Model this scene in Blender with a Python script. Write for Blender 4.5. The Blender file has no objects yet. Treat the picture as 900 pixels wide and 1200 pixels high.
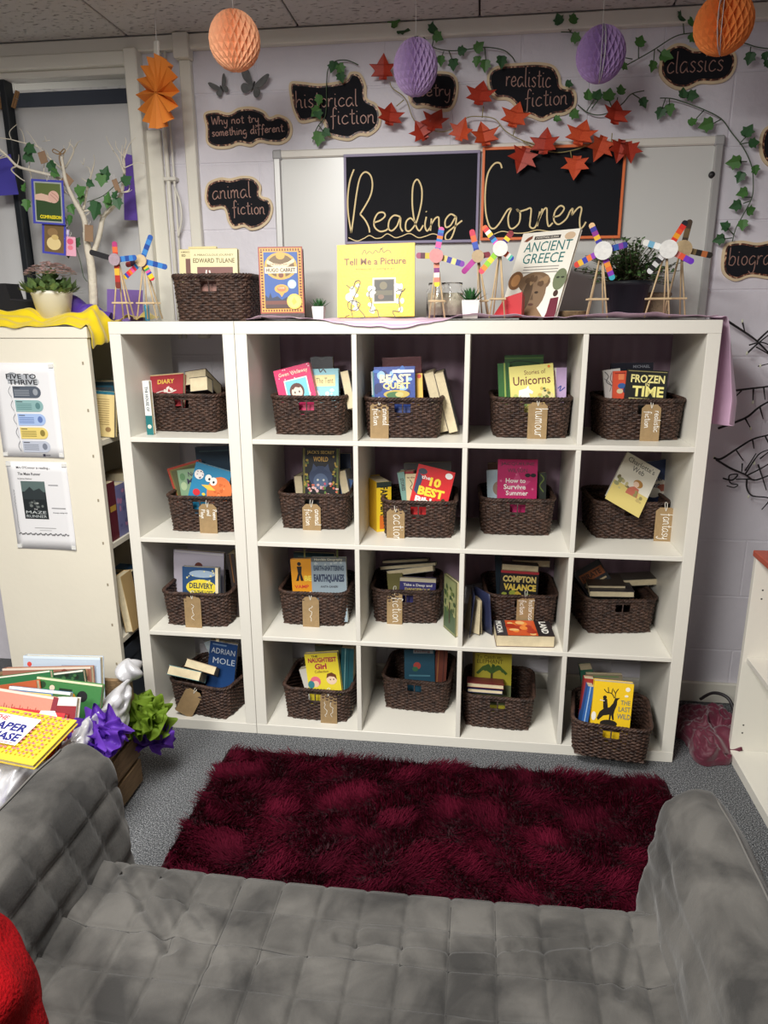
import bpy, math, random
import numpy as np
from mathutils import Matrix, Vector, noise
from mathutils.geometry import tessellate_polygon
R_ = math.radians
sc = bpy.context.scene
COL = sc.collection
rnd = random.Random(7)

# ------------------------------------------------------------------ camera
FPX = 847.03
CAM = Vector((0.76996, -2.27007, 1.48567))
CROT = (1.30374, 0.00421, 0.12849)
cd = bpy.data.cameras.new('camera'); cam = bpy.data.objects.new('camera', cd); COL.objects.link(cam)
cam.location = CAM; cam.rotation_euler = CROT
cd.sensor_fit = 'VERTICAL'; cd.sensor_height = 36.0; cd.lens = FPX / 1200 * 36.0
cd.clip_start = 0.02
sc.camera = cam
from mathutils import Euler
CM = Euler(CROT, 'XYZ').to_matrix()

def px(u, v, x=None, y=None, z=None):
    """world point seen at photo pixel (u, v) on the plane x=, y= or z="""
    d = CM @ Vector(((u - 450) / FPX, -(v - 600) / FPX, -1.0))
    if x is not None: t = (x - CAM.x) / d.x
    elif y is not None: t = (y - CAM.y) / d.y
    else: t = (z - CAM.z) / d.z
    return CAM + d * t

# ------------------------------------------------------------------ world, lamps, exposure
w = bpy.data.worlds.new('world'); sc.world = w; w.use_nodes = True
w.node_tree.nodes['Background'].inputs[0].default_value = (0.8, 0.85, 1.0, 1)
w.node_tree.nodes['Background'].inputs[1].default_value = 0.25
sc.view_settings.view_transform = 'Standard'; sc.view_settings.look = 'None'
sc.view_settings.gamma = 1.0; sc.view_settings.use_curve_mapping = False
sc.view_settings.exposure = 0.45
def lamp(name, loc, sx, sy, watts, col=(1, 0.975, 0.925)):
    l = bpy.data.lights.new(name, 'AREA'); l.shape = 'RECTANGLE'; l.size = sx; l.size_y = sy
    l.energy = watts; l.color = col
    o = bpy.data.objects.new(name, l); COL.objects.link(o); o.location = loc
    return o
lamp('ceiling_lamp', (0.18, -1.50, 2.385), 0.55, 1.15, 60)
lamp('ceiling_lamp', (-0.30, -3.3, 2.385), 0.55, 1.15, 92)
lamp('soffit_fill_light', (-1.0, 0.66, 1.9), 0.5, 0.1, 0.7).rotation_euler = (math.pi, 0, 0)  # added fill light, hidden behind the window paper, brightens the soffit from below

# ------------------------------------------------------------------ materials
def lin(c):
    c = c / 255.0
    return c / 12.92 if c <= 0.04045 else ((c + 0.055) / 1.055) ** 2.4
def S(r, g, b): return (lin(r), lin(g), lin(b), 1.0)
MATS = {}
def mat(name, col, rough=0.6, bump=None, var=None, metal=0.0, sheen=0.0, spec=0.5, trans=0.0, coords='Object', stretch=None, translucent=0.0, attr=False):
    """bump=(scale, strength, detail); var=(scale, amount, dark colour)"""
    if name in MATS: return MATS[name]
    m = bpy.data.materials.new(name); m.use_nodes = True
    nt = m.node_tree; N = nt.nodes; L = nt.links
    b = N['Principled BSDF']
    b.inputs['Base Color'].default_value = col; b.inputs['Roughness'].default_value = rough
    b.inputs['Metallic'].default_value = metal; b.inputs['Specular IOR Level'].default_value = spec
    if sheen: b.inputs['Sheen Weight'].default_value = sheen; b.inputs['Sheen Roughness'].default_value = 0.5
    if trans: b.inputs['Transmission Weight'].default_value = trans
    tc = mp = None
    if bump or var:
        tc = N.new('ShaderNodeTexCoord'); mp = N.new('ShaderNodeMapping'); L.new(tc.outputs[coords], mp.inputs[0])
        if stretch: mp.inputs['Scale'].default_value = stretch
    if var:
        n = N.new('ShaderNodeTexNoise'); n.inputs['Scale'].default_value = var[0]; n.inputs['Detail'].default_value = 4
        L.new(mp.outputs[0], n.inputs['Vector'])
        r = N.new('ShaderNodeValToRGB'); r.color_ramp.elements[0].position = 0.35; r.color_ramp.elements[1].position = 0.65
        k = var[1]
        dark = var[2] if len(var) > 2 else tuple(c * (1 - k) for c in col[:3]) + (1,)
        r.color_ramp.elements[0].color = dark; r.color_ramp.elements[1].color = col
        L.new(n.outputs['Fac'], r.inputs[0]); L.new(r.outputs[0], b.inputs['Base Color'])
    if bump:
        n2 = N.new('ShaderNodeTexNoise'); n2.inputs['Scale'].default_value = bump[0]; n2.inputs['Detail'].default_value = bump[2] if len(bump) > 2 else 3
        L.new(mp.outputs[0], n2.inputs['Vector'])
        bp = N.new('ShaderNodeBump'); bp.inputs['Strength'].default_value = bump[1]; bp.inputs['Distance'].default_value = 0.01
        L.new(n2.outputs['Fac'], bp.inputs['Height']); L.new(bp.outputs[0], b.inputs['Normal'])
    if attr:
        a = N.new('ShaderNodeVertexColor'); a.layer_name = 'ink'; L.new(a.outputs[0], b.inputs['Base Color'])
    if translucent:
        t = N.new('ShaderNodeBsdfTranslucent'); t.inputs[0].default_value = col
        mx = N.new('ShaderNodeMixShader'); mx.inputs[0].default_value = translucent
        L.new(b.outputs[0], mx.inputs[1]); L.new(t.outputs[0], mx.inputs[2])
        L.new(mx.outputs[0], N['Material Output'].inputs[0])
    MATS[name] = m
    return m

WHITE = mat('white_laminate', S(224, 221, 211), 0.38, bump=(90, 0.04), spec=0.4)
WHITE2 = mat('cream_white_paint', S(228, 225, 213), 0.5, bump=(60, 0.06))
PRINT = mat('printed_ink', (1, 1, 1, 1), 0.45, attr=True)
PAPER = mat('book_pages', S(222, 207, 172), 0.85, bump=(400, 0.25), stretch=(1, 1, 1), var=(30, 0.15))
WOODSTICK = mat('pale_wood_stick', S(206, 180, 140), 0.6, var=(40, 0.2))
def plain(r, g, b, rough=0.5):
    return mat('colour_%d_%d_%d' % (r, g, b), S(r, g, b), rough)

# ------------------------------------------------------------------ mesh builder
TMAT = {}
class MB:
    def __init__(s): s.v = []; s.f = []; s.m = []; s.c = []; s.s = []
    def add(s, vs, fs, m=0, col=None, smooth=False, M=None):
        o = len(s.v)
        if M is not None: vs = [M @ Vector(p) for p in vs]
        s.v.extend([tuple(p) for p in vs])
        for f in fs:
            s.f.append([i + o for i in f]); s.m.append(m); s.c.append(col or (1, 1, 1, 1)); s.s.append(smooth)
        return s
    def box(s, x0, x1, y0, y1, z0, z1, m=0, col=None, M=None):
        vs = [(x, y, z) for x in (x0, x1) for y in (y0, y1) for z in (z0, z1)]
        fs = [(0, 1, 3, 2), (4, 6, 7, 5), (0, 4, 5, 1), (2, 3, 7, 6), (0, 2, 6, 4), (1, 5, 7, 3)]
        return s.add(vs, fs, m, col, False, M)
    def bbox(s, x0, x1, y0, y1, z0, z1, b=0.002, m=0, col=None, M=None):
        """box with chamfered edges"""
        vs = []; idx = {}
        X = (x0, x1); Y = (y0, y1); Z = (z0, z1)
        for i in (0, 1):
            for j in (0, 1):
                for k in (0, 1):
                    sx = b if i == 0 else -b; sy = b if j == 0 else -b; sz = b if k == 0 else -b
                    for a, p in enumerate(((X[i], Y[j] + sy, Z[k] + sz), (X[i] + sx, Y[j], Z[k] + sz), (X[i] + sx, Y[j] + sy, Z[k]))):
                        idx[i, j, k, a] = len(vs); vs.append(p)
        q = lambda *t: idx[t]
        fs = []
        fs += [(q(0,0,0,0), q(0,0,1,0), q(0,1,1,0), q(0,1,0,0)), (q(1,0,0,0), q(1,1,0,0), q(1,1,1,0), q(1,0,1,0))]
        fs += [(q(0,0,0,1), q(1,0,0,1), q(1,0,1,1), q(0,0,1,1)), (q(0,1,0,1), q(0,1,1,1), q(1,1,1,1), q(1,1,0,1))]
        fs += [(q(0,0,0,2), q(0,1,0,2), q(1,1,0,2), q(1,0,0,2)), (q(0,0,1,2), q(1,0,1,2), q(1,1,1,2), q(0,1,1,2))]
        for k in (0, 1):
            for j in (0, 1): fs.append((q(0,j,k,1), q(1,j,k,1), q(1,j,k,2), q(0,j,k,2)))
            for i in (0, 1): fs.append((q(i,0,k,0), q(i,1,k,0), q(i,1,k,2), q(i,0,k,2)))
        for i in (0, 1):
            for j in (0, 1): fs.append((q(i,j,0,0), q(i,j,1,0), q(i,j,1,1), q(i,j,0,1)))
        for i in (0, 1):
            for j in (0, 1):
                for k in (0, 1): fs.append((q(i,j,k,0), q(i,j,k,1), q(i,j,k,2)))
        return s.add(vs, fs, m, col, False, M)
    def tube(s, pts, r, n=6, m=0, col=None, smooth=True, closed=False, caps=True):
        P = [Vector(p) for p in pts]; K = len(P)
        if K < 2: return s
        rr = r if isinstance(r, (list, tuple)) else [r] * K
        vs = []; fs = []
        prev = None
        for i in range(K):
            a = P[(i - 1) % K] if (closed or i > 0) else P[i]
            b = P[(i + 1) % K] if (closed or i < K - 1) else P[i]
            t = (b - a)
            t = t.normalized() if t.length > 1e-9 else Vector((0, 0, 1))
            if prev is None:
                h = Vector((0, 0, 1)) if abs(t.z) < 0.9 else Vector((1, 0, 0))
                nn = t.cross(h).normalized()
            else:
                nn = prev - t * prev.dot(t)
                nn = nn.normalized() if nn.length > 1e-6 else t.orthogonal().normalized()
            prev = nn; bb = t.cross(nn)
            for k in range(n):
                an = 2 * math.pi * k / n
                vs.append(P[i] + (nn * math.cos(an) + bb * math.sin(an)) * rr[i])
        for i in range(K if closed else K - 1):
            j = (i + 1) % K
            for k in range(n):
                l = (k + 1) % n
                fs.append((i * n + k, i * n + l, j * n + l, j * n + k))
        if caps and not closed:
            fs.append(tuple(range(n))[::-1]); fs.append(tuple((K - 1) * n + k for k in range(n)))
        return s.add(vs, fs, m, col, smooth)
    def lathe(s, prof, n=20, c=(0, 0, 0), m=0, col=None, smooth=True):
        vs = []; fs = []
        for (r, z) in prof:
            for k in range(n):
                a = 2 * math.pi * k / n
                vs.append((c[0] + r * math.cos(a), c[1] + r * math.sin(a), c[2] + z))
        for i in range(len(prof) - 1):
            for k in range(n):
                l = (k + 1) % n
                fs.append((i * n + k, i * n + l, (i + 1) * n + l, (i + 1) * n + k))
        return s.add(vs, fs, m, col, smooth)
    def prism(s, poly, y0, y1, m=0, col=None, M=None):
        """2d polygon (x, z) extruded from y0 to y1 (front face at y0)"""
        n = len(poly)
        a = sum(poly[i][0] * poly[(i + 1) % n][1] - poly[(i + 1) % n][0] * poly[i][1] for i in range(n))
        if a < 0: poly = poly[::-1]
        vs = [(x, y0, z) for x, z in poly] + [(x, y1, z) for x, z in poly]
        if n > 6:
            tr = tessellate_polygon([[Vector((x, z, 0)) for x, z in poly]])
            fs = []
            for t_ in tr:
                a_, b_, c_ = t_; ar = (poly[b_][0] - poly[a_][0]) * (poly[c_][1] - poly[a_][1]) - (poly[c_][0] - poly[a_][0]) * (poly[b_][1] - poly[a_][1])
                if ar < 0: b_, c_ = c_, b_
                fs += [(a_, b_, c_), (n + a_, n + c_, n + b_)]
        else: fs = [tuple(range(n)), tuple(range(2 * n - 1, n - 1, -1))]
        for i in range(n):
            j = (i + 1) % n
            fs.append((i, n + i, n + j, j))
        return s.add(vs, fs, m, col, False, M)
    def grid(s, fn, nu, nv, m=0, col=None, smooth=True, closed_u=False):
        vs = [fn(i / nu if closed_u else i / (nu - 1), j / (nv - 1)) for j in range(nv) for i in range(nu)]
        fs = []
        for j in range(nv - 1):
            for i in range(nu if closed_u else nu - 1):
                k = (i + 1) % nu
                fs.append((j * nu + i, j * nu + k, (j + 1) * nu + k, (j + 1) * nu + i))
        return s.add(vs, fs, m, col, smooth)
    def mesh(s, name, mats, ink=False, inv=None):
        me = bpy.data.meshes.new(name)
        vs = s.v if inv is None else [tuple(inv @ Vector(p)) for p in s.v]
        me.from_pydata(vs, [], s.f)
        for mm in mats: me.materials.append(mm)
        me.polygons.foreach_set('material_index', s.m)
        me.polygons.foreach_set('use_smooth', s.s)
        if ink:
            ca = me.color_attributes.new('ink', 'FLOAT_COLOR', 'CORNER')
            arr = np.empty((len(me.loops), 4), np.float32); k = 0
            for f, c in zip(s.f, s.c):
                arr[k:k + len(f)] = c; k += len(f)
            ca.data.foreach_set('color', arr.ravel())
        me.update()
        return me
    def build(s, name, mats, parent=None, ink=False, world=False, label=None):
        if not isinstance(mats, (list, tuple)): mats = [mats]
        inv = TMAT[parent.name].inverted() if (parent and world) else None
        o = bpy.data.objects.new(name, s.mesh(name, mats, ink, inv)); COL.objects.link(o)
        if parent: o.parent = parent
        TMAT[o.name] = TMAT[parent.name].copy() if parent else Matrix()
        if label: o['label'] = label
        return o

def tag(o, label, cat, group=None):
    o['label'] = label; o['category'] = cat
    if group: o['group'] = group
    return o
def thing(name, label, cat, loc=(0, 0, 0), rot=(0, 0, 0), group=None, M=None, scale=None):
    o = bpy.data.objects.new(name, None); COL.objects.link(o)
    o.empty_display_size = 0.05
    if M is None:
        M = Matrix.Translation(loc) @ Euler(rot, 'XYZ').to_matrix().to_4x4()
        if scale: M = M @ Matrix.Diagonal((*scale, 1))
    o.matrix_local = M
    TMAT[o.name] = M.copy()
    return tag(o, label, cat, group)
def struct(name, mb, mats, world=True):
    o = mb.build(name, mats); o['kind'] = 'structure'
    return o
def share(name, me, parent, M=None):
    o = bpy.data.objects.new(name, me); COL.objects.link(o); o.parent = parent
    if M is not None: o.matrix_local = M
    TMAT[o.name] = TMAT[parent.name] @ (M if M is not None else Matrix())
    return o

def smooth_path(pts, n=6, closed=False):
    P = [Vector(p) for p in pts]; K = len(P); out = []
    if K < 3: return P
    for i in range(K if closed else K - 1):
        p0 = P[(i - 1) % K] if (closed or i > 0) else P[i]
        p1 = P[i]; p2 = P[(i + 1) % K]
        p3 = P[(i + 2) % K] if (closed or i + 2 < K) else p2
        for k in range(n):
            t = k / n
            out.append(0.5 * ((2 * p1) + (p2 - p0) * t + (2 * p0 - 5 * p1 + 4 * p2 - p3) * t * t + (3 * p1 - p0 - 3 * p2 + p3) * t ** 3))
    if not closed: out.append(P[-1])
    return out

def ribbon(mb, pts, width, y, col=None, m=0, mapf=None):
    """flat stroke of a given width in the xz plane at depth y"""
    P = [Vector((p[0], p[1])) for p in pts]
    vs = []; fs = []
    K = len(P)
    for i in range(K):
        t = P[min(i + 1, K - 1)] - P[max(i - 1, 0)]
        if t.length < 1e-9: t = Vector((1, 0))
        t.normalize(); n = Vector((-t.y, t.x)) * (width * 0.5)
        for q in (P[i] + n, P[i] - n):
            vs.append((q.x, y, q.y))
    for i in range(K - 1):
        fs.append((2 * i, 2 * i + 1, 2 * i + 3, 2 * i + 2))
    mb.add(vs, fs, m, col)

# ------------------------------------------------------------------ lettering
_TXT = {}
def text_geo(s, bold=0.0):
    key = (s, bold)
    if key not in _TXT:
        c = bpy.data.curves.new('lettering', 'FONT'); c.body = s; c.resolution_u = 2; c.offset = bold
        o = bpy.data.objects.new('lettering', c)
        me = bpy.data.meshes.new_from_object(o)
        vs = [(v.co.x, v.co.y) for v in me.vertices]; fs = [tuple(p.vertices) for p in me.polygons]
        x0 = min(v[0] for v in vs); x1 = max(v[0] for v in vs); y0 = min(v[1] for v in vs); y1 = max(v[1] for v in vs)
        _TXT[key] = ([((x - x0) / (x1 - x0), (y - y0) / (y1 - y0)) for x, y in vs], fs)
        bpy.data.objects.remove(o); bpy.data.curves.remove(c); bpy.data.meshes.remove(me)
    return _TXT[key]
HAND = {
'a': (1.0, [[(.78,.9),(.4,1),(.05,.6),(.1,.1),(.4,0),(.75,.45),(.8,.95),(.78,.25),(.98,.02)]]),
'b': (.9, [[(0,2),(0,.1)],[(0,.5),(.3,1),(.7,.85),(.72,.35),(.45,0),(0,.1)]]),
'c': (.85, [[(.72,.85),(.4,1),(.05,.6),(.1,.15),(.42,0),(.8,.2)]]),
'd': (1.0, [[(.75,.85),(.4,1),(.05,.6),(.1,.1),(.4,0),(.72,.4)],[(.75,2),(.75,.2),(.95,0)]]),
'e': (.85, [[(.05,.45),(.65,.6),(.58,.92),(.35,1),(.05,.6),(.1,.15),(.42,0),(.8,.25)]]),
'f': (.75, [[(.75,1.75),(.52,2),(.32,1.6),(.3,0),(.25,-.6)],[(0,.9),(.65,1)]]),
'g': (.95, [[(.75,.85),(.4,1),(.05,.6),(.1,.15),(.4,.05),(.75,.4),(.78,.95),(.75,-.5),(.45,-1),(.05,-.7)]]),
'h': (.9, [[(0,2),(0,0)],[(0,.5),(.3,.95),(.58,.85),(.62,.3),(.68,0),(.85,.05)]]),
'i': (.4, [[(.1,1),(.1,.15),(.32,0)],[(.1,1.4),(.14,1.5)]]),
'l': (.4, [[(.1,2),(.1,.2),(.32,0)]]),
'm': (1.15, [[(0,1),(0,0)],[(0,.6),(.25,1),(.43,.8),(.45,0)],[(.45,.6),(.7,1),(.88,.8),(.9,.1),(1.1,0)]]),
'n': (.85, [[(0,1),(0,0)],[(0,.6),(.3,1),(.57,.85),(.6,.15),(.8,0)]]),
'o': (.85, [[(.4,1),(.08,.75),(.08,.25),(.4,0),(.7,.3),(.68,.75),(.4,1)]]),
'p': (.9, [[(0,1),(0,-1)],[(0,.6),(.3,1),(.7,.85),(.68,.3),(.4,0),(0,.2)]]),
'r': (.62, [[(0,1),(0,0)],[(0,.5),(.25,.95),(.55,.95)]]),
's': (.72, [[(.62,.85),(.35,1),(.1,.78),(.35,.52),(.6,.28),(.38,0),(.03,.12)]]),
't': (.66, [[(.3,1.7),(.3,.2),(.48,0),(.64,.1)],[(0,1.15),(.62,1.2)]]),
'u': (.92, [[(0,1),(.02,.3),(.25,0),(.58,.3),(.65,1),(.65,.2),(.85,0)]]),
'v': (.7, [[(0,1),(.3,0),(.62,1)]]),
'w': (1.05, [[(0,1),(.2,0),(.46,.8),(.7,0),(.95,1)]]),
'y': (.8, [[(0,1),(.05,.4),(.3,.1),(.6,.5)],[(.65,1),(.58,-.5),(.3,-1),(0,-.7)]]),
'W': (1.5, [[(0,2),(.35,0),(.7,1.5),(1.05,0),(1.4,2)]]),
'P': (1.0, [[(0,2),(0,0)],[(0,1.9),(.55,1.95),(.7,1.5),(.4,1.05),(0,1.05)]]),
'.': (.4, [[(.1,.0),(.16,.08)]]),
' ': (.6, []),
}
def hand_strokes(s):
    x = 0; out = []
    for ch in s:
        adv, st = HAND[ch]
        for q in st: out.append([(x + a, b) for a, b in q])
        x += adv + 0.12
    return out, x - 0.12
def hand_write(mb, s, mapf, width, y, col=None, m=0):
    st, L = hand_strokes(s)
    for q in st:
        pts = smooth_path([(a, b, 0) for a, b in q], 4)
        ribbon(mb, [mapf(p[0] / L, p[1]) for p in pts], width, y, col, m)

def draw(mb, ops, W, H, y=-0.0004, step=4e-5, x0=None, ztop=None):
    """flat print: x in 0..1 of the width, y down from the top edge in widths"""
    x0 = -W / 2 if x0 is None else x0; zt = H if ztop is None else ztop
    mp = lambda a, b: (x0 + a * W, zt - b * W)
    for k, op in enumerate(ops):
        yy = y - k * step; t = op[0]
        if t == 'r':
            _, a, b, c, d, col = op
            p = [mp(a, d), mp(c, d), mp(c, b), mp(a, b)]
            mb.add([(q[0], yy, q[1]) for q in p], [(0, 1, 2, 3)], 0, S(*col))
        elif t == 'e':
            _, cx, cy, rx, ry, col = op
            n = 18; p = [mp(cx + rx * math.cos(2 * math.pi * i / n), cy - ry * math.sin(2 * math.pi * i / n)) for i in range(n)]
            mb.add([(q[0], yy, q[1]) for q in p], [tuple(range(n))], 0, S(*col))
        elif t == 'p':
            p = [mp(*q) for q in op[1]]; n = len(p)
            mb.add([(q[0], yy, q[1]) for q in p], [tuple(range(n))], 0, S(*op[2]))
        elif t == 't':
            _, s, cx, cy, w_, h_, col = op[:7]
            rot = op[7] if len(op) > 7 else 0
            bold = op[8] if len(op) > 8 else 0.02
            vs, fs = text_geo(s, bold); ca, sa = math.cos(R_(rot)), math.sin(R_(rot))
            pts = []
            for (a, b) in vs:
                dx = (a - .5) * w_; dy = -(b - .5) * h_
                pts.append(mp(cx + dx * ca - dy * sa, cy + dx * sa + dy * ca))
            mb.add([(q[0], yy, q[1]) for q in pts], fs, 0, S(*col))
        elif t == 's':
            pts = smooth_path([(a, b, 0) for a, b in op[1]], 4)
            ribbon(mb, [mp(p[0], p[1]) for p in pts], op[2] * W, yy, S(*op[3]))
        elif t == 'h':
            _, s, x, yb, wd, xh, col = op[:7]
            hand_write(mb, s, lambda a, b: mp(x + a * wd, yb - b * xh), (op[7] if len(op) > 7 else 0.02) * W, yy, S(*col))
    return mb
def lines(x0, x1, ys, col, th=0.012):
    return [('r', x0, y, x1, y + th, col) for y in ys]
# ------------------------------------------------------------------ room shell
WALLY = 0.445; CEIL = 2.41
XL, XR, YF = -2.4, 2.25, -4.6
def node_mat(name, build):
    m = bpy.data.materials.new(name); m.use_nodes = True
    build(m.node_tree.nodes, m.node_tree.links, m.node_tree.nodes['Principled BSDF']); return m
def _carpet(N, L, b):
    tc = N.new('ShaderNodeTexCoord')
    v = N.new('ShaderNodeTexVoronoi'); v.inputs['Scale'].default_value = 330
    n = N.new('ShaderNodeTexNoise'); n.inputs['Scale'].default_value = 260; n.inputs['Detail'].default_value = 3
    n2 = N.new('ShaderNodeTexNoise'); n2.inputs['Scale'].default_value = 6
    for q in (v, n, n2): L.new(tc.outputs['Object'], q.inputs['Vector'])
    r = N.new('ShaderNodeValToRGB'); e = r.color_ramp.elements
    e[0].position = 0.36; e[0].color = S(54, 56, 59); e[1].position = 0.66; e[1].color = S(158, 160, 163)
    e2 = r.color_ramp.elements.new(0.5); e2.color = S(96, 98, 101)
    L.new(n.outputs['Fac'], r.inputs[0]); L.new(r.outputs[0], b.inputs['Base Color'])
    b.inputs['Roughness'].default_value = 0.95; b.inputs['Specular IOR Level'].default_value = 0.1
    bp = N.new('ShaderNodeBump'); bp.inputs['Strength'].default_value = 0.7; bp.inputs['Distance'].default_value = 0.004
    L.new(v.outputs['Distance'], bp.inputs['Height']); L.new(bp.outputs[0], b.inputs['Normal'])
CARPET = node_mat('grey_carpet', _carpet)
def _tile(N, L, b):
    tc = N.new('ShaderNodeTexCoord'); mp = N.new('ShaderNodeMapping'); mp.inputs['Scale'].default_value = (1, 2.6, 1); mp.inputs['Rotation'].default_value = (0, 0, 0.6)
    L.new(tc.outputs['Object'], mp.inputs[0])
    n = N.new('ShaderNodeTexNoise'); n.inputs['Scale'].default_value = 42; n.inputs['Detail'].default_value = 2
    L.new(mp.outputs[0], n.inputs['Vector'])
    r = N.new('ShaderNodeValToRGB'); e = r.color_ramp.elements
    e[0].position = 0.30; e[0].color = S(130, 124, 121); e[1].position = 0.40; e[1].color = S(206, 202, 198)
    L.new(n.outputs['Fac'], r.inputs[0]); L.new(r.outputs[0], b.inputs['Base Color'])
    b.inputs['Roughness'].default_value = 0.95
    r2 = N.new('ShaderNodeValToRGB'); r2.color_ramp.elements[0].position = 0.28; r2.color_ramp.elements[1].position = 0.42
    L.new(n.outputs['Fac'], r2.inputs[0])
    bp = N.new('ShaderNodeBump'); bp.inputs['Strength'].default_value = 0.8; bp.inputs['Distance'].default_value = 0.006
    L.new(r2.outputs[0], bp.inputs['Height']); L.new(bp.outputs[0], b.inputs['Normal'])
CTILE = node_mat('fissured_ceiling_tile', _tile)
PAINT = mat('lavender_wall_paint', S(222, 219, 227), 0.55, bump=(26, 0.30, 5), var=(3, 0.05))
PLAINWALL = mat('plain_wall_paint', S(122, 118, 122), 0.7, bump=(30, 0.1))
DARKGAP = mat('dark_joint', S(60, 56, 58), 0.9)
DARKROOM = mat('dark_blue_grey_wall', S(62, 68, 82), 0.8)

struct('floor', MB().box(XL, XR, YF, 1.6, -0.05, 0.0), CARPET)
c = struct('ceiling', MB().box(XL, XR, YF, WALLY + 0.1, CEIL + 0.014, CEIL + 0.06), DARKGAP)
tx = px(562, 10, z=CEIL).x
tile = MB().bbox(-0.297, 0.297, -0.597, 0.597, 0, 0.014, 0.003).mesh('ceiling_tile', [CTILE])
for i in range(-5, 4):
    for j in range(4):
        x = tx + 0.3 + i * 0.6; y = 0.42 - 0.6 - j * 1.2
        if x - .3 < XL or x + .3 > XR: continue
        share('ceiling_tile', tile, c, Matrix.Translation((x, y, CEIL)))
wall = struct('wall_back', MB().box(-0.47, XR, WALLY + 0.003, WALLY + 0.1, 0, CEIL + 0.06)
              .box(XL, -0.47, WALLY + 0.003, WALLY + 0.1, 0, 1.42).box(XL, -0.47, WALLY + 0.003, WALLY + 0.1, 2.375, CEIL + 0.06), PAINT)
z = 0.0; row = 0
while z < 2.40:
    z1 = min(z + 0.218, 2.40); x = -0.47 - (0.225 if row % 2 else 0.0)
    while x < XR:
        a = max(x, -0.468); b2 = min(x + 0.446, XR - 0.002)
        if b2 - a > 0.02:
            MB().bbox(a, b2, WALLY + 0.0010, WALLY + 0.02, z + 0.001, z1 + .001, 0.0020).build('block', [PAINT], wall)
        x += 0.45
    z += 0.223; row += 1
struct('wall_left', MB().box(XL - 0.1, XL, YF, 1.6, 0, CEIL + 0.06), PLAINWALL)
struct('wall_right', MB().box(XR, XR + 0.1, YF, WALLY + 0.1, 0, CEIL + 0.06), PLAINWALL)
struct('wall_front', MB().box(XL, XR, YF - 0.1, YF, 0, CEIL + 0.06), PLAINWALL)
struct('baseboard_back', MB().bbox(-0.47, XR, WALLY - 0.018, WALLY, 0, 0.085, 0.004), WHITE2)
struct('trim_1', MB().bbox(XL, XR, WALLY - 0.03, WALLY + 0.002, 2.362, CEIL - 0.001, 0.004), WHITE2)
# adjoining lobby seen through the internal window
struct('wall_beyond', MB().box(XL, 0.2, 0.80, 0.9, 0, 2.5), DARKROOM)
struct('trim_2', MB().box(XL, 0.2, 0.56, 0.80, 2.36, 2.40), CTILE)
# internal window
wnd = bpy.data.objects.new('window_1', None); COL.objects.link(wnd); wnd['kind'] = 'structure'; TMAT[wnd.name] = Matrix()
pL = px(152, 100, y=0.43).x; pR = px(167, 100, y=0.43).x
MB().bbox(XL, pL, 0.405, 0.50, 2.322, 2.366, 0.004).build('head_rail', [WHITE2], wnd)
MB().bbox(XL, pL, 0.43, 0.56, 2.300, 2.322, 0.003).build('head_bead', [WHITE], wnd)
MB().bbox(pL, pR, 0.395, 0.50, 1.42, 2.37, 0.004).build('post', [WHITE2], wnd)
MB().bbox(pR - 0.012, pR + 0.05, 0.43, 0.447, 1.42, 2.12, 0.003).build('post_flange', [WHITE2], wnd)
MB().bbox(XL, pL, 0.38, 0.50, 1.40, 1.44, 0.004).build('sill', [WHITE2], wnd)
bt = px(20, 220, y=0.44).x
MB().bbox(bt - 0.012, bt + 0.012, 0.425, 0.475, 1.44, 2.30, 0.003).build('glazing_bar', [plain(22, 28, 34)], wnd)
GLASS = mat('window_glass', (1, 1, 1, 1), 0.02, trans=1.0)
gn = GLASS.node_tree
gn.nodes['Principled BSDF'].inputs['IOR'].default_value = 1.2
for a, b2 in ((XL, bt - 0.012), (bt + 0.012, pL)):
    MB().box(a, b2, 0.478, 0.482, 2.19, 2.30).build('pane', [GLASS], wnd)
BLIND = mat('white_backing_paper', S(206, 206, 206), 0.8, bump=(14, 0.15), var=(4, 0.05))
for a, b2, nm in ((bt + 0.016, pL - 0.004, 'beside'), (XL + .3, bt - 0.016, 'left')):
    def sheet(u, v, a=a, b2=b2):
        return (a + (b2 - a) * u, 0.462 + 0.006 * math.sin(9 * u + 3 * v) * v, 2.215 - (2.215 - 1.442) * v)
    o = MB().grid(sheet, 14, 14).build('backing_paper', [BLIND])
    sm = o.modifiers.new('thick', 'SOLIDIFY'); sm.thickness = 0.001
    tag(o, 'large pale grey paper sheet covering the window pane behind the white twig tree' if nm == 'beside' else
        'pale grey paper sheet left of the black glazing bar, cut by the photo edge', 'paper sheet')
# wooden pegs clipped on the papers
for (u, v, lab) in ((3, 118, 'wooden clothes peg at the far left photo edge on window paper'), (19, 117, 'wooden clothes peg clipped just right of the black glazing bar')):
    p = px(u, v, y=0.44)
    t = thing('clothes_peg', lab, 'clothes peg', p, (0, R_(25), 0), 'pegs on the window')
    for s in (-1, 1):
        MB().bbox(-0.0045 + s * 0.004 - .002, -0.0045 + s * 0.004 + .0045, -0.004, 0.004, -0.03, 0.03, 0.001).build('jaw', [mat('peg_wood', S(150, 112, 72), 0.7)], t)
    MB().tube([(-0.008, 0, 0.004), (0, -0.006, 0.004), (0.008, 0, 0.004)], 0.0012, 5).build('spring', [mat('steel', S(150, 150, 150), 0.35, metal=1)], t)
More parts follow.
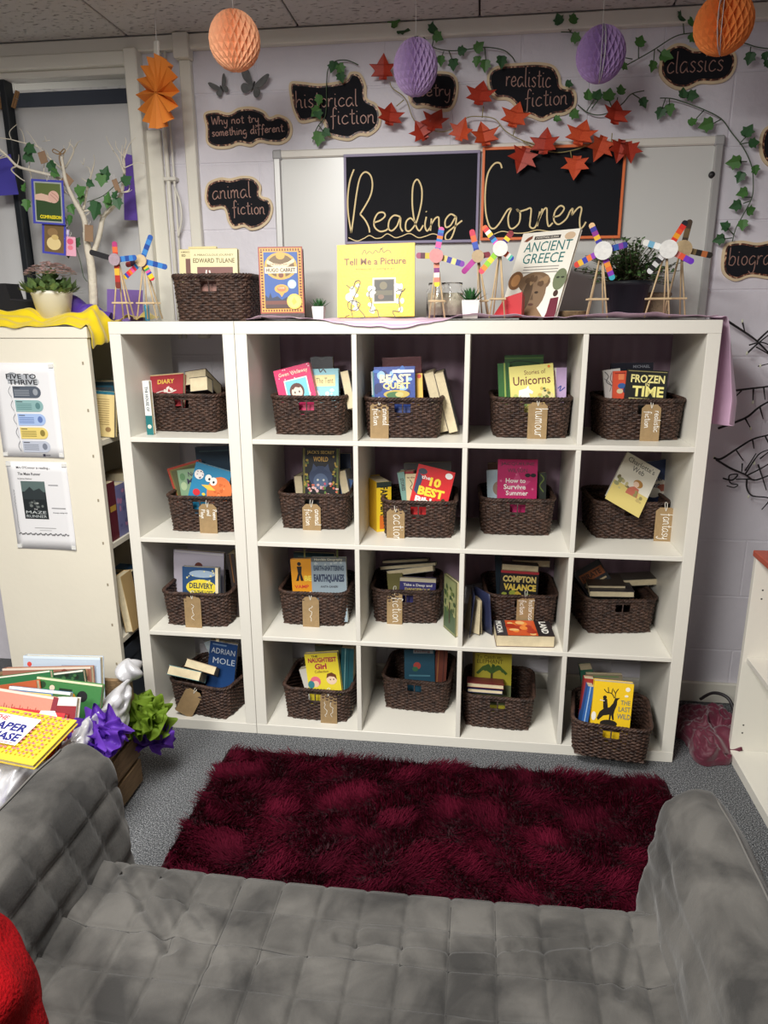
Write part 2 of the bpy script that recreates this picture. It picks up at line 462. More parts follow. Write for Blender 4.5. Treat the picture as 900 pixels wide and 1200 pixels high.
# service pipes and trunking on the wall
def vert(u0, u1, v0, v1, y): return px(u0, v0, y=y), px(u1, v1, y=y)
a = px(210, 80, y=0.42).x; b2 = px(223, 80, y=0.42).x
t = thing('cable_trunking', 'tall white square cable trunking with a boxy cap below the ceiling', 'trunking', (0.5 * (a + b2), WALLY, 1.40))
MB().bbox(a, b2, WALLY - 0.028, WALLY, 1.40, 2.33, 0.003).build('channel', [WHITE2], t, world=True)
MB().bbox(a - .009, b2 + .005, WALLY - 0.05, WALLY - 0.001, 2.33, CEIL - 0.002, 0.003).build('end_cap', [WHITE2], t, world=True)
for (u, lab, r) in ((196, 'thin white pipe running down the wall beside the orange paper fan', 0.008), (203, 'thinner white cable conduit right beside the thin white pipe', 0.004)):
    x = px(u, 200, y=0.42).x
    t = thing('wall_pipe', lab, 'pipe', (x, WALLY - .02, 1.40))
    MB().tube([(x, WALLY - .022, 1.40), (x, WALLY - .022, 2.36)], r, 8).build('pipe', [WHITE2], t, world=True)
    for zz in (1.62, 1.95): MB().bbox(x - r - .006, x + r + .006, WALLY - .034, WALLY, zz, zz + .012, .002).build('clip', [WHITE], t, world=True)
xx = px(203, 200, y=0.42).x
MB().tube(smooth_path([(xx, .42, 1.93), (xx + .02, .41, 1.88), (xx + .022, .41, 1.82), (xx, .42, 1.76)]), 0.004, 6).build('cable_loop', [WHITE], bpy.data.objects['wall_pipe.001'], world=True)

# ------------------------------------------------------------------ cube shelving
CX = [(-.381, -.039), (.039, .374), (.390, .725), (.741, 1.076), (1.092, 1.427)]
RZ = [1.092, .741, .390, .039]
D = 0.39
def cube_unit(label, x0, x1, cols):
    t = thing('cube_shelf', label, 'shelf unit', ((x0 + x1) / 2, 0, 0))
    b = 0.0012
    MB().bbox(x0, x1, 0, D, 1.427, 1.466, b).build('top_board', [WHITE], t, world=True)
    MB().bbox(x0, x1, 0, D, 0, 0.039, b).build('bottom_board', [WHITE], t, world=True)
    MB().bbox(x0, x0 + .039, 0.0005, D, .039, 1.427, b).build('side_panel', [WHITE], t, world=True)
    MB().bbox(x1 - .039, x1, 0.0005, D, .039, 1.427, b).build('side_panel', [WHITE], t, world=True)
    for zz in RZ[:3]:
        MB().bbox(x0 + .039, x1 - .039, 0.001, D, zz - .016, zz, b).build('shelf', [WHITE], t, world=True)
    for i in range(cols - 1):
        for r in range(4):
            za = RZ[r]; zb = RZ[r] + .335
            MB().bbox(CX[i + 1][1], CX[i + 2][0], 0.0015, D, za, zb, b).build('divider', [WHITE], t, world=True)
    return t
cube_unit('narrow white cube shelf unit, one column of four cubes with baskets', -.42, -.0015, 1)
cube_unit('large white cube shelf unit, four by four cubes filled with baskets', 0, 1.466, 4)

# left white bookcase turned sideways
LX0, LX1, LY0, LY1, LT = -.94, -.497, 0.0, 0.40, 1.451
t = thing('bookcase', 'cream white bookcase seen from its end panel with two taped posters', 'bookcase', ((LX0 + LX1) / 2, .2, 0))
CREAM = mat('cream_laminate', S(228, 222, 205), 0.45, bump=(50, 0.05), var=(5, 0.03))
MB().bbox(LX0 - .004, LX1 + .004, LY0 - .004, LY1, LT - .036, LT, .0015).build('top_board', [CREAM], t, world=True)
MB().bbox(LX0, LX1, LY0, LY0 + .022, 0, LT - .036, .001).build('end_panel', [CREAM], t, world=True)
MB().bbox(LX0, LX1, LY1 - .022, LY1, 0, LT - .036, .001).build('end_panel', [CREAM], t, world=True)
MB().bbox(LX0, LX0 + .008, LY0 + .022, LY1 - .022, 0.03, LT - .036, .001).build('back_panel', [CREAM], t, world=True)
LSH = [1.075, .705, .34, .03]
for zz in LSH:
    MB().bbox(LX0 + .008, LX1 - .004, LY0 + .022, LY1 - .022, zz - .02, zz, .001).build('shelf', [CREAM], t, world=True)
DOT = plain(150, 140, 120)
for k in range(9):
    zz = 1.33 - k * .155
    MB().bbox(LX1 - .026, LX1 - .020, LY0 - .0012, LY0 + .001, zz, zz + .010, .0004).build('screw_cap', [DOT], t, world=True)

# low bookcase at the right, opening towards the rug
BX, BY, BT = 1.665, 0.068, 0.75
t = thing('low_bookcase', 'low empty white bookcase with red lipped top at the right edge', 'bookcase', (1.83, -.5, 0))
MB().bbox(BX, BX + .36, BY - .02, BY, .0, BT - .02, .001).build('end_panel', [WHITE], t, world=True)
MB().bbox(BX, BX + .36, -1.0, -.98, .0, BT - .02, .001).build('end_panel', [WHITE], t, world=True)
MB().bbox(BX + .352, BX + .36, -.98, BY - .02, .0, BT - .02, .001).build('back_panel', [WHITE], t, world=True)
MB().bbox(BX, BX + .352, -.98, BY - .02, .0, .035, .001).build('bottom_board', [WHITE], t, world=True)
zs = px(876, 777, x=BX).z
MB().bbox(BX + .012, BX + .352, -.98, BY - .02, zs - .018, zs, .001).build('shelf', [WHITE], t, world=True)
RED = mat('faded_red_top', S(186, 92, 74), 0.5, bump=(40, .1), var=(8, .15))
MB().bbox(BX - .004, BX + .364, -1.004, BY + .004, BT - .02, BT, .002).build('top_board', [RED], t, world=True)
for zz in (.62, .59, .13, .10):
    MB().lathe([(0, 0), (.003, 0), (.003, .0008), (0, .0008)], 8).v
    MB().bbox(BX + .03, BX + .035, BY - .0206, BY - .0195, zz, zz + .005, .0002).build('peg_hole', [plain(40, 36, 34)], t, world=True)
# ------------------------------------------------------------------ woven baskets
WICKER = mat('dark_brown_wicker', S(84, 62, 52), 0.5, var=(60, 0.45, S(46, 33, 29)), bump=(220, .25), spec=0.35)
BW, BD, BH = 0.252, 0.245, 0.142
def rr_path(w, d, r, n):
    """rounded rectangle, arc-length samples, starting at the middle of the front (-y), going to +x"""
    segs = []
    hw, hd = w / 2, d / 2
    pts = []
    def arc(cx, cy, a0):
        for k in range(9):
            a = R_(a0 + 90 * k / 8); pts.append((cx + r * math.cos(a), cy + r * math.sin(a)))
    pts.append((0, -hd)); arc(hw - r, -hd + r, -90); arc(hw - r, hd - r, 0); arc(-hw + r, hd - r, 90); arc(-hw + r, -hd + r, 180); pts.append((0, -hd))
    L = [0]
    for a, b in zip(pts, pts[1:]): L.append(L[-1] + math.hypot(b[0] - a[0], b[1] - a[1]))
    out = []; j = 0
    for i in range(n):
        s = L[-1] * i / n
        while L[j + 1] < s: j += 1
        f = (s - L[j]) / max(L[j + 1] - L[j], 1e-9)
        x = pts[j][0] + (pts[j + 1][0] - pts[j][0]) * f; y = pts[j][1] + (pts[j + 1][1] - pts[j][1]) * f
        tx, ty = pts[j + 1][0] - pts[j][0], pts[j + 1][1] - pts[j][1]; l = math.hypot(tx, ty)
        out.append((x, y, ty / l, -tx / l))
    return out
NS = 60; SEG = 4; NP = NS * SEG
def basket_meshes():
    rows = 18; weave = MB(); rg = random.Random(3)
    for r in range(rows):
        z = 0.007 + r * (BH - 0.018) / (rows - 1); k = 0.93 + 0.07 * z / BH
        path = rr_path(BW * k, BD * k, 0.045, NP)
        ph = r % 2; hole = 0.088 < z < 0.124
        ring = []; jit = rg.uniform(-.0005, .0005)
        for i, (x, y, nx, ny) in enumerate(path):
            off = 0.0024 * math.cos(math.pi * (i / SEG + ph))
            zz = z + jit + 0.0009 * math.sin(i * 0.37 + r * 2.1)
            ring.append((x + nx * off, y + ny * off, zz, nx, ny, hole and y < 0 and abs(x) < 0.027))
        sec = [(0.0032, 0.0), (0.0014, 0.0042), (-0.0022, 0.0030), (-0.0022, -0.0030), (0.0014, -0.0042)]
        vs = []; fs = []; n = len(sec)
        for (x, y, zz, nx, ny, h) in ring:
            for (o, dz) in sec: vs.append((x + nx * o, y + ny * o, zz + dz))
        for i in range(NP):
            j = (i + 1) % NP
            if ring[i][5] and ring[j][5]: continue
            for a in range(n):
                b = (a + 1) % n
                fs.append((i * n + a, j * n + a, j * n + b, i * n + b))
        weave.add(vs, fs, 0, None, True)
    stakes = MB()
    for i in range(0, NP, SEG):
        p0 = rr_path(BW * .93, BD * .93, .045, NP)[i]; p1 = rr_path(BW, BD, .045, NP)[i]
        if abs(p0[0]) < .027 and p0[1] < 0 and abs(p0[0]) > 0.008: continue
        stakes.tube([(p0[0], p0[1], .002), (p1[0], p1[1], BH - .006)], .0024, 5)
    rim = MB()
    path = rr_path(BW * 1.005, BD * 1.005, .045, 160)
    for q in (0, 1, 2):
        pts = []
        for i, (x, y, nx, ny) in enumerate(path):
            a = 2 * math.pi * (i / 160 * 26 + q / 3)
            pts.append((x + nx * .0042 * math.cos(a), y + ny * .0042 * math.cos(a), BH - .004 + .0042 * math.sin(a)))
        rim.tube(pts, .0042, 5, closed=True)
    for zc in (.0875, .1245): # edging of the hand hole
        rim.tube([(-.028, -BD / 2 * .985, zc), (.028, -BD / 2 * .985, zc)], .004, 6)
    base = MB().bbox(-BW * .45, BW * .45, -BD * .45, BD * .45, 0.0, .006, .003)
    return (weave.mesh('woven_wall', [WICKER]), stakes.mesh('stakes', [WICKER]), rim.mesh('rim', [WICKER]), base.mesh('basket_floor', [WICKER]))
BM = basket_meshes()
def basket(label, x, yfront, z, yaw=0.0, w=None, tilt=0.0, h=1.0, d=1.0, group='dark wicker baskets in the cube shelves'):
    """x = middle of the front edge"""
    sx = (w or BW) / BW
    M = Matrix.Translation((x, yfront, z)) @ Matrix.Rotation(yaw, 4, 'Z') @ Matrix.Rotation(tilt, 4, 'X') @ Matrix.Translation((0, BD / 2 * .955 * d, 0)) @ Matrix.Diagonal((sx, d, h, 1))
    t = thing('wicker_basket', label, 'basket', M=M, group=group)
    wv = share('woven_wall', BM[0], t); wv['kind'] = 'stuff'
    st = share('stakes', BM[1], t); st['kind'] = 'stuff'
    share('rim', BM[2], t); share('basket_floor', BM[3], t)
    return t
# (row, column): front-left pixel, front-right pixel, label
BK = {
(0,0): ((180,505),(254,507.3),'dark wicker basket holding the red diary book, top of the narrow column'),
(0,1): ((321.7,509),(400.7,510.5),'dark wicker basket with the pink polka book and pale blue book'),
(0,2): ((429,512.8),(509.6,513.7),'dark wicker basket beside two leaning paperbacks, blue beast book on show'),
(0,3): ((577,512.8),(667.5,513.7),'dark wicker basket with the unicorn stories book'),
(0,4): ((722,516),(800,516),'dark wicker basket with the black frozen time book'),
(1,0): ((202.5,622.4),(273,624),'dark wicker basket with a blue monster poetry book and kraft tag'),
(1,1): ((333.7,619),(401,621),'dark wicker basket with the tall dark secret world book'),
(1,2): ((451.6,629),(529,631),'dark wicker basket with the red bible stories book, tag at left corner'),
(1,3): ((564.4,625.6),(645.6,627.5),'dark wicker basket with the bright pink book and no tag'),
(1,4): ((705,630.8),(784.5,631.4),'dark wicker basket with a pale book lying slanted on top'),
(2,0): ((200,732),(262,735),'dark wicker basket with the blue and yellow delivery book'),
(2,1): ((330.5,731),(404,734.4),'dark wicker basket with the grey earthquake book and orange book'),
(2,2): ((437.6,729),(514,731),'dark wicker basket of slanted thin books beside a painted cover book'),
(2,3): ((575,731),(651,732),'dark wicker basket behind the thick paperback lying flat'),
(2,4): ((690,742),(761.6,739.8),'dark wicker basket with loose flat books on top and no tag'),
(3,0): ((207,831),(260.5,844.6),'dark wicker basket turned askew with blank tag, bottom of narrow column'),
(3,1): ((338,840.8),(404,847),'dark wicker basket with the yellow naughtiest girl book'),
(3,2): ((452,829),(520,837),'dark wicker basket set far back with the teal book, no tag'),
(3,3): ((541.6,849.7),(613.8,857),'dark wicker basket with the olive elephant book and palm tree cover'),
(3,4): ((669.8,883),(753.8,897),'dark wicker basket pulled forward out of the bottom right cube'),
}
BPOS = {}
for (r, c), (a, b, lab) in BK.items():
    A = px(*a, z=RZ[r]); B = px(*b, z=RZ[r])
    mid = (A + B) / 2; yaw = math.atan2(B.y - A.y, B.x - A.x)
    yaw *= 0.8
    yf = min(mid.y, 0.178) - 0.004
    xm = mid.x
    if (r, c) == (3, 4):
        xm += 0.005
    else:
        hw = BW / 2 * math.cos(yaw) + BD * abs(math.sin(yaw)) * .5 + .004
        cxm = xm - math.sin(yaw) * BD / 2
        lo, hi = CX[c][0] + hw, CX[c][1] - hw
        cxm = min(max(cxm, lo), hi); xm = cxm + math.sin(yaw) * BD / 2
    BPOS[r, c] = (xm, yf, RZ[r], yaw)
    if (r, c) == (3, 4): basket(lab, xm, yf, RZ[r] + .0005, yaw, h=.92)
    else: basket(lab, xm, yf, RZ[r] + .0005, yaw, h=.92)
P1 = px(207, 372, y=.10); P2 = px(288, 372, y=.10)
BPOS['top'] = ((P1.x + P2.x) / 2, .10, 1.466, 0)
basket('dark wicker basket standing on top of the narrow column', (P1.x + P2.x) / 2, .10, 1.4665, 0, w=(P2.x - P1.x) * 1.10, h=1.03, group=None)
# ------------------------------------------------------------------ books
def zf(x0, y0, s): return lambda p: (x0 + p[0] / s, y0 + p[1] / s)
zA = zf(130, 380, 3.1034); zB = zf(400, 380, 3.1034); zC = zf(640, 380, 3.4615)
zD = zf(130, 620, 3.1034); zE = zf(400, 620, 3.4615); zF = zf(620, 620, 3.2143); zG = zf(0, 360, 3.0)
def cover_mat(c): return mat('cover_%d_%d_%d' % c, S(*c), 0.42, bump=(120, .05))
def book(label, M, W, H, T, col, ops=(), spine=None, hard=False, name='book', pages=PAPER, group=None):
    t = thing(name, label, 'book', M=M, group=group)
    th = 0.0024 if hard else 0.0012; e = 0.0025 if hard else 0.0012
    cm = cover_mat(col); sm = cover_mat(spine) if spine else cm
    c = MB().box(-W / 2, W / 2, 0, th, 0, H).box(-W / 2, W / 2, T - th, T, 0, H).box(-W / 2, -W / 2 + th, th, T - th, 0, H, 1)
    cv = c.build('cover', [cm, sm], t)
    MB().box(-W / 2 + th, W / 2 - e, th, T - th, e, H - e).build('pages', [pages], t)
    if ops:
        draw(MB(), ops, W, H).build('cover_print', [PRINT], cv, ink=True)
    return t
def frame(tl, tr, lean):
    x = (tr - tl); W = x.length; x.normalize()
    up = Vector((0, 0, 1)); up = (up - x * up.dot(x)).normalized()
    y = up.cross(x).normalized()           # pointing away from the viewer
    q = Matrix.Rotation(-lean, 3, x)
    up = q @ up; y = q @ y
    return x, y, up, W
def bookp(z, tl, tr, y, lean, T, col, label, ops=(), base=None, H=None, spine=None, hard=False, dy2=0.0, name='book'):
    """cover facing the viewer; tl, tr = top corners of the cover on the plane y"""
    A = px(*z(tl), y=y); B = px(*z(tr), y=y + dy2)
    x, yy, up, W = frame(A, B, R_(lean))
    if H is None:
        lowz = min(A.z, B.z)
        H = max((lowz - base) / up.z, 0.06)
    o = (A + B) / 2 - up * H
    M = Matrix(((x.x, yy.x, up.x, o.x), (x.y, yy.y, up.y, o.y), (x.z, yy.z, up.z, o.z), (0, 0, 0, 1)))
    return book(label, M, W, H, T, col, ops, spine, hard, name)
def pageb(z, tl, tr, y, mode, H, dep, col, label, lean=0, dy2=0.0, ops=()):
    """book whose page edge faces the viewer; mode 'lie' has covers above and below, 'stand' at the sides"""
    A = px(*z(tl), y=y); B = px(*z(tr), y=y + dy2)
    x, yy, up, W = frame(A, B, R_(lean))
    o = (A + B) / 2 - up * H
    M = Matrix(((x.x, yy.x, up.x, o.x), (x.y, yy.y, up.y, o.y), (x.z, yy.z, up.z, o.z), (0, 0, 0, 1)))
    t = thing('book', label, 'book', M=M)
    cm = cover_mat(col); th = 0.0016
    if mode == 'lie':
        c = MB().box(-W / 2, W / 2, 0, dep, 0, th).box(-W / 2, W / 2, 0, dep, H - th, H).box(-W / 2, W / 2, dep - th, dep, th, H - th)
        p = MB().box(-W / 2 + .002, W / 2 - .002, .0015, dep - th, th, H - th)
    else:
        c = MB().box(-W / 2, -W / 2 + th, 0, dep, 0, H).box(W / 2 - th, W / 2, 0, dep, 0, H).box(-W / 2 + th, W / 2 - th, dep - th, dep, 0, H)
        p = MB().box(-W / 2 + th, W / 2 - th, .0015, dep - th, .002, H - .002)
    c.build('cover', [cm], t); p.build('pages', [PAPER], t)
    for i, op in enumerate(ops): pass
    return t
def F(cell, dy): return BPOS[cell][1] + dy
def Z0(cell): return BPOS[cell][2] + 0.007
def bb(cell, z, tl, tr, dy, lean, T, col, label, ops=(), **k):
    k.setdefault('base', Z0(cell))
    # push back so that the foot of a leaning book stays inside the basket front
    A = px(*z(tl), y=F(cell, dy)); Hh = k.get('H') or (A.z - Z0(cell))
    dy = min(dy + Hh * math.sin(R_(lean)) + 0.002, BD * .93 - T)
    return bookp(z, tl, tr, F(cell, dy), lean, T, col, label, ops, **k)
W_ = (240, 238, 230); K_ = (24, 24, 28); Y_ = (246, 208, 50)
def blobs(seed, n, x0, x1, y0, y1, cols, r=(.03, .08)):
    g = random.Random(seed)
    return [('e', g.uniform(x0, x1), g.uniform(y0, y1), g.uniform(*r), g.uniform(*r), g.choice(cols)) for _ in range(n)]
def stars(seed, n, x0, x1, y0, y1, col):
    g = random.Random(seed); out = []
    for _ in range(n):
        x, y, r = g.uniform(x0, x1), g.uniform(y0, y1), g.uniform(.02, .045)
        out.append(('p', [(x + r * (1 if k % 2 == 0 else .4) * math.cos(math.pi * k / 5), y + r * (1 if k % 2 == 0 else .4) * math.sin(math.pi * k / 5)) for k in range(10)], col))
    return out

# --- row 1
c = (0, 0)
pageb(zA, (268, 172), (345, 160), F(c, .10), 'lie', .055, .14, (60, 30, 34), 'thick cream-paged book lying open behind the red diary book', lean=30)
pageb(zA, (285, 195), (350, 188), F(c, .045), 'lie', .05, .05, (30, 30, 40), 'cream-paged paperback with dark cover wedged right of the red diary', lean=20)
bb(c, zA, (143, 186), (263, 176), .015, 24, .022, (150, 34, 44), 'red book with gold title word diary, leaning in the column basket',
   [('r', 0, 0, 1, .03, (200, 176, 130)), ('t', 'DIARY', .48, .22, .5, .13, (214, 180, 70)), *blobs(2, 12, .3, .75, .38, .52, [(210, 200, 190)], (.02, .05)), ('s', [(.2, .55), (.4, .5), (.6, .56), (.8, .5)], .03, (210, 200, 190))], H=.12)
bookp(zA, (113, 206), (137, 206), .055, 0, .02, (226, 228, 226), 'thin white book with teal foot standing beside the column basket',
      [('r', 0, 5.0, 1, 8, (30, 110, 112)), ('t', 'THE HOUSE OF', .5, 2.6, 3.6, .45, (90, 96, 100), 90), ('e', .5, 6.6, .3, .3, (230, 220, 200))], base=1.0925)
c = (0, 1)
bb(c, zA, (725, 121), (806, 117), .12, 8, .02, (34, 38, 48), 'dark navy book rear of the pink polka book', [('s', [(0, .05), (.3, .0), (.5, .08), (.7, .02), (1, .06)], .08, (70, 74, 80))])
bb(c, zA, (727, 163), (827, 160), .045, 12, .02, (138, 200, 214), 'pale blue book with a cream title box, beside the pink polka book',
   [('r', .12, .22, .88, .62, (240, 226, 160)), ('t', 'The Tent', .5, .42, .62, .2, (110, 90, 60), 0, 0), ('s', [(.3, .0), (.35, .12), (.45, .02), (.55, .14)], .04, (60, 70, 76)), *blobs(5, 7, .15, .85, .7, .95, [(240, 240, 236), (220, 180, 190)])])
bb(c, zA, (590, 171), (720, 138), .018, 10, .022, (222, 44, 106), 'bright pink polka dot book with a drawn girl on its cover',
   [*blobs(8, 26, .03, .97, .03, .9, [(250, 220, 230)], (.012, .02)), ('r', .22, .32, .86, .95, W_), ('r', .25, .35, .83, .95, (120, 200, 214)), ('e', .52, .66, .2, .22, (92, 52, 44)), ('e', .52, .68, .15, .17, (244, 214, 196)), ('e', .46, .68, .02, .03, K_), ('e', .58, .68, .02, .03, K_),
    ('p', [(.38, .55), (.52, .48), (.66, .55), (.6, .58), (.5, .54), (.42, .6)], (92, 52, 44)), ('e', .4, .9, .12, .09, (244, 244, 240)), ('t', 'Gwen Wellaway', .52, .17, .8, .13, (250, 226, 200), 0, 0.01)])
pageb(zA, (832, 172), (862, 165), F(c, .06), 'stand', .13, .13, (60, 56, 50), 'worn page-edge paperback at the right corner of the pink book basket', lean=10)
c = (0, 2)
bb(c, zB, (148, 122), (290, 116), .13, 4, .02, (104, 22, 36), 'dark red book standing rear of the blue beast book')
bb(c, zB, (254, 180), (294, 178), .055, 8, .018, (236, 188, 80), 'narrow yellow book with an orange dot, right of the blue beast book', [('e', .7, .25, .2, .2, (210, 70, 40))])
bb(c, zB, (108, 172), (150, 170), .05, 8, .02, (84, 160, 176), 'teal edged book peeking out left of the blue beast book', [('r', .0, .0, .12, 2, (220, 230, 230))])
bb(c, zB, (118, 156), (267, 152), .02, 8, .022, (34, 66, 148), 'blue fantasy book titled beast quest in gold letters',
   [*blobs(9, 16, .05, .95, .05, .7, [(60, 110, 190), (26, 40, 100), (150, 190, 230)], (.04, .12)), ('r', .45, .08, .98, .15, (220, 226, 236)),
    ('t', 'BEAST', .52, .28, .76, .2, (250, 236, 190), 0, .04), ('t', 'QUEST', .55, .47, .66, .17, (250, 226, 150), 0, .04),
    ('e', .55, .66, .32, .1, (196, 172, 80)), ('e', .5, .68, .2, .08, (60, 110, 60)), ('e', .62, .67, .1, .06, (200, 190, 120))])
for k, (a, b, lab) in enumerate((((318, 192), (352, 184), 'cream paperback leaning left outside the beast book basket'), ((354, 182), (388, 178), 'second cream paperback leaning on the first, next to the divider'))):
    A = px(*zB(a), y=.16); B = px(*zB(b), y=.16)
    W = .032; H = .205; ang = R_(-15.0)
    up = Vector((math.sin(ang), 0, math.cos(ang))); x = Vector((math.cos(ang), 0, -math.sin(ang)))
    o = Vector((CX[2][1] - .022 - W * (1 - k) * 1.05 - .012, .15, 1.0935 + .0085))
    M = Matrix(((x.x, 0, up.x, o.x), (0, 1, 0, o.y), (x.z, 0, up.z, o.z), (0, 0, 0, 1)))
    t = thing('book', lab, 'book', M=M)
    cm = cover_mat((58, 54, 52) if k else (176, 162, 140))
    MB().box(-W / 2, -W / 2 + .0014, 0, .13, 0, H).box(W / 2 - .0014, W / 2, 0, .13, 0, H).box(-W / 2, W / 2, .1286, .13, 0, H).build('cover', [cm], t)
    MB().box(-W / 2 + .0014, W / 2 - .0014, .0015, .1286, .001, H - .002).build('pages', [PAPER], t)
c = (0, 3)
bb(c, zB, (594, 113), (736, 110), .13, 4, .022, (48, 92, 44), 'green book standing rear of the unicorn book', [('r', 0, .06, 1, .1, (90, 130, 60)), ('s', [(.1, .2), (.4, .15), (.9, .22)], .03, (24, 50, 28))])
bb(c, zB, (568, 143), (612, 140), .07, 6, .05, (46, 110, 46), 'bright green books with foil stripe, left rear of the unicorn book', [('r', .5, 0, .62, 4, (170, 190, 90)), ('r', .72, 0, .8, 4, (30, 70, 30))])
bb(c, zB, (772, 158), (820, 157), .05, 6, .03, (186, 160, 200), 'lilac book with a swirl, right side of the unicorn book basket', [('r', 0, 0, .2, 4, W_), ('s', [(.35, 1.6), (.6, 1.4), (.5, 1.8), (.9, 1.5)], .08, (70, 80, 150)), ('s', [(.05, .2), (.12, 1.0), (.05, 1.6)], .07, (150, 50, 60))])
bb(c, zB, (609, 156), (770, 141), .02, 8, .02, (232, 222, 128), 'pale yellow book of unicorn stories with a white unicorn',
   [('t', 'Stories of', .58, .16, .48, .1, (120, 60, 40), 0, 0), ('t', 'Unicorns', .5, .34, .84, .2, (110, 44, 40), 0, .01), *blobs(4, 10, .1, .95, .62, .85, [(190, 200, 110), (150, 180, 110), (226, 214, 150)], (.05, .12)),
    ('p', [(.2, .8), (.25, .62), (.36, .52), (.42, .45), (.43, .53), (.52, .6), (.5, .66), (.42, .63), (.46, .8)], (242, 240, 236)), ('p', [(.36, .52), (.2, .55), (.18, .72), (.26, .64)], (250, 250, 246)), *blobs(6, 12, .62, .9, .52, .8, [(110, 120, 60), (210, 180, 90), (80, 90, 60)], (.02, .04)), ('e', .9, .06, .03, .03, (230, 120, 40))])
c = (0, 4)
bb(c, zC, (265, 158), (436, 155), .14, 3, .02, (34, 36, 54), 'dark navy book rear of the frozen time book', [('t', 'MICHAEL', .72, .09, .4, .07, (170, 176, 190))])
bb(c, zC, (230, 187), (300, 178), .05, 6, .02, (208, 208, 204), 'grey map-patterned book at the left of the frozen time basket', [('s', [(.1, .1), (.3, .4), (.15, .7), (.5, 1.0)], .05, (90, 90, 94)), ('s', [(.5, .2), (.4, .6), (.7, 1.2)], .04, (120, 90, 90)), ('s', [(.05, .5), (.4, .9), (.3, 1.3)], .03, (80, 80, 84))])
bb(c, zC, (272, 190), (345, 188), .035, 6, .014, (222, 84, 52), 'orange red book showing between the grey book and the frozen time book', [('r', .1, .1, .7, .16, (150, 40, 30)), ('r', .3, .18, .62, .5, (240, 140, 90)), ('e', .5, .85, .22, .16, (54, 96, 160)), ('e', .4, 1.15, .18, .14, (220, 200, 160)), ('e', .7, 1.1, .12, .2, (30, 50, 90))])
bb(c, zC, (330, 181), (498, 190), .018, 8, .02, (26, 28, 26), 'black book titled frozen in time in pale yellow letters',
   [('r', .03, .03, .97, .05, (150, 140, 90)), ('t', 'FROZEN', .52, .22, .82, .2, (236, 226, 150), 0, .03), ('t', 'IN', .52, .36, .1, .08, (230, 220, 150)), ('t', 'TIME', .55, .53, .76, .26, (240, 230, 140), 0, .035), ('r', .1, .7, .95, .73, (190, 180, 120))])
# --- row 2
c = (1, 0)
bb(c, zA, (305, 447), (437, 441), .14, 3, .02, (44, 66, 84), 'dark blue book rear of the monster poetry book', [('r', .1, .1, .9, .14, (80, 110, 120))])
bb(c, zA, (203, 526), (318, 492), .075, 6, .02, (168, 60, 44), 'red bordered book tilted at the left of the poetry basket', [('r', .06, .06, .94, 2, (120, 110, 60)), ('r', .1, .1, .9, 2, (90, 92, 60))])
bb(c, zA, (240, 532), (320, 522), .045, 6, .018, (128, 158, 126), 'sage green book with dark letters in the poetry basket', [('t', 'No', .62, .22, .3, .2, (70, 60, 80)), ('t', 'Me', .6, .52, .44, .24, (60, 56, 80)), ('e', .2, .3, .12, .16, (90, 130, 90)), ('e', .2, .7, .14, .18, (170, 190, 150))])
bb(c, zA, (310, 500), (440, 538), .016, 8, .02, (34, 128, 170), 'blue poetry book with a goggle-eyed orange monster',
   [('e', .16, .3, .13, .13, (236, 230, 226)), *blobs(3, 8, .06, .26, .2, .4, [(150, 150, 160), (90, 80, 90)], (.01, .025)), ('e', .8, .62, .34, .42, (226, 120, 60)), *blobs(11, 14, .62, .98, .35, .9, [(206, 100, 44), (240, 146, 90)], (.02, .05)),
    ('e', .43, .33, .09, .1, W_), ('e', .58, .38, .1, .11, W_), ('e', .46, .35, .03, .035, K_), ('e', .59, .4, .03, .035, K_), ('p', [(.28, .55), (.5, .5), (.7, .6), (.5, .64)], (236, 190, 70)), ('e', .2, .78, .1, .09, (206, 40, 50)), *blobs(12, 5, .3, .6, .75, .9, [(60, 140, 80), (240, 200, 60)], (.03, .06))])
c = (1, 1)
bb(c, zA, (826, 470), (872, 470), .12, 3, .02, (40, 52, 78), 'dark blue book rear right of the secret world book')
pageb(zA, (664, 552), (694, 550), F(c, .05), 'stand', .10, .12, (110, 100, 90), 'grey paged paperback at the left of the secret world book', lean=4)
pageb(zA, (824, 535), (852, 530), F(c, .05), 'stand', .10, .12, (150, 150, 146), 'pale paged paperback right of the secret world book', lean=6)
bb(c, zA, (852, 556), (882, 568), .05, 6, .03, (58, 96, 150), 'blue book corner poking up at the right of the secret world basket')
bb(c, zA, (696, 448), (830, 451), .018, 6, .02, (32, 34, 36), 'tall dark book titled secret world with a blue wolf and flowers',
   [('r', .02, .02, .07, 3, (120, 116, 60)), ('r', .93, .02, .98, 3, (110, 120, 60)), ('t', "JACK'S SECRET", .5, .13, .74, .11, (220, 190, 110), 0, .02), ('t', 'WORLD', .5, .3, .4, .13, (226, 180, 90), 0, .02),
    ('e', .5, .78, .32, .3, (60, 76, 110)), ('e', .5, .9, .2, .22, (96, 116, 150)), ('p', [(.24, .66), (.3, .42), (.42, .56)], (70, 86, 120)), ('p', [(.76, .66), (.7, .42), (.58, .56)], (70, 86, 120)), ('e', .42, .86, .03, .03, (220, 226, 220)), ('e', .58, .86, .03, .03, (220, 226, 220)),
    *blobs(21, 26, .08, .95, .95, 1.25, [(220, 96, 120), (240, 200, 200), (110, 140, 70), (230, 120, 90)], (.02, .05)), *blobs(22, 14, .06, .16, .3, 1.0, [(110, 130, 60), (190, 160, 70)], (.02, .04)), *blobs(23, 14, .84, .94, .2, 1.0, [(110, 130, 60), (190, 160, 70)], (.02, .04))])
c = (1, 2)
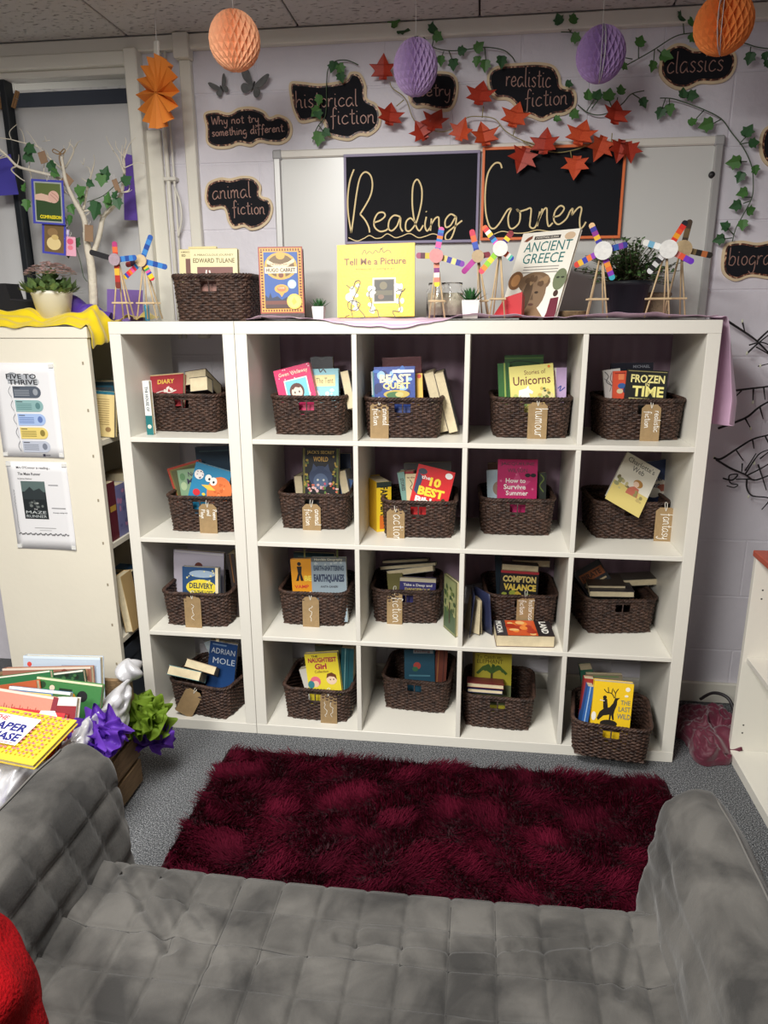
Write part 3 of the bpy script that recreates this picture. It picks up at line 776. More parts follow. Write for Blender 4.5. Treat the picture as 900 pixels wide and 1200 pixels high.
# box set standing left of the basket
A = Vector((.412, .13, .7415)); M = Matrix.Translation((.452, .17, .7415)) @ Matrix.Rotation(R_(28), 4, 'Z')
book('yellow slipcased book with black lettering standing left of the action basket', M, .055, .180, .12, (236, 200, 46),
     [('r', 0, .0, 1, .35, (44, 56, 50)), ('t', 'FANTASHA', .5, 1.4, 2.2, .5, (40, 44, 40), 90, .03), ('e', .5, 2.7, .3, .4, (40, 60, 50)), ('r', .2, 2.2, .8, 3.1, (214, 110, 40))], spine=(226, 180, 40), hard=True)
bb(c, zB, (226, 506), (400, 500), .14, 3, .02, (60, 58, 56), 'dark grey book rear of the red bible stories book')
bb(c, zB, (203, 540), (228, 536), .05, 6, .1, (120, 160, 150), 'sage green spine at the left of the action basket', [('t', 'STORIES', .5, 1.8, 1.8, .5, (60, 60, 60), 90)])
bb(c, zB, (228, 536), (262, 534), .06, 6, .05, (160, 44, 46), 'dark red book between the sage spine and the cream spine', [('r', .2, .3, .8, .5, (220, 180, 120))])
bb(c, zB, (232, 546), (272, 544), .035, 6, .012, (216, 202, 158), 'cream book with a small drawing, left of the red bible stories book', [('s', [(.4, .5), (.6, .9), (.4, 1.2), (.6, 1.5)], .06, (70, 60, 50)), ('t', 'to the', .5, .3, .7, .16, (110, 60, 50))])
bb(c, zB, (281, 508), (415, 541), .012, 8, .018, (212, 34, 38), 'red book titled ten best bible stories in yellow and white',
   [('e', .16, .16, .12, .08, (60, 66, 80)), ('p', [(.05, .2), (.2, .3), (.16, .8), (.04, .7)], (50, 66, 100)), ('e', .86, .13, .1, .08, (240, 240, 236)), ('t', '10', .55, .38, .3, .24, (250, 220, 60), 0, .05), ('t', 'BEST', .5, .66, .7, .24, (250, 220, 60), 0, .05), ('t', 'Bible', .42, .92, .6, .2, W_, 0, .05), ('e', .86, .88, .07, .14, (60, 50, 20)), ('t', 'the', .28, .3, .24, .1, W_)])
c = (1, 3)
bb(c, zB, (532, 508), (574, 506), .12, 3, .03, (92, 60, 44), 'brown book rear left of the bright pink book')
bb(c, zB, (528, 532), (580, 530), .05, 6, .02, (176, 200, 208), 'pale blue book left of the bright pink survival book', [('e', .8, 1.3, .4, .5, (150, 130, 110)), ('e', .9, 1.1, .2, .2, (210, 200, 190))])
bb(c, zB, (716, 540), (746, 540), .05, 6, .03, (40, 46, 40), 'dark green patterned book right of the bright pink book', [('s', [(.3, .2), (.7, .8), (.2, 1.6), (.7, 2.4)], .14, (110, 130, 60))])
bb(c, zB, (570, 491), (715, 493), .018, 6, .022, (190, 32, 100), 'bright pink book with star and white title about surviving summer',
   [('t', 'JACQUELINE', .5, .12, .84, .1, (90, 60, 74), 0, .01), ('t', 'WILSON', .5, .28, .5, .1, (96, 60, 76), 0, .01), ('p', [(.5 + (.36 if k % 2 == 0 else .17) * math.sin(math.pi * k / 5), .66 - (.36 if k % 2 == 0 else .17) * math.cos(math.pi * k / 5)) for k in range(10)], (206, 70, 126)),
    ('t', 'How to', .46, .54, .5, .12, W_, 0, .02), ('t', 'Survive', .44, .7, .56, .13, W_, 0, .02), ('t', 'Summer', .5, .86, .56, .12, W_, 0, .02), ('e', .76, .4, .07, .05, (30, 24, 30)), ('e', .9, .4, .07, .05, (30, 24, 30)), *stars(5, 8, .06, .94, .2, .95, (226, 120, 160))])
c = (1, 4)
bb(c, zC, (392, 560), (500, 545), .12, 6, .022, (34, 52, 96), 'dark blue book with a white moon in the fantasy basket',
   [('e', .4, 1.05, .42, .36, (210, 200, 186)), ('t', "der's", .6, .72, .5, .2, (26, 40, 80), 0, .03), ('t', 'moon', .3, 1.0, .5, .16, (26, 40, 80), 0, .03), ('e', .62, 1.1, .2, .14, (150, 80, 60)), ('e', .3, 1.25, .25, .2, (230, 226, 214))], base=Z0((1, 4)))
A = px(640 + 430 / 4.5, 480 + 222 / 4.5, y=F(c, .075)); B = px(640 + 603 / 4.5, 480 + 322 / 4.5, y=F(c, .065)); Cc = px(640 + 235 / 4.5, 480 + 395 / 4.5, y=F(c, -.035))
x = (B - A); W = x.length; x.normalize(); up = (A - Cc); up = (up - x * up.dot(x)); H = up.length; up.normalize(); yv = up.cross(x).normalized()
o = (A + B) / 2 - up * H
book("pale book with a seated girl on its cover, lying slanted on the fantasy basket", Matrix(((x.x, yv.x, up.x, o.x), (x.y, yv.y, up.y, o.y), (x.z, yv.z, up.z, o.z), (0, 0, 0, 1))), W, H, .016, (226, 222, 208),
     [('t', "Charlotte's", .5, .16, .78, .16, (30, 30, 34), 0, .0), ('t', 'Web', .48, .36, .34, .16, (30, 30, 34), 0, .0), ('r', 0, .95, 1, 1.6, (214, 196, 120)), ('e', .62, .72, .13, .12, (176, 130, 70)), ('e', .58, .76, .08, .09, (232, 200, 176)), ('p', [(.42, .95), (.55, .84), (.7, .86), (.74, 1.12), (.4, 1.14)], (190, 110, 90)), *blobs(31, 10, .08, .4, .78, 1.1, [(150, 150, 110), (190, 180, 130), (120, 110, 80)], (.03, .08)), *blobs(32, 8, .65, .9, .95, 1.2, [(190, 170, 110), (150, 140, 90)], (.03, .06))])
# --- row 3
c = (2, 0)
bb(c, zD, (228, 73), (411, 89), .12, 3, .02, (196, 190, 204), 'large pale lilac book rear of the delivery book', [('e', .5, .3, .08, .08, (110, 60, 50)), ('r', .02, .02, .98, .05, (226, 224, 230)), ('e', .5, .6, .3, .2, (170, 150, 160))])
bb(c, zD, (420, 92), (446, 90), .09, 3, .08, (54, 46, 44), 'dark books at the right rear of the delivery book basket', [('r', .4, 0, .5, 4, (150, 100, 50))])
bb(c, zD, (259, 136), (391, 142), .016, 8, .022, (34, 70, 112), 'navy book with a yellow delivery title cloud and cream fore edge',
   [('e', .55, .18, .36, .1, (150, 170, 190)), ('e', .52, .55, .42, .22, (226, 206, 60)), ('t', 'DELIVERY', .52, .5, .66, .15, (40, 50, 70), 0, .03), ('t', 'TO THE LOST', .54, .68, .6, .1, (40, 50, 70), 0, .03), *stars(9, 12, .04, .96, .08, .8, (230, 220, 150)), ('r', .91, .0, .99, 2, (226, 212, 176))])
c = (2, 1)
bb(c, zD, (664, 84), (812, 90), .13, 3, .02, (44, 74, 82), 'teal book rear of the grey earthquake book', [('r', .1, .08, .9, .12, (90, 120, 120))])
bb(c, zD, (652, 110), (740, 108), .04, 6, .018, (236, 160, 36), 'orange yellow book with a black figure, left of the earthquake book', [('e', .35, .2, .08, .08, K_), ('p', [(.25, .3), (.45, .3), (.42, .6), (.5, .9), (.38, .9), (.34, .65), (.3, .9), (.18, .9), (.28, .6)], K_), ('t', 'BE', .68, .8, .3, .22, (250, 226, 90), 0, .04), ('t', 'VAMP', .4, 1.14, .6, .14, (214, 70, 50), 0, .03)])
bb(c, zD, (727, 104), (854, 104), .018, 8, .02, (150, 166, 176), 'grey blue book with bold earthquake title lettering',
   [('r', 0, 0, 1, .12, (90, 96, 96)), ('t', 'Horrible Geography', .5, .06, .8, .08, (226, 220, 190), 0, 0), ('t', 'EARTH-SHATTERING', .5, .3, .86, .15, (60, 76, 96), 0, .04), ('t', 'EARTHQUAKES', .5, .6, .88, .26, (54, 66, 90), 0, .06), ('t', 'ANITA GANERI', .5, .83, .5, .06, (50, 50, 60)), *blobs(14, 8, .02, .98, .12, .2, [(190, 200, 200)], (.02, .04))])
c = (2, 2)
pageb(zE, (165, 128), (352, 118), F(c, .15), 'lie', .012, .06, (40, 50, 48), 'thin dark book slanted on top, rear of the purple-edged book', lean=15)
pageb(zE, (155, 152), (383, 134), F(c, .11), 'lie', .014, .06, (50, 56, 56), 'thin grey green book lying slanted across the basket of slim books', lean=15)
pageb(zE, (182, 170), (372, 146), F(c, .08), 'lie', .022, .06, (110, 108, 100), 'grey paged book in the middle of the slim book pile', lean=20)
bb(c, zE, (184, 182), (246, 178), .03, 10, .03, (112, 106, 52), 'olive book at the left of the purple-edged book')
bb(c, zE, (238, 196), (384, 204), .014, 10, .03, (54, 50, 116), 'purple-edged book with white title strip in the slim book basket', [('r', 0, 0, 1, .1, (214, 204, 178)), ('t', 'Take a Deep and', .5, .2, .8, .09, W_), ('t', 'DANGEROUS', .5, .31, .7, .07, (220, 200, 90))])
M = Matrix.Translation((.692, .115, .3905)) @ Matrix.Rotation(R_(-62), 4, 'Z')
book('olive painted-landscape book standing at the right of the slim book basket', M, .10, .205, .012, (112, 116, 76),
     [('r', .06, .06, .94, 2.0, (140, 146, 100)), ('r', .06, 1.2, .94, 1.96, (70, 92, 62)), *blobs(41, 26, .12, .88, .35, 1.3, [(60, 80, 50), (96, 110, 60), (160, 160, 110)], (.05, .12)), ('r', .46, .9, .54, 1.7, (70, 60, 44))], hard=True)
c = (2, 3)
pageb(zE, (694, 124), (848, 128), F(c, .13), 'lie', .026, .06, (64, 60, 56), 'grey paperback lying on top, rear of the black valance book', lean=8)
pageb(zE, (652, 140), (802, 150), F(c, .07), 'lie', .030, .06, (70, 66, 60), 'cream paged book tucked right behind the black valance book', lean=8)
bb(c, zE, (622, 105), (650, 104), .11, 3, .05, (34, 48, 60), 'dark blue spine at the left rear of the black valance book')
bb(c, zE, (648, 166), (802, 176), .016, 8, .024, (28, 26, 28), 'black book with big yellow lettering compton valance',
   [('r', 0, 0, 1, .07, (170, 40, 50)), ('t', 'COMPTON', .5, .22, .88, .18, (236, 214, 130), 0, .05), ('t', 'VALANCE', .52, .44, .86, .18, (236, 206, 90), 0, .05), *blobs(16, 12, .1, .9, .6, .75, [(150, 160, 60), (200, 170, 60), (90, 120, 60)], (.04, .09))])
pos = px(*zE((748, 470)), z=.3905)
M = Matrix.Translation((px(*zE((745, 478)), y=.03).x, .025, .3905)) @ Matrix.Rotation(R_(4), 4, 'Z')
t = thing('book', 'thick cream-paged paperback lying flat with orange and black cover, in front of basket', 'book', M=M)
MB().box(-.098, .098, 0, .125, 0, .0016).box(-.098, .098, 0, .125, .041, .0426).box(-.098, .098, .1234, .125, .0016, .041).build('cover', [cover_mat((70, 30, 24))], t)
MB().box(-.0965, .0965, .0012, .1234, .0016, .041).build('pages', [PAPER], t)
g = draw(MB(), [('r', 0, 0, .2, .64, (60, 56, 60)), ('r', .2, 0, .72, .64, (206, 84, 40)), ('r', .72, 0, 1, .64, (40, 34, 36)), *blobs(18, 14, .24, .7, .05, .6, [(236, 140, 60), (170, 50, 30), (240, 190, 120)], (.04, .1)), ('t', 'MUCHA', .08, .3, .5, .1, W_, 90, .03), ('t', 'LAND', .86, .3, .5, .12, W_, 90, .03)], .196, .125, y=0)
g.v = [(x, .125 - z, .0427 - y) if False else (x, z, .0427 - y) for (x, y, z) in g.v]
g.build('cover_print', [PRINT], t, ink=True)
# half-open book standing on its edge
pp = px(*zE((548, 388)), z=.3905)
t = thing('book', 'blue book standing half open with fanned pages at the cube left', 'book', (.795, .11, .3905), (0, 0, R_(20)))
def leafpage(sg, bulge):
    m = MB()
    def f(u, v): return (sg * (.004 + bulge * math.sin(u * math.pi * .75)) * (1 - .55 * v) + sg * .012 * u * (1 - v), -.09 * (1 - u) if False else .10 * u - .02, .008 + .125 * v - .012 * u)
    m.grid(f, 10, 8); return m
for sg, bl in ((-1, .030), (-1, .022), (-1, .012), (1, .010), (1, .020), (1, .028)):
    o_ = leafpage(sg, bl * .6).build('pages', [PAPER], t)
for sg in (-1, 1):
    def f(u, v, sg=sg): return (sg * (.006 + .036 * u) * (1 - .35 * v), -.025 + .10 * (1 - abs(u)), .002 + .155 * v)
    o_ = MB().grid(f, 8, 6).build('cover', [cover_mat((40, 46, 76))], t)
    q = o_.modifiers.new('thick', 'SOLIDIFY'); q.thickness = .0015
c = (2, 4)
M = Matrix.Translation((1.165, .30, .395)) 
A = px(*zF((165, 165)), y=.30); B = px(*zF((262, 112)), y=.33)
x, yy, up, W = frame(A, B, R_(35)); H = .17; o = (A + B) / 2 - up * H
book('dark book with an orange title block slumped at the left of the loose book pile', Matrix(((x.x, yy.x, up.x, o.x), (x.y, yy.y, up.y, o.y), (x.z, yy.z, up.z, o.z), (0, 0, 0, 1))), W, H, .02, (38, 40, 48),
     [('r', .1, .2, .95, .5, (150, 84, 44)), ('t', 'PIRATE', .5, .35, .7, .18, (60, 36, 28), 0, .03), ('r', .1, .6, .9, .66, (200, 180, 140))])
pageb(zF, (275, 196), (490, 186), F(c, .11), 'lie', .024, .11, (96, 90, 82), 'grey thin book lying on top of the loose book pile', lean=6)
pageb(zF, (222, 212), (365, 214), F(c, .05), 'lie', .020, .12, (70, 62, 54), 'cream paged book in the middle of the loose book pile')
pageb(zF, (228, 233), (398, 236), F(c, .018), 'lie', .022, .14, (60, 56, 60), 'lowest cream paged book of the loose pile above the basket rim')
# --- row 4
c = (3, 0)
bb(c, zD, (362, 402), (462, 420), .085, 5, .02, (34, 70, 124), 'blue book titled adrian mole in white capitals',
   [('t', 'ADRIAN', .5, .36, .86, .2, (206, 216, 226), 0, .0), ('t', 'MOLE', .56, .72, .8, .22, (206, 216, 226), 0, .0), ('r', .0, .0, 1, .03, (190, 190, 190)), ('r', .1, .1, .6, .16, (110, 140, 180))])
bb(c, zD, (338, 412), (372, 400), .12, 3, .02, (176, 190, 196), 'pale book corner rear left of the blue adrian book')
pageb(zD, (276, 470), (385, 502), F(c, .045), 'lie', .030, .10, (150, 120, 80), 'cream paperback leaning right, nearest the blue adrian book', lean=35)
pageb(zD, (212, 494), (330, 520), F(c, .012), 'lie', .034, .09, (90, 140, 140), 'cream paperback leaning at the left corner of the askew basket', lean=35)
c = (3, 1)
bb(c, zD, (838, 432), (884, 436), .05, 4, .06, (34, 84, 92), 'teal books at the right of the yellow naughtiest book', [('r', .3, 0, .36, 4, (120, 160, 160)), ('r', .6, 0, .64, 4, (20, 50, 60))])
bb(c, zD, (740, 425), (850, 418), .13, 3, .02, (86, 92, 80), 'grey green book rear of the yellow naughtiest book')
bb(c, zD, (684, 512), (716, 505), .05, 6, .03, (210, 206, 198), 'white book edge at the left of the yellow naughtiest book')
bb(c, zD, (703, 456), (822, 449), .02, 6, .022, (234, 214, 60), 'yellow book titled naughtiest girl with two drawn children',
   [('t', 'NAUGHTIEST', .52, .2, .86, .15, (176, 40, 70), 0, .04), ('t', 'Girl', .45, .4, .36, .18, (176, 40, 70), 0, .04), ('t', 'Collection', .46, .56, .42, .08, (110, 60, 40), 0, .01), ('e', .24, .86, .16, .16, (226, 110, 130)), ('e', .24, .94, .1, .1, (240, 200, 170)), ('e', .74, .82, .16, .16, (240, 210, 180)), ('p', [(.58, .78), (.62, .64), (.76, .6), (.88, .68), (.9, .84), (.82, .74), (.68, .72)], (110, 64, 40)), ('e', .7, .82, .02, .02, K_), ('e', .8, .82, .02, .02, K_), ('e', .1, .95, .1, .12, (60, 130, 140)), ('t', 'THE', .3, .08, .2, .06, (60, 40, 40))])
c = (3, 2)
bb(c, zE, (255, 486), (378, 488), .05, 14, .02, (30, 84, 108), 'teal blue book with a red flower motif, in the set-back basket', [('r', .3, .02, .95, .14, (160, 170, 176)), ('t', 'Finding', .6, .08, .5, .08, (120, 50, 50)), ('e', .42, .55, .12, .12, (190, 70, 60)), ('e', .36, .66, .1, .08, (60, 120, 80)), ('r', .15, .85, .85, .9, (90, 150, 170))])
bb(c, zE, (384, 486), (432, 490), .06, 14, .03, (124, 60, 44), 'red brown book right of the teal blue book', [('r', .2, 0, .3, 4, (170, 110, 60)), ('r', .7, 0, .76, 4, (60, 30, 26))])
c = (3, 3)
bb(c, zE, (533, 501), (692, 508), .085, 6, .024, (190, 180, 62), 'olive yellow book with a palm tree and elephant title',
   [('r', 0, .0, .06, 2, (120, 110, 60)), ('t', 'To Catch an', .42, .1, .62, .09, (60, 56, 20), 0, .0), ('t', 'ELEPHANT', .45, .22, .66, .11, (70, 60, 24), 0, .0), ('r', .47, .5, .53, .95, (80, 70, 40)), *[('s', [(.5, .52), (.5 + .2 * math.cos(a), .42 - .12 * math.sin(a)), (.5 + .38 * math.cos(a), .56 - .1 * math.sin(a))], .07, (70, 104, 44)) for a in (0.1, .7, 1.4, 2.1, 2.6, 3.1)], ('r', .06, .85, 1, 1.4, (120, 128, 90))])
pageb(zE, (510, 622), (660, 634), F(c, .022), 'lie', .016, .07, (120, 44, 50), 'cream paged book with red cover lying at the front of the elephant basket', lean=10)
pageb(zE, (512, 645), (655, 656), F(c, .018), 'lie', .014, .07, (44, 50, 96), 'dark blue book under the cream paged book in the elephant basket', lean=10)
c = (3, 4)
bb(c, zF, (193, 532), (240, 528), .15, 4, .06, (36, 84, 66), 'dark green book rear left of the yellow wild book')
bb(c, zF, (215, 546), (352, 550), .12, 6, .02, (128, 118, 96), 'grey brown book rear of the yellow wild book', [('r', .1, .04, .9, .08, (90, 120, 80))])
bb(c, zF, (208, 562), (246, 566), .08, 6, .03, (150, 46, 44), 'red book left of the blue spine, next to the yellow wild book')
bb(c, zF, (222, 592), (246, 596), .03, 8, .06, (52, 100, 170), 'blue spined book touching the left of the yellow wild book', [('r', .35, 0, .5, 6, (170, 200, 230))])
bb(c, zF, (247, 571), (396, 585), .022, 8, .022, (248, 206, 40), 'yellow book titled the last wild with a black stag and rider',
   [('p', [(.14, 1.0), (.2, .82), (.3, .72), (.44, .68), (.52, .56), (.56, .42), (.68, .4), (.62, .48), (.62, .6), (.58, .74), (.56, .86), (.58, 1.02), (.54, 1.02), (.5, .88), (.49, 1.02), (.45, 1.02), (.45, .88), (.3, .92), (.18, 1.06)], (40, 36, 32)), ('e', .3, .42, .05, .05, (40, 36, 32)), ('p', [(.26, .46), (.36, .46), (.4, .7), (.28, .72)], (40, 36, 32)), ('s', [(.3, .52), (.18, .5)], .02, (236, 230, 220)),
    ('s', [(.54, .42), (.46, .3), (.34, .28), (.26, .2)], .025, (40, 36, 32)), ('s', [(.46, .3), (.48, .16)], .02, (40, 36, 32)), ('s', [(.38, .28), (.36, .14)], .02, (40, 36, 32)), ('s', [(.56, .42), (.56, .28), (.62, .16)], .02, (40, 36, 32)), ('s', [(.56, .3), (.5, .2)], .02, (40, 36, 32)),
    ('e', .86, .16, .06, .06, (250, 246, 230)), ('e', .84, .34, .05, .03, (250, 246, 230)), ('e', .45, 1.12, .22, .1, (40, 36, 32)), ('e', .06, .95, .06, .12, (250, 246, 236)),
    ('t', 'THE', .83, .52, .24, .12, (120, 130, 120), 0, .01), ('t', 'LAST', .82, .7, .3, .13, (120, 130, 120), 0, .01), ('t', 'WILD', .82, .9, .34, .14, (110, 124, 130), 0, .01)])
# --- left bookcase shelves
bookp(zG, (312, 262), (398, 262), .22, 0, .1, (54, 100, 120), 'blue-topped books rear on the upper shelf of the cream bookcase', [('r', 0, .0, 1, .14, (30, 52, 60)), ('t', 'CHRONICLES', .5, .26, .8, .1, (120, 90, 70))], base=LSH[0] + .001)
bookp(zG, (318, 292), (402, 298), .10, 6, .02, (222, 200, 140), 'tan back-cover book with blue band on the upper shelf of the cream bookcase', [('r', 0, -.0, 1, .12, (40, 110, 130)), *lines(.1, .8, [.3 + .09 * k for k in range(12)], (170, 140, 90), .025), ('e', .75, 1.5, .12, .1, (150, 120, 80))], base=LSH[0] + .001)
bookp(zG, (396, 322), (412, 326), .14, 0, .06, (60, 120, 160), 'slim blue red and white spine at the right of the tan back-cover book', [('r', 0, 4, 1, 9, (180, 50, 80)), ('r', .5, 2.0, 1, 9, (226, 226, 222))], base=LSH[0] + .001)
pageb(zG, (352, 588), (432, 582), .25, 'lie', .05, .1, (150, 130, 100), 'cream stack of pages rear on the middle shelf of the cream bookcase')
def spineb(xa, xb, vtop, shelf, W, col, label, ops=()):
    """book standing in the cream bookcase with its spine towards +x; xa, xb = pixel columns of the spine"""
    xs = LX1 - .012
    A = px(*zG((xa, vtop)), x=xs); B = px(*zG((xb, vtop)), x=xs)
    T = max(B.y - A.y, .008); H = A.z - shelf - .001
    M = Matrix.Translation((xs - W / 2, B.y, shelf + .001)) @ Matrix.Rotation(math.pi, 4, 'Z')
    t = book(label, M, W, H, T, col)
    if ops:
        g = draw(MB(), ops, T, H); g.v = [(-W / 2 + y_, T / 2 - x_, z_) for (x_, y_, z_) in g.v]
        g.build('spine_print', [PRINT], [o for o in t.children if o.name.startswith('cover')][0], ink=True)
    return t
spineb(362, 374, 640, LSH[1], .14, (150, 180, 180), 'pale teal spine first on the middle shelf of the cream bookcase')
spineb(375, 402, 622, LSH[1], .14, (96, 24, 40), 'maroon spine on the middle shelf of the cream bookcase', [('r', .1, 1.6, .9, 2.0, (190, 150, 60))])
spineb(403, 440, 630, LSH[1], .14, (130, 130, 176), 'lavender floral spine last on the middle shelf of the cream bookcase', [('r', .08, .2, .92, 2.2, (122, 122, 170)), *blobs(51, 10, .15, .85, .3, 2, [(190, 130, 170), (100, 100, 150)], (.08, .16))])
pageb(zG, (396, 918), (468, 924), .26, 'lie', .02, .06, (60, 110, 160), 'thin blue book lying across the lower shelf of the cream bookcase')
for k, (a, b, yy0, lab, cl) in enumerate((((398, 950), (424, 948), .07, 'first cream page-edge book on the lower shelf of the cream bookcase', (190, 160, 110)), ((424, 945), (446, 943), .13, 'middle page-edge book with dark spine on the lower shelf of the cream bookcase', (40, 36, 40)), ((446, 940), (470, 938), .20, 'last page-edge book with red trim on the lower shelf of the cream bookcase', (180, 60, 44)))):
    A = px(*zG(a), y=yy0); pageb(zG, a, b, yy0, 'stand', A.z - LSH[2] - .001, .08, cl, lab)
t = thing('storage_box', 'dark navy storage box on the bottom shelf of the cream bookcase', 'box', (-.62, .2, LSH[3]))
MB().bbox(-.74, -.515, .04, .36, LSH[3] + .001, .27, .003).build('body', [mat('navy_card', S(44, 50, 60), .7)], t, world=True)
MB().bbox(-.745, -.512, .036, .364, .225, .285, .003).build('lid', [mat('navy_card', S(44, 50, 60), .7)], t, world=True)
# ------------------------------------------------------------------ tags tied to the baskets
KRAFT = mat('kraft_card', S(156, 130, 92), 0.85, var=(60, .12), bump=(150, .1))
STRING = mat('white_string', S(226, 222, 210), .9)
CHALKW = mat('white_marker', S(240, 238, 230), .7)
def gift_tag(cell, z, x0, y0, x1, y1, words, label, rot=0.0, strdx=0):
    yf = BPOS[cell][1] - .010
    cx, cy = (x0 + x1) / 2, (y0 + y1) / 2
    C = px(*z((cx, cy)), y=yf); a = px(*z((x0, cy)), y=yf); b = px(*z((x1, cy)), y=yf); tpt = px(*z((cx, y0)), y=yf); bpt = px(*z((cx, y1)), y=yf)
    w = (b - a).length; h = (tpt - bpt).length
    if rot: 
        w *= .72; h *= .95
    M = Matrix.Translation(C) @ Matrix.Rotation(R_(rot), 4, 'Y') @ Matrix.Rotation(R_(-2), 4, 'X')
    t = thing('gift_tag', label, 'tag', M=M, group='kraft tags on the baskets')
    k = w * .2; th = .0012
    t_card = MB().prism([(-w / 2, -h / 2), (w / 2, -h / 2), (w / 2, h / 2 - k), (w / 2 - k, h / 2), (-w / 2 + k, h / 2), (-w / 2, h / 2 - k)], 0, th)
    cd_ = t_card.build('card', [KRAFT], t)
    MB().tube(smooth_path([(0, -.001, h / 2 - .012), (-.004, -.002, h / 2 + .004), (-.003, .004, h / 2 + .016), (.004, .008, h / 2 + .014), (.003, -.001, h / 2 + .002), (0, -.001, h / 2 - .012)], 5), .0011, 5).build('string', [STRING], t)
    if words:
        g = MB(); n = len(words)
        for i, s in enumerate(words):
            L = hand_strokes(s)[1]
            xh = min(w / n * .33, h * .78 / L * 1.25); hh = min(h * .76, L * xh)
            xo = w / 2 - w * (i + .5) / n - xh * .35
            hand_write(g, s, lambda u, v: (xo + v * xh, h * .33 - u * hh), .0018, -.0006)
        g.build('lettering', [CHALKW], cd_)
    return t
gift_tag((0, 2), zB, 105, 285, 172, 418, ['animal', 'fiction'], 'kraft tag lettered animal fiction below the blue beast book')
gift_tag((0, 3), zB, 678, 285, 748, 420, ['humour'], 'kraft tag lettered humour below the unicorn book')
gift_tag((0, 4), zC, 384, 327, 462, 482, ['realistic', 'fiction'], 'kraft tag lettered realistic fiction below the frozen time book', rot=0)
gift_tag((1, 0), zA, 322, 655, 386, 778, ['Poems', 'and', 'Plays'], 'kraft tag lettered poems and plays below the monster book')
gift_tag((1, 1), zA, 697, 655, 763, 765, ['animal', 'fiction'], 'kraft tag lettered animal fiction below the secret world book')
gift_tag((1, 2), zB, 165, 672, 230, 797, ['action'], 'kraft tag lettered action below the red bible stories book')
gift_tag((1, 4), zC, 441, 745, 520, 882, ['fantasy'], 'kraft tag lettered fantasy at the right corner of its basket')
gift_tag((2, 0), zD, 268, 245, 328, 358, ['~'], 'kraft tag with faint pale writing below the delivery book') if False else None
def scribble(t, w, h, n, seed):
    g = MB(); rg = random.Random(seed)
    for i in range(n):
        xo = w * (-.22 + .44 * i / max(n - 1, 1)) if n > 1 else 0
        pts = [(xo + rg.uniform(-.12, .12) * w, h * (.30 - .06 * k), 0) for k in range(11)]
        ribbon(g, smooth_path(pts, 4), .0014, -.0006)
    g.build('lettering', [CHALKW], t)
t = gift_tag((2, 0), zD, 268, 245, 328, 358, None, 'kraft tag with faint pale scribble below the delivery book'); scribble(t, .05, .1, 1, 1)
t = gift_tag((2, 1), zD, 697, 248, 757, 366, None, 'kraft tag with white scribble below the earthquake book'); scribble(t, .05, .1, 1, 2)
gift_tag((2, 2), zE, 185, 253, 247, 388, ['fiction'], 'kraft tag lettered fiction on the slim book basket')
gift_tag((2, 3), zE, 711, 270, 782, 385, ['historical', 'fiction'], 'kraft tag lettered historical fiction on the basket behind the flat paperback')
gift_tag((3, 0), zD, 240, 580, 328, 682, None, 'blank kraft tag hanging tilted on the askew basket', rot=28)
t = gift_tag((3, 1), zD, 762, 598, 822, 713, None, 'kraft tag with two white scribbled lines below the naughtiest book'); scribble(t, .05, .1, 2, 4)

# ------------------------------------------------------------------ whiteboard and blackboards
a = px(320, 180, y=.425); b = px(850, 155, y=.425)
wx0, wx1, wz1, wz0 = a.x, b.x, (a.z + b.z) / 2, 1.43
ALU = mat('grey_aluminium', S(190, 190, 188), .35, metal=.4)
t = thing('whiteboard', 'wide whiteboard with grey metal frame behind the chalk signs', 'whiteboard', ((wx0 + wx1) / 2, WALLY, wz0))
MB().bbox(wx0 + .01, wx1 - .01, WALLY - .014, WALLY, wz0 + .01, wz1 - .01, .001).build('panel', [mat('whiteboard_enamel', S(212, 213, 209), .25)], t, world=True)
fw = .026
for (x0, x1, z0_, z1_) in ((wx0, wx1, wz1 - fw, wz1), (wx0, wx1, wz0, wz0 + fw), (wx0, wx0 + fw, wz0, wz1), (wx1 - fw, wx1, wz0, wz1)):
    MB().bbox(x0, x1, WALLY - .024, WALLY, z0_, z1_, .004).build('frame_rail', [ALU if x1 - x0 < .1 else WHITE], t, world=True)
for xx in (wx0, wx1 - .03):
    MB().bbox(xx - .002, xx + .032, WALLY - .027, WALLY, wz1 - .03, wz1 + .002, .005).build('corner_cap', [mat('grey_plastic', S(170, 170, 170), .5)], t, world=True)
p = px(834, 205, y=.428)
m = MB().lathe([(0, -.004), (.010, -.004), (.011, .002), (.009, .006), (0, .007)], 14); 
o = thing('magnet', 'small black round magnet on the whiteboard right side', 'magnet', M=Matrix.Translation((p.x, WALLY - .018, p.z)) @ Matrix.Rotation(R_(90), 4, 'X'))
m.build('disc', [plain(30, 30, 32)], o); MB().lathe([(0, .007), (.004, .007), (.004, .009), (0, .009)], 10).build('knob', [plain(40, 40, 42)], o)

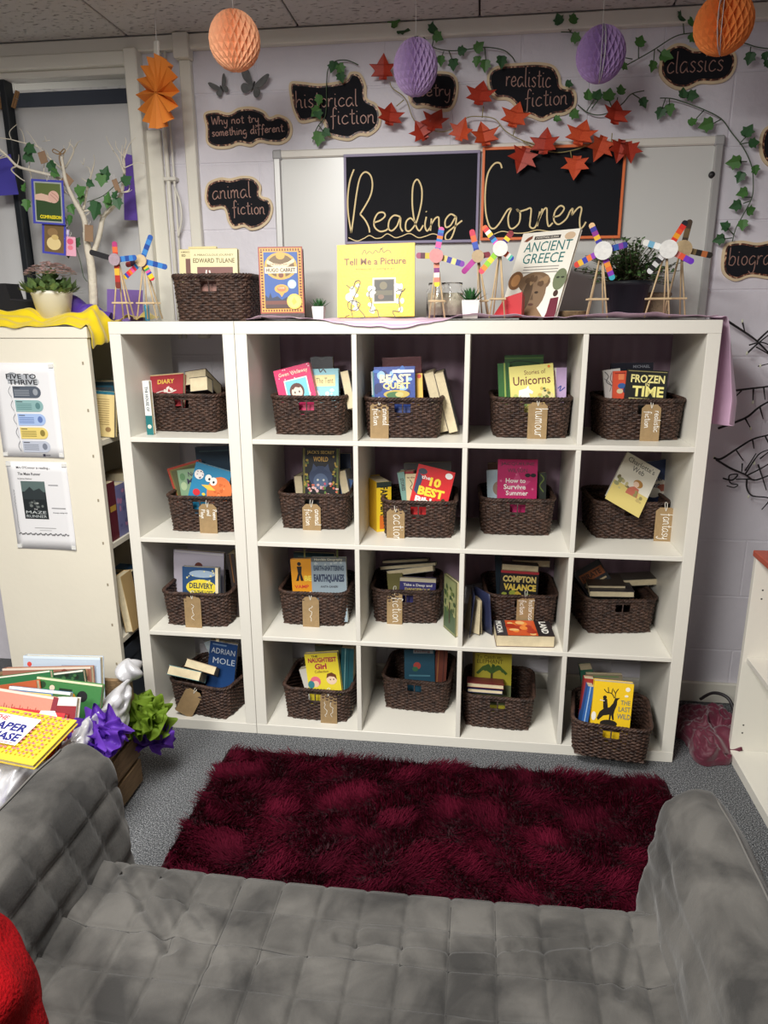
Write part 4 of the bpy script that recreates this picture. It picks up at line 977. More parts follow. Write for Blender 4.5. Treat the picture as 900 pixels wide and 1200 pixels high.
BLACK = mat('chalkboard_black', S(27, 28, 33), .8, var=(6, .12), spec=.2)
CHALK = mat('cream_chalk_pen', S(236, 214, 160), .7)
YB = WALLY - .030
def board(label, corners, framecol, fname, strokes, zz, thin=()):
    P = [px(u, v, y=YB) for u, v in corners]   # TL TR BR BL
    x0 = (P[0].x + P[3].x) / 2; x1 = (P[1].x + P[2].x) / 2; z1 = (P[0].z + P[1].z) / 2; z0 = (P[2].z + P[3].z) / 2
    t = thing('chalkboard_sign', label, 'sign', ((x0 + x1) / 2, YB, z0))
    MB().bbox(x0 + .004, x1 - .004, YB, YB + .005, z0 + .004, z1 - .004, .0008).build('panel', [BLACK], t, world=True); pn = [o for o in t.children][0]
    fm = mat(fname, S(*framecol), .5)
    for (a0, a1, b0, b1) in ((x0, x1, z1 - .009, z1), (x0, x1, z0, z0 + .009), (x0, x0 + .009, z0 + .009, z1 - .009), (x1 - .009, x1, z0 + .009, z1 - .009)):
        MB().bbox(a0, a1, YB - .003, YB + .005, b0, b1, .001).build('frame_strip', [fm], t, world=True)
    g = MB()
    for q in strokes:
        pts = [px(*zz(p), y=YB - .0008) for p in q]
        pts = smooth_path([(p.x, p.z, 0) for p in pts], 7)
        ribbon(g, [(p[0], p[1]) for p in pts], .0052, YB - .0008)
    for q in thin:
        pts = [px(*zz(p), y=YB - .0008) for p in q]
        pts = smooth_path([(p.x, p.z, 0) for p in pts], 7)
        ribbon(g, [(p[0], p[1]) for p in pts], .003, YB - .0008)
    g.build('lettering', [CHALK], pn, world=True)
z5 = zf(390, 160, 5.0); z6 = zf(550, 150, 4.5)
board('black chalkboard sign reading Reading in cream script with lilac frame', ((402, 181), (561, 176), (562, 283), (405, 287)), (140, 132, 160), 'lilac_frame',
      [[(124, 192), (100, 260), (88, 350), (90, 450), (108, 565)],
       [(108, 565), (120, 480), (140, 330), (160, 240), (190, 208), (222, 230), (232, 290), (215, 360), (160, 455)],
       [(160, 455), (190, 490), (210, 530), (216, 562)],
       [(240, 505), (280, 490), (306, 465), (296, 445), (265, 450), (243, 490), (245, 530), (275, 555), (310, 550), (326, 535)],
       [(395, 470), (360, 462), (332, 490), (326, 535), (345, 552), (375, 525), (396, 475), (396, 530), (410, 556)],
       [(480, 500), (455, 478), (430, 500), (428, 545), (450, 553), (480, 520), (500, 470), (520, 380), (520, 300), (495, 252), (470, 290), (466, 400), (480, 500), (505, 552), (530, 520)],
       [(548, 470), (540, 520), (552, 553), (572, 530)], [(546, 438), (549, 442)],
       [(578, 480), (572, 552)], [(574, 520), (600, 480), (620, 475), (622, 520), (630, 550)],
       [(722, 470), (690, 455), (660, 490), (662, 530), (690, 520), (722, 470), (715, 540), (690, 600), (662, 602), (665, 570), (710, 530), (758, 492)]], z5,
      thin=[[(92, 592), (140, 612), (180, 598), (215, 580), (250, 596), (285, 592), (320, 570), (365, 592), (400, 585), (450, 568), (500, 592), (540, 585), (590, 570), (640, 590)]])
board('black chalkboard sign reading Corner in cream script with orange frame', ((563, 175), (735, 165), (727, 278), (565, 283)), (232, 120, 66), 'orange_frame',
      [[(172, 212), (160, 185), (130, 190), (98, 240), (84, 330), (86, 440), (105, 515), (130, 530), (160, 500), (200, 435), (222, 424)],
       [(222, 424), (205, 470), (210, 520), (230, 530), (262, 500), (268, 450), (250, 428), (262, 440), (300, 430)],
       [(300, 430), (325, 425), (322, 480), (320, 520), (345, 525), (370, 470), (385, 425)],
       [(372, 440), (358, 518)], [(365, 490), (390, 435), (408, 425), (410, 480), (418, 518), (440, 500)],
       [(440, 470), (475, 460), (500, 425), (480, 410), (452, 440), (446, 485), (470, 508), (510, 480), (530, 440)],
       [(530, 440), (545, 425), (540, 460)], [(540, 460), (575, 420), (592, 425), (582, 480), (585, 528), (600, 520), (615, 495)]], z6,
      thin=[[(130, 560), (170, 545), (210, 550), (260, 555), (310, 550), (360, 538), (420, 545), (480, 548), (560, 540)]])

# ------------------------------------------------------------------ cloud shaped word signs
PLY = mat('pale_plywood', S(226, 205, 168), .6, var=(20, .12))
def burnt_col(N, L, b):
    tc = N.new('ShaderNodeTexCoord'); n = N.new('ShaderNodeTexNoise'); n.inputs['Scale'].default_value = 95; n.inputs['Detail'].default_value = 2
    L.new(tc.outputs['Object'], n.inputs['Vector']); r = N.new('ShaderNodeValToRGB'); e = r.color_ramp.elements
    e[0].position = .42; e[0].color = S(44, 28, 24); e[1].position = .68; e[1].color = S(226, 190, 150); q = e.new(.55); q.color = S(120, 66, 50)
    L.new(n.outputs['Fac'], r.inputs[0]); L.new(r.outputs[0], b.inputs['Base Color']); b.inputs['Roughness'].default_value = .4
BURNT = node_mat('copper_flake_edge', burnt_col)
COPPER = mat('copper_ink', S(160, 124, 112), .5, metal=.2)
def inset(poly, d):
    n = len(poly); out = []
    ar = sum(poly[i][0] * poly[(i + 1) % n][1] - poly[(i + 1) % n][0] * poly[i][1] for i in range(n)); sg = 1 if ar > 0 else -1
    for i in range(n):
        a = Vector(poly[i - 1]); b = Vector(poly[(i + 1) % n]); t_ = (b - a).normalized()
        nrm = Vector((-t_.y, t_.x)) * sg
        out.append((poly[i][0] + nrm.x * d, poly[i][1] + nrm.y * d))
    return out
def cloud(label, zz, outline, texts, ys=0.0):
    P = [px(*zz(p), y=WALLY - .006) for p in outline]
    poly = [(p.x, p.y) for p in smooth_path([(q.x, q.z, 0) for q in P], 5, closed=True)]
    cx = sum(p[0] for p in poly) / len(poly); cz = sum(p[1] for p in poly) / len(poly)
    t = thing('word_sign', label, 'sign', (cx, WALLY, cz), group='cloud shaped genre signs')
    y0 = WALLY - .007 - ys
    MB().prism(poly, y0, WALLY + .0008).build('plaque', [PLY], t, world=True)
    MB().prism(inset(poly, .0085), y0 - .0012, y0 + .001).build('burnt_edge', [BURNT], t, world=True)
    bf = MB().prism(inset(poly, .0140), y0 - .0020, y0 + .001).build('black_face', [BLACK], t, world=True)
    g = MB()
    for (s, xl, yb, xr, xh) in texts:   # baseline start and end in zoom pixels, x-height in zoom pixels
        A = px(*zz((xl, yb)), y=y0); B = px(*zz((xr[0], xr[1])), y=y0); Hh = (px(*zz((xl, yb)), y=y0) - px(*zz((xl, yb - xh)), y=y0)).length
        hand_write(g, s, lambda u, v: (A.x + (B.x - A.x) * u, A.z + (B.z - A.z) * u + v * Hh), .0030, y0 - .0028)
    if texts: g.build('lettering', [COPPER], bf, world=True)
z7 = zf(230, 60, 5.0); z8 = zf(330, 60, 4.2857); z9 = zf(560, 60, 4.5); z10 = zf(740, 30, 3.871)
cloud('cloud sign lettered Why not try something different', z7, [(45, 365), (120, 345), (190, 360), (250, 330), (330, 325), (400, 350), (430, 385), (480, 370), (540, 395), (563, 450), (550, 510), (500, 545), (430, 545), (370, 535), (320, 560), (250, 550), (190, 570), (110, 570), (60, 535), (55, 450)],
      [('Why not try', 92, 432, (370, 416), 24), ('something different.', 95, 500, (525, 470), 24)])
cloud('cloud sign lettered animal fiction', z7, [(50, 830), (70, 770), (140, 740), (200, 745), (270, 730), (340, 740), (380, 790), (380, 845), (430, 865), (450, 920), (430, 990), (380, 1035), (320, 1050), (280, 1030), (220, 1040), (185, 1000), (160, 925), (90, 930), (55, 890)],
      [('animal', 98, 868, (325, 855), 46), ('fiction', 215, 955, (405, 955), 40)])
cloud('cloud sign lettered historical fiction half covered by an ivy strand', z8, [(40, 160), (100, 153), (180, 162), (260, 155), (320, 140), (345, 105), (395, 110), (425, 170), (430, 235), (475, 262), (500, 310), (492, 380), (440, 425), (390, 425), (340, 450), (270, 440), (225, 420), (200, 350), (100, 362), (65, 320), (45, 250)],
      [('historical', 75, 285, (385, 275), 42), ('fiction', 248, 368, (470, 362), 42)])
cloud('cloud sign ending in try, half hidden by the left purple paper ball', z8, [(640, 250), (635, 190), (660, 130), (730, 105), (800, 100), (860, 112), (888, 160), (880, 240), (850, 295), (790, 302), (720, 285), (670, 285)],
      [('poetry', 655, 226, (850, 226), 34)])
cloud('cloud sign lettered realistic fiction with a pale shiny left end', z9, [(70, 95), (130, 70), (220, 62), (320, 58), (400, 75), (435, 130), (445, 180), (500, 195), (522, 240), (510, 300), (460, 335), (400, 345), (340, 370), (280, 350), (220, 330), (185, 280), (150, 258), (90, 252), (55, 200), (48, 140)],
      [('realistic', 150, 185, (385, 192), 50), ('fiction', 248, 295, (472, 280), 46)])
cloud('cloud sign lettered classics below the right orange paper ball', z10, [(125, 200), (140, 130), (190, 85), (240, 82), (290, 105), (370, 95), (440, 105), (475, 135), (470, 200), (430, 250), (370, 265), (310, 265), (250, 290), (190, 285), (140, 245)],
      [('classics', 160, 218, (415, 205), 48)])
cloud('cloud sign lettered biography at the right edge above the twig branches', z10, [(410, 1050), (430, 990), (500, 975), (570, 985), (640, 975), (720, 990), (770, 1040), (760, 1110), (700, 1150), (620, 1150), (540, 1140), (470, 1160), (415, 1125)],
      [('biography', 440, 1088, (740, 1080), 40)])
cloud('cloud sign mostly cut off by the right photo edge', z10, [(580, 540), (600, 470), (660, 440), (740, 450), (790, 520), (780, 600), (720, 640), (640, 645), (595, 610)], [])

# ------------------------------------------------------------------ butterflies
BFLY = mat('grey_felt_wing', S(112, 114, 114), .8, var=(50, .3))
def butterfly(label, u, v, size, rot):
    p = px(u, v, y=WALLY - .012)
    t = thing('paper_butterfly', label, 'butterfly', M=Matrix.Translation(p) @ Matrix.Rotation(R_(rot), 4, 'Y'), group='grey wall butterflies')
    up_ = [(0, 0), (.35, .55), (.75, .95), (1.0, .95), (.95, .55), (.7, .15), (.3, -.02)]
    lo = [(0, 0), (.3, -.02), (.62, -.1), (.7, -.4), (.5, -.65), (.25, -.55), (.08, -.25)]
    for sg in (-1, 1):
        for w_, nm in ((up_, 'upper_wing'), (lo, 'lower_wing')):
            pts = smooth_path([(x * size * sg, z_ * size, 0) for x, z_ in w_], 3, closed=True)
            n = len(pts)
            g = MB(); vs = [(q[0], -abs(q[0]) * .5, q[1]) for q in pts] + [(q[0], -abs(q[0]) * .5 + .0012, q[1]) for q in pts]
            g.add(vs, [tuple(range(n)), tuple(range(2 * n - 1, n - 1, -1))] + [(i, n + i, n + (i + 1) % n, (i + 1) % n) for i in range(n)]); g.build(nm, [BFLY], t)
    MB().tube([(0, -.001, -.4 * size), (0, -.002, .3 * size)], [.0015, .003], 6).build('body', [plain(50, 50, 50)], t)
butterfly('small grey butterfly left of the two on the wall', 260, 104, .033, -25)
butterfly('larger grey butterfly with wings spread under the left orange ball', 297, 101, .050, 22)
butterfly('grey butterfly almost hidden behind the left orange paper ball', 275, 76, .03, 0)

# ------------------------------------------------------------------ hanging paper balls and fan
THREAD = mat('white_thread', S(224, 222, 218), .9)
def honeycomb(label, u, v, wpx, hpx, y, col, slit=None, rot=0.0, edge=None):
    C = px(u, v, y=y); dist = (C - CAM).dot(CM @ Vector((0, 0, -1)))
    rx = wpx / 2 * dist / FPX * .985; rz = .88 * hpx / 2 * dist / FPX * .985
    t = thing('honeycomb_ball', label, 'paper ball', M=Matrix.Translation(C) @ Matrix.Rotation(rot, 4, 'Z'), group='hanging paper balls')
    pm = mat('tissue_%d_%d_%d' % col, S(*col), .75, translucent=.25)
    g = MB(); N = 22; R = 12
    def pt(a, b, k):   # a azimuth index, b latitude index
        th = math.pi * b / R; az = 2 * math.pi * a / N
        s = math.sin(th) if math.sin(th) > 0 else 0
        return (rx * k * s * math.cos(az), rx * k * s * math.sin(az), rz * math.cos(th) * (0.96 + .04 * k))
    for b in range(0, R - 1):
        for a in range(N):
            off = .5 * (b % 2)
            top = pt(a + off + .5, b, 1); bot = pt(a + off + .5, min(b + 2, R), 1); lf = pt(a + off, b + 1, 1); rt = pt(a + off + 1, b + 1, 1)
            ce = pt(a + off + .5, b + 1, .72)
            g.add([top, lf, bot, rt, ce], [(0, 1, 4), (1, 2, 4), (2, 3, 4), (3, 0, 4)])
    g.build('tissue_cells', [pm], t)['kind'] = 'stuff'
    if slit is not None:
        for da in (-.07, .07):
            m_ = MB(); n = 22
            pts = [(0, 0, rz)] + [(rx * 1.035 * math.sin(math.pi * i / n) * math.cos(slit + da), rx * 1.035 * math.sin(math.pi * i / n) * math.sin(slit + da), rz * 1.01 * math.cos(math.pi * i / n)) for i in range(1, n)] + [(0, 0, -rz)]
            m_.add(pts, [tuple(range(len(pts)))]); o_ = m_.build('card_half', [mat('grey_card', S(196, 194, 198), .7)], t)
            q = o_.modifiers.new('thick', 'SOLIDIFY'); q.thickness = .0012
    MB().tube([(0, 0, rz * .98), (0, 0, CEIL - C.z - .001)], .0008, 5).build('thread', [THREAD], t)
    return t
def twd(u, v, y): # azimuth from ball to camera
    C = px(u, v, y=y); return math.atan2(CAM.y - C.y, CAM.x - C.x)
honeycomb('left orange honeycomb paper ball hanging above the butterflies', 275, 48, 61, 74, -.10, (252, 190, 146))
honeycomb('left purple honeycomb paper ball hiding part of a cloud sign', 487, 79, 53, 71, .16, (196, 168, 214))
sl = twd(704, 63, .16)
honeycomb('right purple honeycomb paper ball with a white slit', 704, 64, 58, 70, .16, (182, 150, 204), slit=sl + .1)
sl = twd(848, 28, -.05)
honeycomb('right orange honeycomb paper ball with a grey slit', 848, 28, 68, 76, -.05, (246, 150, 76), slit=sl - .12)
# pleated fan
C = px(185, 109, y=.22)
t = thing('paper_fan', 'orange pleated paper rosette hanging in front of the window post', 'paper fan', M=Matrix.Translation(C) @ Matrix.Rotation(R_(-35), 4, 'Z') @ Matrix.Rotation(R_(6), 4, 'Y'))
FAN = mat('orange_paper', S(246, 152, 58), .7, translucent=.2)
n = 15; rr_ = .116
for k in range(n):
    a0, a1, a2 = (2 * math.pi * (k + q) / n for q in (0, .5, 1))
    f = lambda r, a, d: (r * math.cos(a), d, r * math.sin(a))
    g = MB().add([f(.004, a0, .008), f(.004, a1, -.008), f(rr_ * .93, a1, -.017), f(rr_ * .86, a0, .017)], [(0, 1, 2, 3)])
    g.add([f(.004, a1, -.008), f(.004, a2, .008), f(rr_ * .86, a2, .017), f(rr_ * .93, a1, -.017)], [(0, 1, 2, 3)])
    o_ = g.build('pleat', [FAN], t); q = o_.modifiers.new('thick', 'SOLIDIFY'); q.thickness = .0005
MB().bbox(-.012, .012, -.004, .004, rr_ * .86, rr_ + .03, .002).build('hanging_tab', [WHITE], t)
MB().tube([(0, 0, rr_ + .02), (-.004, .0, rr_ + .1), (0, 0, CEIL - C.z - .002)], .0016, 5).build('string', [THREAD], t)

# ------------------------------------------------------------------ garlands
def leaf_mesh(name, outline, m, fold=.25, thick=.0006):
    """outline: right half (x, z) from stem (0, 0) to tip; folded along the midrib"""
    g = MB(); R = [Vector((x, -abs(x) * fold, z)) for x, z in outline]; L = [Vector((-x, -abs(x) * fold, z)) for x, z in outline]
    mid = [Vector((0, 0, z)) for x, z in outline]
    n = len(outline)
    for S_ in (R, L):
        vs = []
        for i in range(n): vs += [mid[i], S_[i]]
        g.add(vs, [(2 * i, 2 * i + 1, 2 * i + 3, 2 * i + 2) for i in range(n - 1)], 0, None, False)
    return g.mesh(name, [m])
IVY = mat('ivy_green', S(84, 136, 68), .45, var=(90, .35))
IVYD = mat('ivy_dark_green', S(58, 104, 62), .5, var=(90, .35))
MAPLE = mat('maple_red', S(196, 66, 36), .5, var=(70, .4, S(150, 34, 24)))
MAPLE2 = mat('maple_orange', S(222, 100, 50), .5, var=(70, .35, S(190, 50, 30)))
ivy_o = [(0, 0), (.28, -.14), (.55, -.02), (.42, .2), (.58, .38), (.34, .5), (.16, .78), (0, 1.0)]
ivy_o = [(0, .02), (.25, -.12), (.48, .05), (.40, .26), (.55, .48), (.30, .56), (.15, .80), (0, 1.0)]
IVM = [leaf_mesh('leaf', ivy_o, IVY), leaf_mesh('leaf', ivy_o, IVYD)]
map_o = [(0, .0), (.22, -.12), (.20, .10), (.62, .02), (.42, .28), (.72, .58), (.34, .54), (.24, .72), (0, 1.08)]
MAM = [leaf_mesh('leaf', map_o, MAPLE, .35), leaf_mesh('leaf', map_o, MAPLE2, .35)]
VINE = mat('vine_green', S(64, 84, 58), .6); VINEY = mat('vine_olive', S(150, 138, 84), .6)
def garland(name, label, zz, stems, leaves, meshes, vmat, size, y=WALLY - .022, r=.0018, group=None, seed=1, cat='garland'):
    """stems: polylines in zoom pixels; leaves: (x, z, direction in degrees [0 = up, clockwise], scale)"""
    rg = random.Random(seed)
    p0 = px(*zz(stems[0][0]), y=y)
    t = thing(name, label, cat, p0, group=group)
    g = MB()
    for s in stems:
        P = [px(*zz(q), y=y + rg.uniform(-.004, .004)) for q in s]
        g.tube(smooth_path(P, 5), r, 5)
    g.build('stem', [vmat], t, world=True)
    for (lx, ly, ang, k) in leaves:
        c = px(*zz((lx, ly)), y=y - .006 - rg.uniform(0, .006))
        s = size * k
        M = Matrix.Translation(c - p0) @ Matrix.Rotation(R_(ang), 4, 'Y') @ Matrix.Rotation(R_(rg.uniform(-25, 25)), 4, 'Z') @ Matrix.Rotation(R_(rg.uniform(-22, 12)), 4, 'X') @ Matrix.Translation((0, 0, -s * .45)) @ Matrix.Diagonal((s * 1.0, s, s, 1))
        share('leaf', rg.choice(meshes), t, M)
    return t
zH = zf(200, 0, 3.0); zI = zf(430, 0, 3.3333); zJ = zf(640, 0, 3.4615)
garland('ivy_garland', 'ivy strand trailing down over the historical fiction sign', zH, [[(660, 228), (620, 212), (580, 215), (555, 240), (548, 290), (545, 400), (520, 440), (505, 470), (500, 500)], [(520, 440), (540, 465)], [(580, 215), (600, 250)]],
        [(570, 238, 200, 1), (600, 245, 150, .9), (600, 275, 160, .9), (522, 355, 200, .9), (508, 395, 230, 1), (520, 490, 190, 1.2), (550, 468, 120, .8), (520, 405, 160, .9)], IVM, VINE, .037, group='ivy garlands', seed=2)
garland('ivy_garland', 'ivy strand curling above the left purple paper ball', zI, [[(85, 105), (110, 120), (170, 98), (200, 115), (225, 150), (260, 185), (320, 198), (380, 195), (460, 185), (530, 195), (565, 220), (578, 242)], [(320, 198), (335, 240)], [(300, 200), (290, 230)], [(460, 185), (465, 240)], [(255, 180), (270, 110)]],
        [(112, 75, 30, 1.25), (145, 118, 100, 1.1), (258, 105, 10, 1.0), (280, 145, 120, .9), (288, 240, 170, .8), (338, 255, 180, .95), (375, 197, 80, .8), (440, 180, 50, .95), (430, 243, 190, .85), (462, 260, 180, .95), (525, 245, 180, 1.0), (195, 150, 120, .5)], IVM, VINE, .037, group='ivy garlands', seed=3)
garland('ivy_garland', 'short ivy sprig under the white ceiling trim by the right purple ball', zJ, [[(60, 130), (100, 132), (130, 145)], [(100, 130), (70, 90), (60, 80)], [(100, 130), (105, 85)]], [(50, 75, -20, .9), (110, 72, 15, .9), (125, 155, 110, .9)], IVM, VINE, .036, group='ivy garlands', seed=4)
garland('ivy_garland', 'long ivy strand running behind the right orange ball to the edge', zJ, [[(325, 265), (380, 235), (440, 200), (510, 155), (560, 138), (640, 135), (700, 160), (760, 185), (800, 175), (850, 190), (900, 198)], [(440, 200), (435, 260)], [(560, 138), (555, 80)], [(375, 235), (375, 185)], [(830, 190), (825, 230)], [(450, 200), (480, 225)], [(322, 235), (350, 240)]],
        [(382, 165, 20, 1.0), (430, 272, 190, .9), (490, 230, 110, 1.1), (550, 58, 10, 1.0), (598, 85, 40, .9), (598, 158, 140, .9), (825, 240, 190, .95), (888, 232, 160, .7), (318, 272, 120, .7), (895, 262, 150, .6)], IVM, VINE, .036, group='ivy garlands', seed=5)
garland('ivy_garland', 'ivy strand hanging between realistic fiction sign and maple leaves', zJ, [[(128, 425), (165, 455), (210, 467), (260, 455), (310, 420), (345, 382), (398, 368)], [(165, 450), (195, 405)], [(185, 440), (215, 400)], [(285, 430), (290, 395)], [(350, 380), (380, 400)], [(270, 445), (255, 405)]],
        [(170, 382, 5, .95), (210, 382, 20, 1.0), (255, 382, 10, 1.15), (302, 362, 5, .9), (395, 420, 150, .9), (118, 465, 130, .9), (95, 342, 100, .7), (48, 484, 110, .7)], IVM, VINE, .036, group='ivy garlands', seed=6)
garland('ivy_garland', 'long ivy strand curving down beside the whiteboard right edge', zJ, [[(462, 398), (510, 400), (560, 415), (640, 445), (710, 482), (750, 535), (800, 600), (832, 670), (840, 730), (835, 800), (800, 870), (770, 925), (755, 980)], [(485, 398), (470, 440)], [(500, 400), (500, 430)], [(640, 448), (610, 480)], [(710, 484), (660, 510)], [(785, 582), (820, 545)], [(785, 585), (840, 575)], [(815, 655), (770, 655)], [(835, 800), (800, 800)], [(800, 825), (830, 815)], [(760, 950), (730, 920)], [(755, 965), (715, 970)]],
        [(462, 462, 200, .95), (502, 448, 170, .95), (555, 375, 5, .9), (598, 388, 100, .95), (597, 493, 60, .8), (645, 507, 250, 1.2), (822, 528, 30, 1.1), (845, 580, 80, .9), (758, 658, 260, 1.2), (785, 722, 200, .95), (792, 783, 250, .95), (765, 835, 250, 1.0), (832, 852, 70, .9), (798, 915, 180, .9), (722, 915, 300, .9), (698, 972, 250, 1.0), (848, 692, 160, .8)], IVM, VINE, .036, group='ivy garlands', seed=7)
garland('maple_garland', 'garland of red and orange maple leaves along the whiteboard top', zI,
        [[(90, 320), (100, 345), (150, 385), (185, 470), (240, 500), (290, 515), (340, 500), (390, 460), (440, 455), (500, 465), (540, 510), (600, 545), (680, 570)], [(115, 415), (145, 390)], [(450, 460), (455, 415)], [(520, 490), (490, 510)], [(570, 530), (580, 500)]],
        [(65, 262, 5, 1.0), (90, 447, 10, 1.05), (210, 510, -30, .95), (270, 470, 20, 1.1), (372, 505, 20, .95), (455, 525, -10, 1.1), (445, 365, 10, 1.1), (582, 450, 15, 1.1)], MAM, VINEY, .064, y=WALLY - .034, group='maple leaf garlands', seed=8, r=.0016)
garland('maple_garland', 'maple leaf garland draped over the orange framed chalkboard corner', zI,
        [[(600, 545), (640, 570), (700, 590), (760, 595), (830, 580), (880, 560), (960, 555), (1030, 560)], [(650, 580), (620, 600)], [(795, 590), (800, 620)], [(955, 555), (958, 520)], [(1000, 560), (1010, 590)]],
        [(697, 552, 5, 1.1), (605, 625, 200, 1.1), (840, 520, 15, 1.15), (815, 655, 185, 1.0), (970, 440, 10, 1.05), (905, 580, 195, 1.05), (985, 590, 190, .95), (1025, 595, 170, .9)], MAM, VINEY, .064, y=WALLY - .046, group='maple leaf garlands', seed=9, r=.0016)
# ------------------------------------------------------------------ things standing on top of the shelves
TOPZ = 1.4665
def cloth_obj(name, label, fn, nu, nv, m, thick=.0015, cat='cloth', noise_amp=.004, noise_sc=12.0, seed=0):
    g = MB()
    def f(u, v):
        p = Vector(fn(u, v)); n_ = noise.noise_vector((p + Vector((seed, 0, 0))) * noise_sc) * noise_amp
        return p + n_
    g.grid(f, nu, nv)
    o = g.build(name, [m]); tag(o, label, cat)
    q = o.modifiers.new('thick', 'SOLIDIFY'); q.thickness = thick; q.offset = 0
    q = o.modifiers.new('smooth', 'SUBSURF'); q.levels = 1; q.render_levels = 1
    return o
SATINP = mat('pink_satin', S(214, 178, 206), .32, bump=(30, .1), sheen=.3, spec=.6)
SATINY = mat('yellow_satin', S(232, 204, 18), .35, bump=(30, .1), sheen=.3)
PURP = mat('purple_cloth', S(84, 52, 160), .5, sheen=.2)
# pink satin runner: folds along the front edge, falling over the right end
front = [(0.005, .10, .0), (.10, .03, .01), (.25, .002, .0), (.38, -.006, -.022), (.52, -.007, -.030), (.64, -.004, -.012), (.72, .01, .012), (.85, .012, .010), (1.0, .006, .0), (1.12, .008, .012), (1.25, .006, .014), (1.36, .008, .006), (1.455, .006, .004)]
def interp(T, x):
    for a, b in zip(T, T[1:]):
        if a[0] <= x <= b[0]:
            f = (x - a[0]) / (b[0] - a[0]); f = f * f * (3 - 2 * f)
            return tuple(a[i] + (b[i] - a[i]) * f for i in (1, 2))
    return T[-1][1:]
def runner(u, v):
    x = .005 + 1.452 * u
    yb, dz = interp(front, x)
    y = .36 + (yb - .36) * v
    wr = .0035 * math.sin(31 * x + 3 * v) + .002 * math.sin(77 * x)
    z = TOPZ + .005 + abs(wr) * v
    if v > .8:
        k = (v - .8) / .2
        z += dz * k if dz > 0 else 0
        if dz < 0:
            y = min(y, -.0065) if k > .6 else y
            z += dz * max(0, (k - .5) / .5)
    return (x, y, max(z, TOPZ + .003) if not (dz < 0 and v > .85) else z)
cloth_obj('satin_runner', 'pink satin cloth lying along the top of the large shelf', runner, 110, 26, SATINP, noise_amp=.0015)
# the hanging end of the runner at the right side
def hang(u, v):
    w_ = .012 + .16 * u
    x = 1.474 + .008 * (.5 + .5 * math.sin(w_ * 40)) + .062 * min(1, v * 1.3) ** .8 * math.sin(math.pi * min(1, .18 + u)) + (.0 if v > .06 else -.016 * (1 - v / .06))
    z = TOPZ + .012 - .315 * v - .015 * math.sin(u * 3)
    if v <= .06: z = TOPZ + .006 + .006 * math.sin(math.pi * v / .06)
    return (x, w_ - .02 * v, z)
cloth_obj('satin_drape', 'pink satin cloth end hanging down the right side of the large shelf', hang, 24, 40, SATINP, noise_amp=.002)

# mauve cloth hung behind the large shelf
def backcloth(u, v):
    x = .01 + 1.44 * u; return (x, .418 + .010 * math.sin(37 * x + 2 * v) * (.4 + .6 * v) + .005 * math.sin(90 * x), 1.415 - (.94 + .03 * math.sin(5 * u)) * v)
cloth_obj('mauve_backcloth', 'dusky mauve cloth hanging on the wall behind the large cube shelf', backcloth, 150, 24, mat('mauve_satin', S(160, 134, 152), .5, sheen=.2), noise_amp=.003, noise_sc=9)

# white-cover books in the basket on top
zT = zf(180, 220, 4.0909)
TB = BPOS['top']
def topbook(tl, tr, y, label, col, ops, T=.02, lean=4, zz=zT, base=None, **k):
    return bookp(zz, tl, tr, y, lean, T, col, label, ops, base=base if base is not None else TOPZ + .009, **k)
topbook((120, 295), (225, 294), TB[1] + .06, 'cream book standing left rear in the basket on the narrow column', (226, 216, 168), [('t', 'A MIRACU', .3, .12, .4, .06, (110, 90, 60)), ('t', 'ED', .22, .26, .18, .1, (110, 90, 60)), ('r', .3, .4, .9, 1.6, (120, 84, 76)), ('r', .0, .0, 1, .012, (190, 170, 110))])
topbook((166, 283), (300, 280), TB[1] + .065, 'cream book edge showing behind the front journey book', (216, 204, 150), [], T=.012)
topbook((174, 292), (400, 290), TB[1] + .035, 'cream book in front of the top basket, titled miraculous journey of Edward Tulane', (232, 224, 178),
        [('r', .0, .0, 1, .008, (190, 170, 110)), ('t', 'A MIRACULOUS JOURNEY', .5, .13, .84, .05, (110, 92, 60), 0, .0), ('t', 'EDWARD TULANE', .5, .235, .88, .09, (104, 84, 54), 0, .01), ('r', .14, .36, .9, 1.3, (132, 92, 86)), ('s', [(.34, .42), (.33, .5), (.36, .56)], .03, (236, 226, 220)), ('s', [(.4, .43), (.42, .52), (.4, .58)], .03, (236, 226, 220)), ('r', .18, .54, .86, .9, (150, 110, 100))])
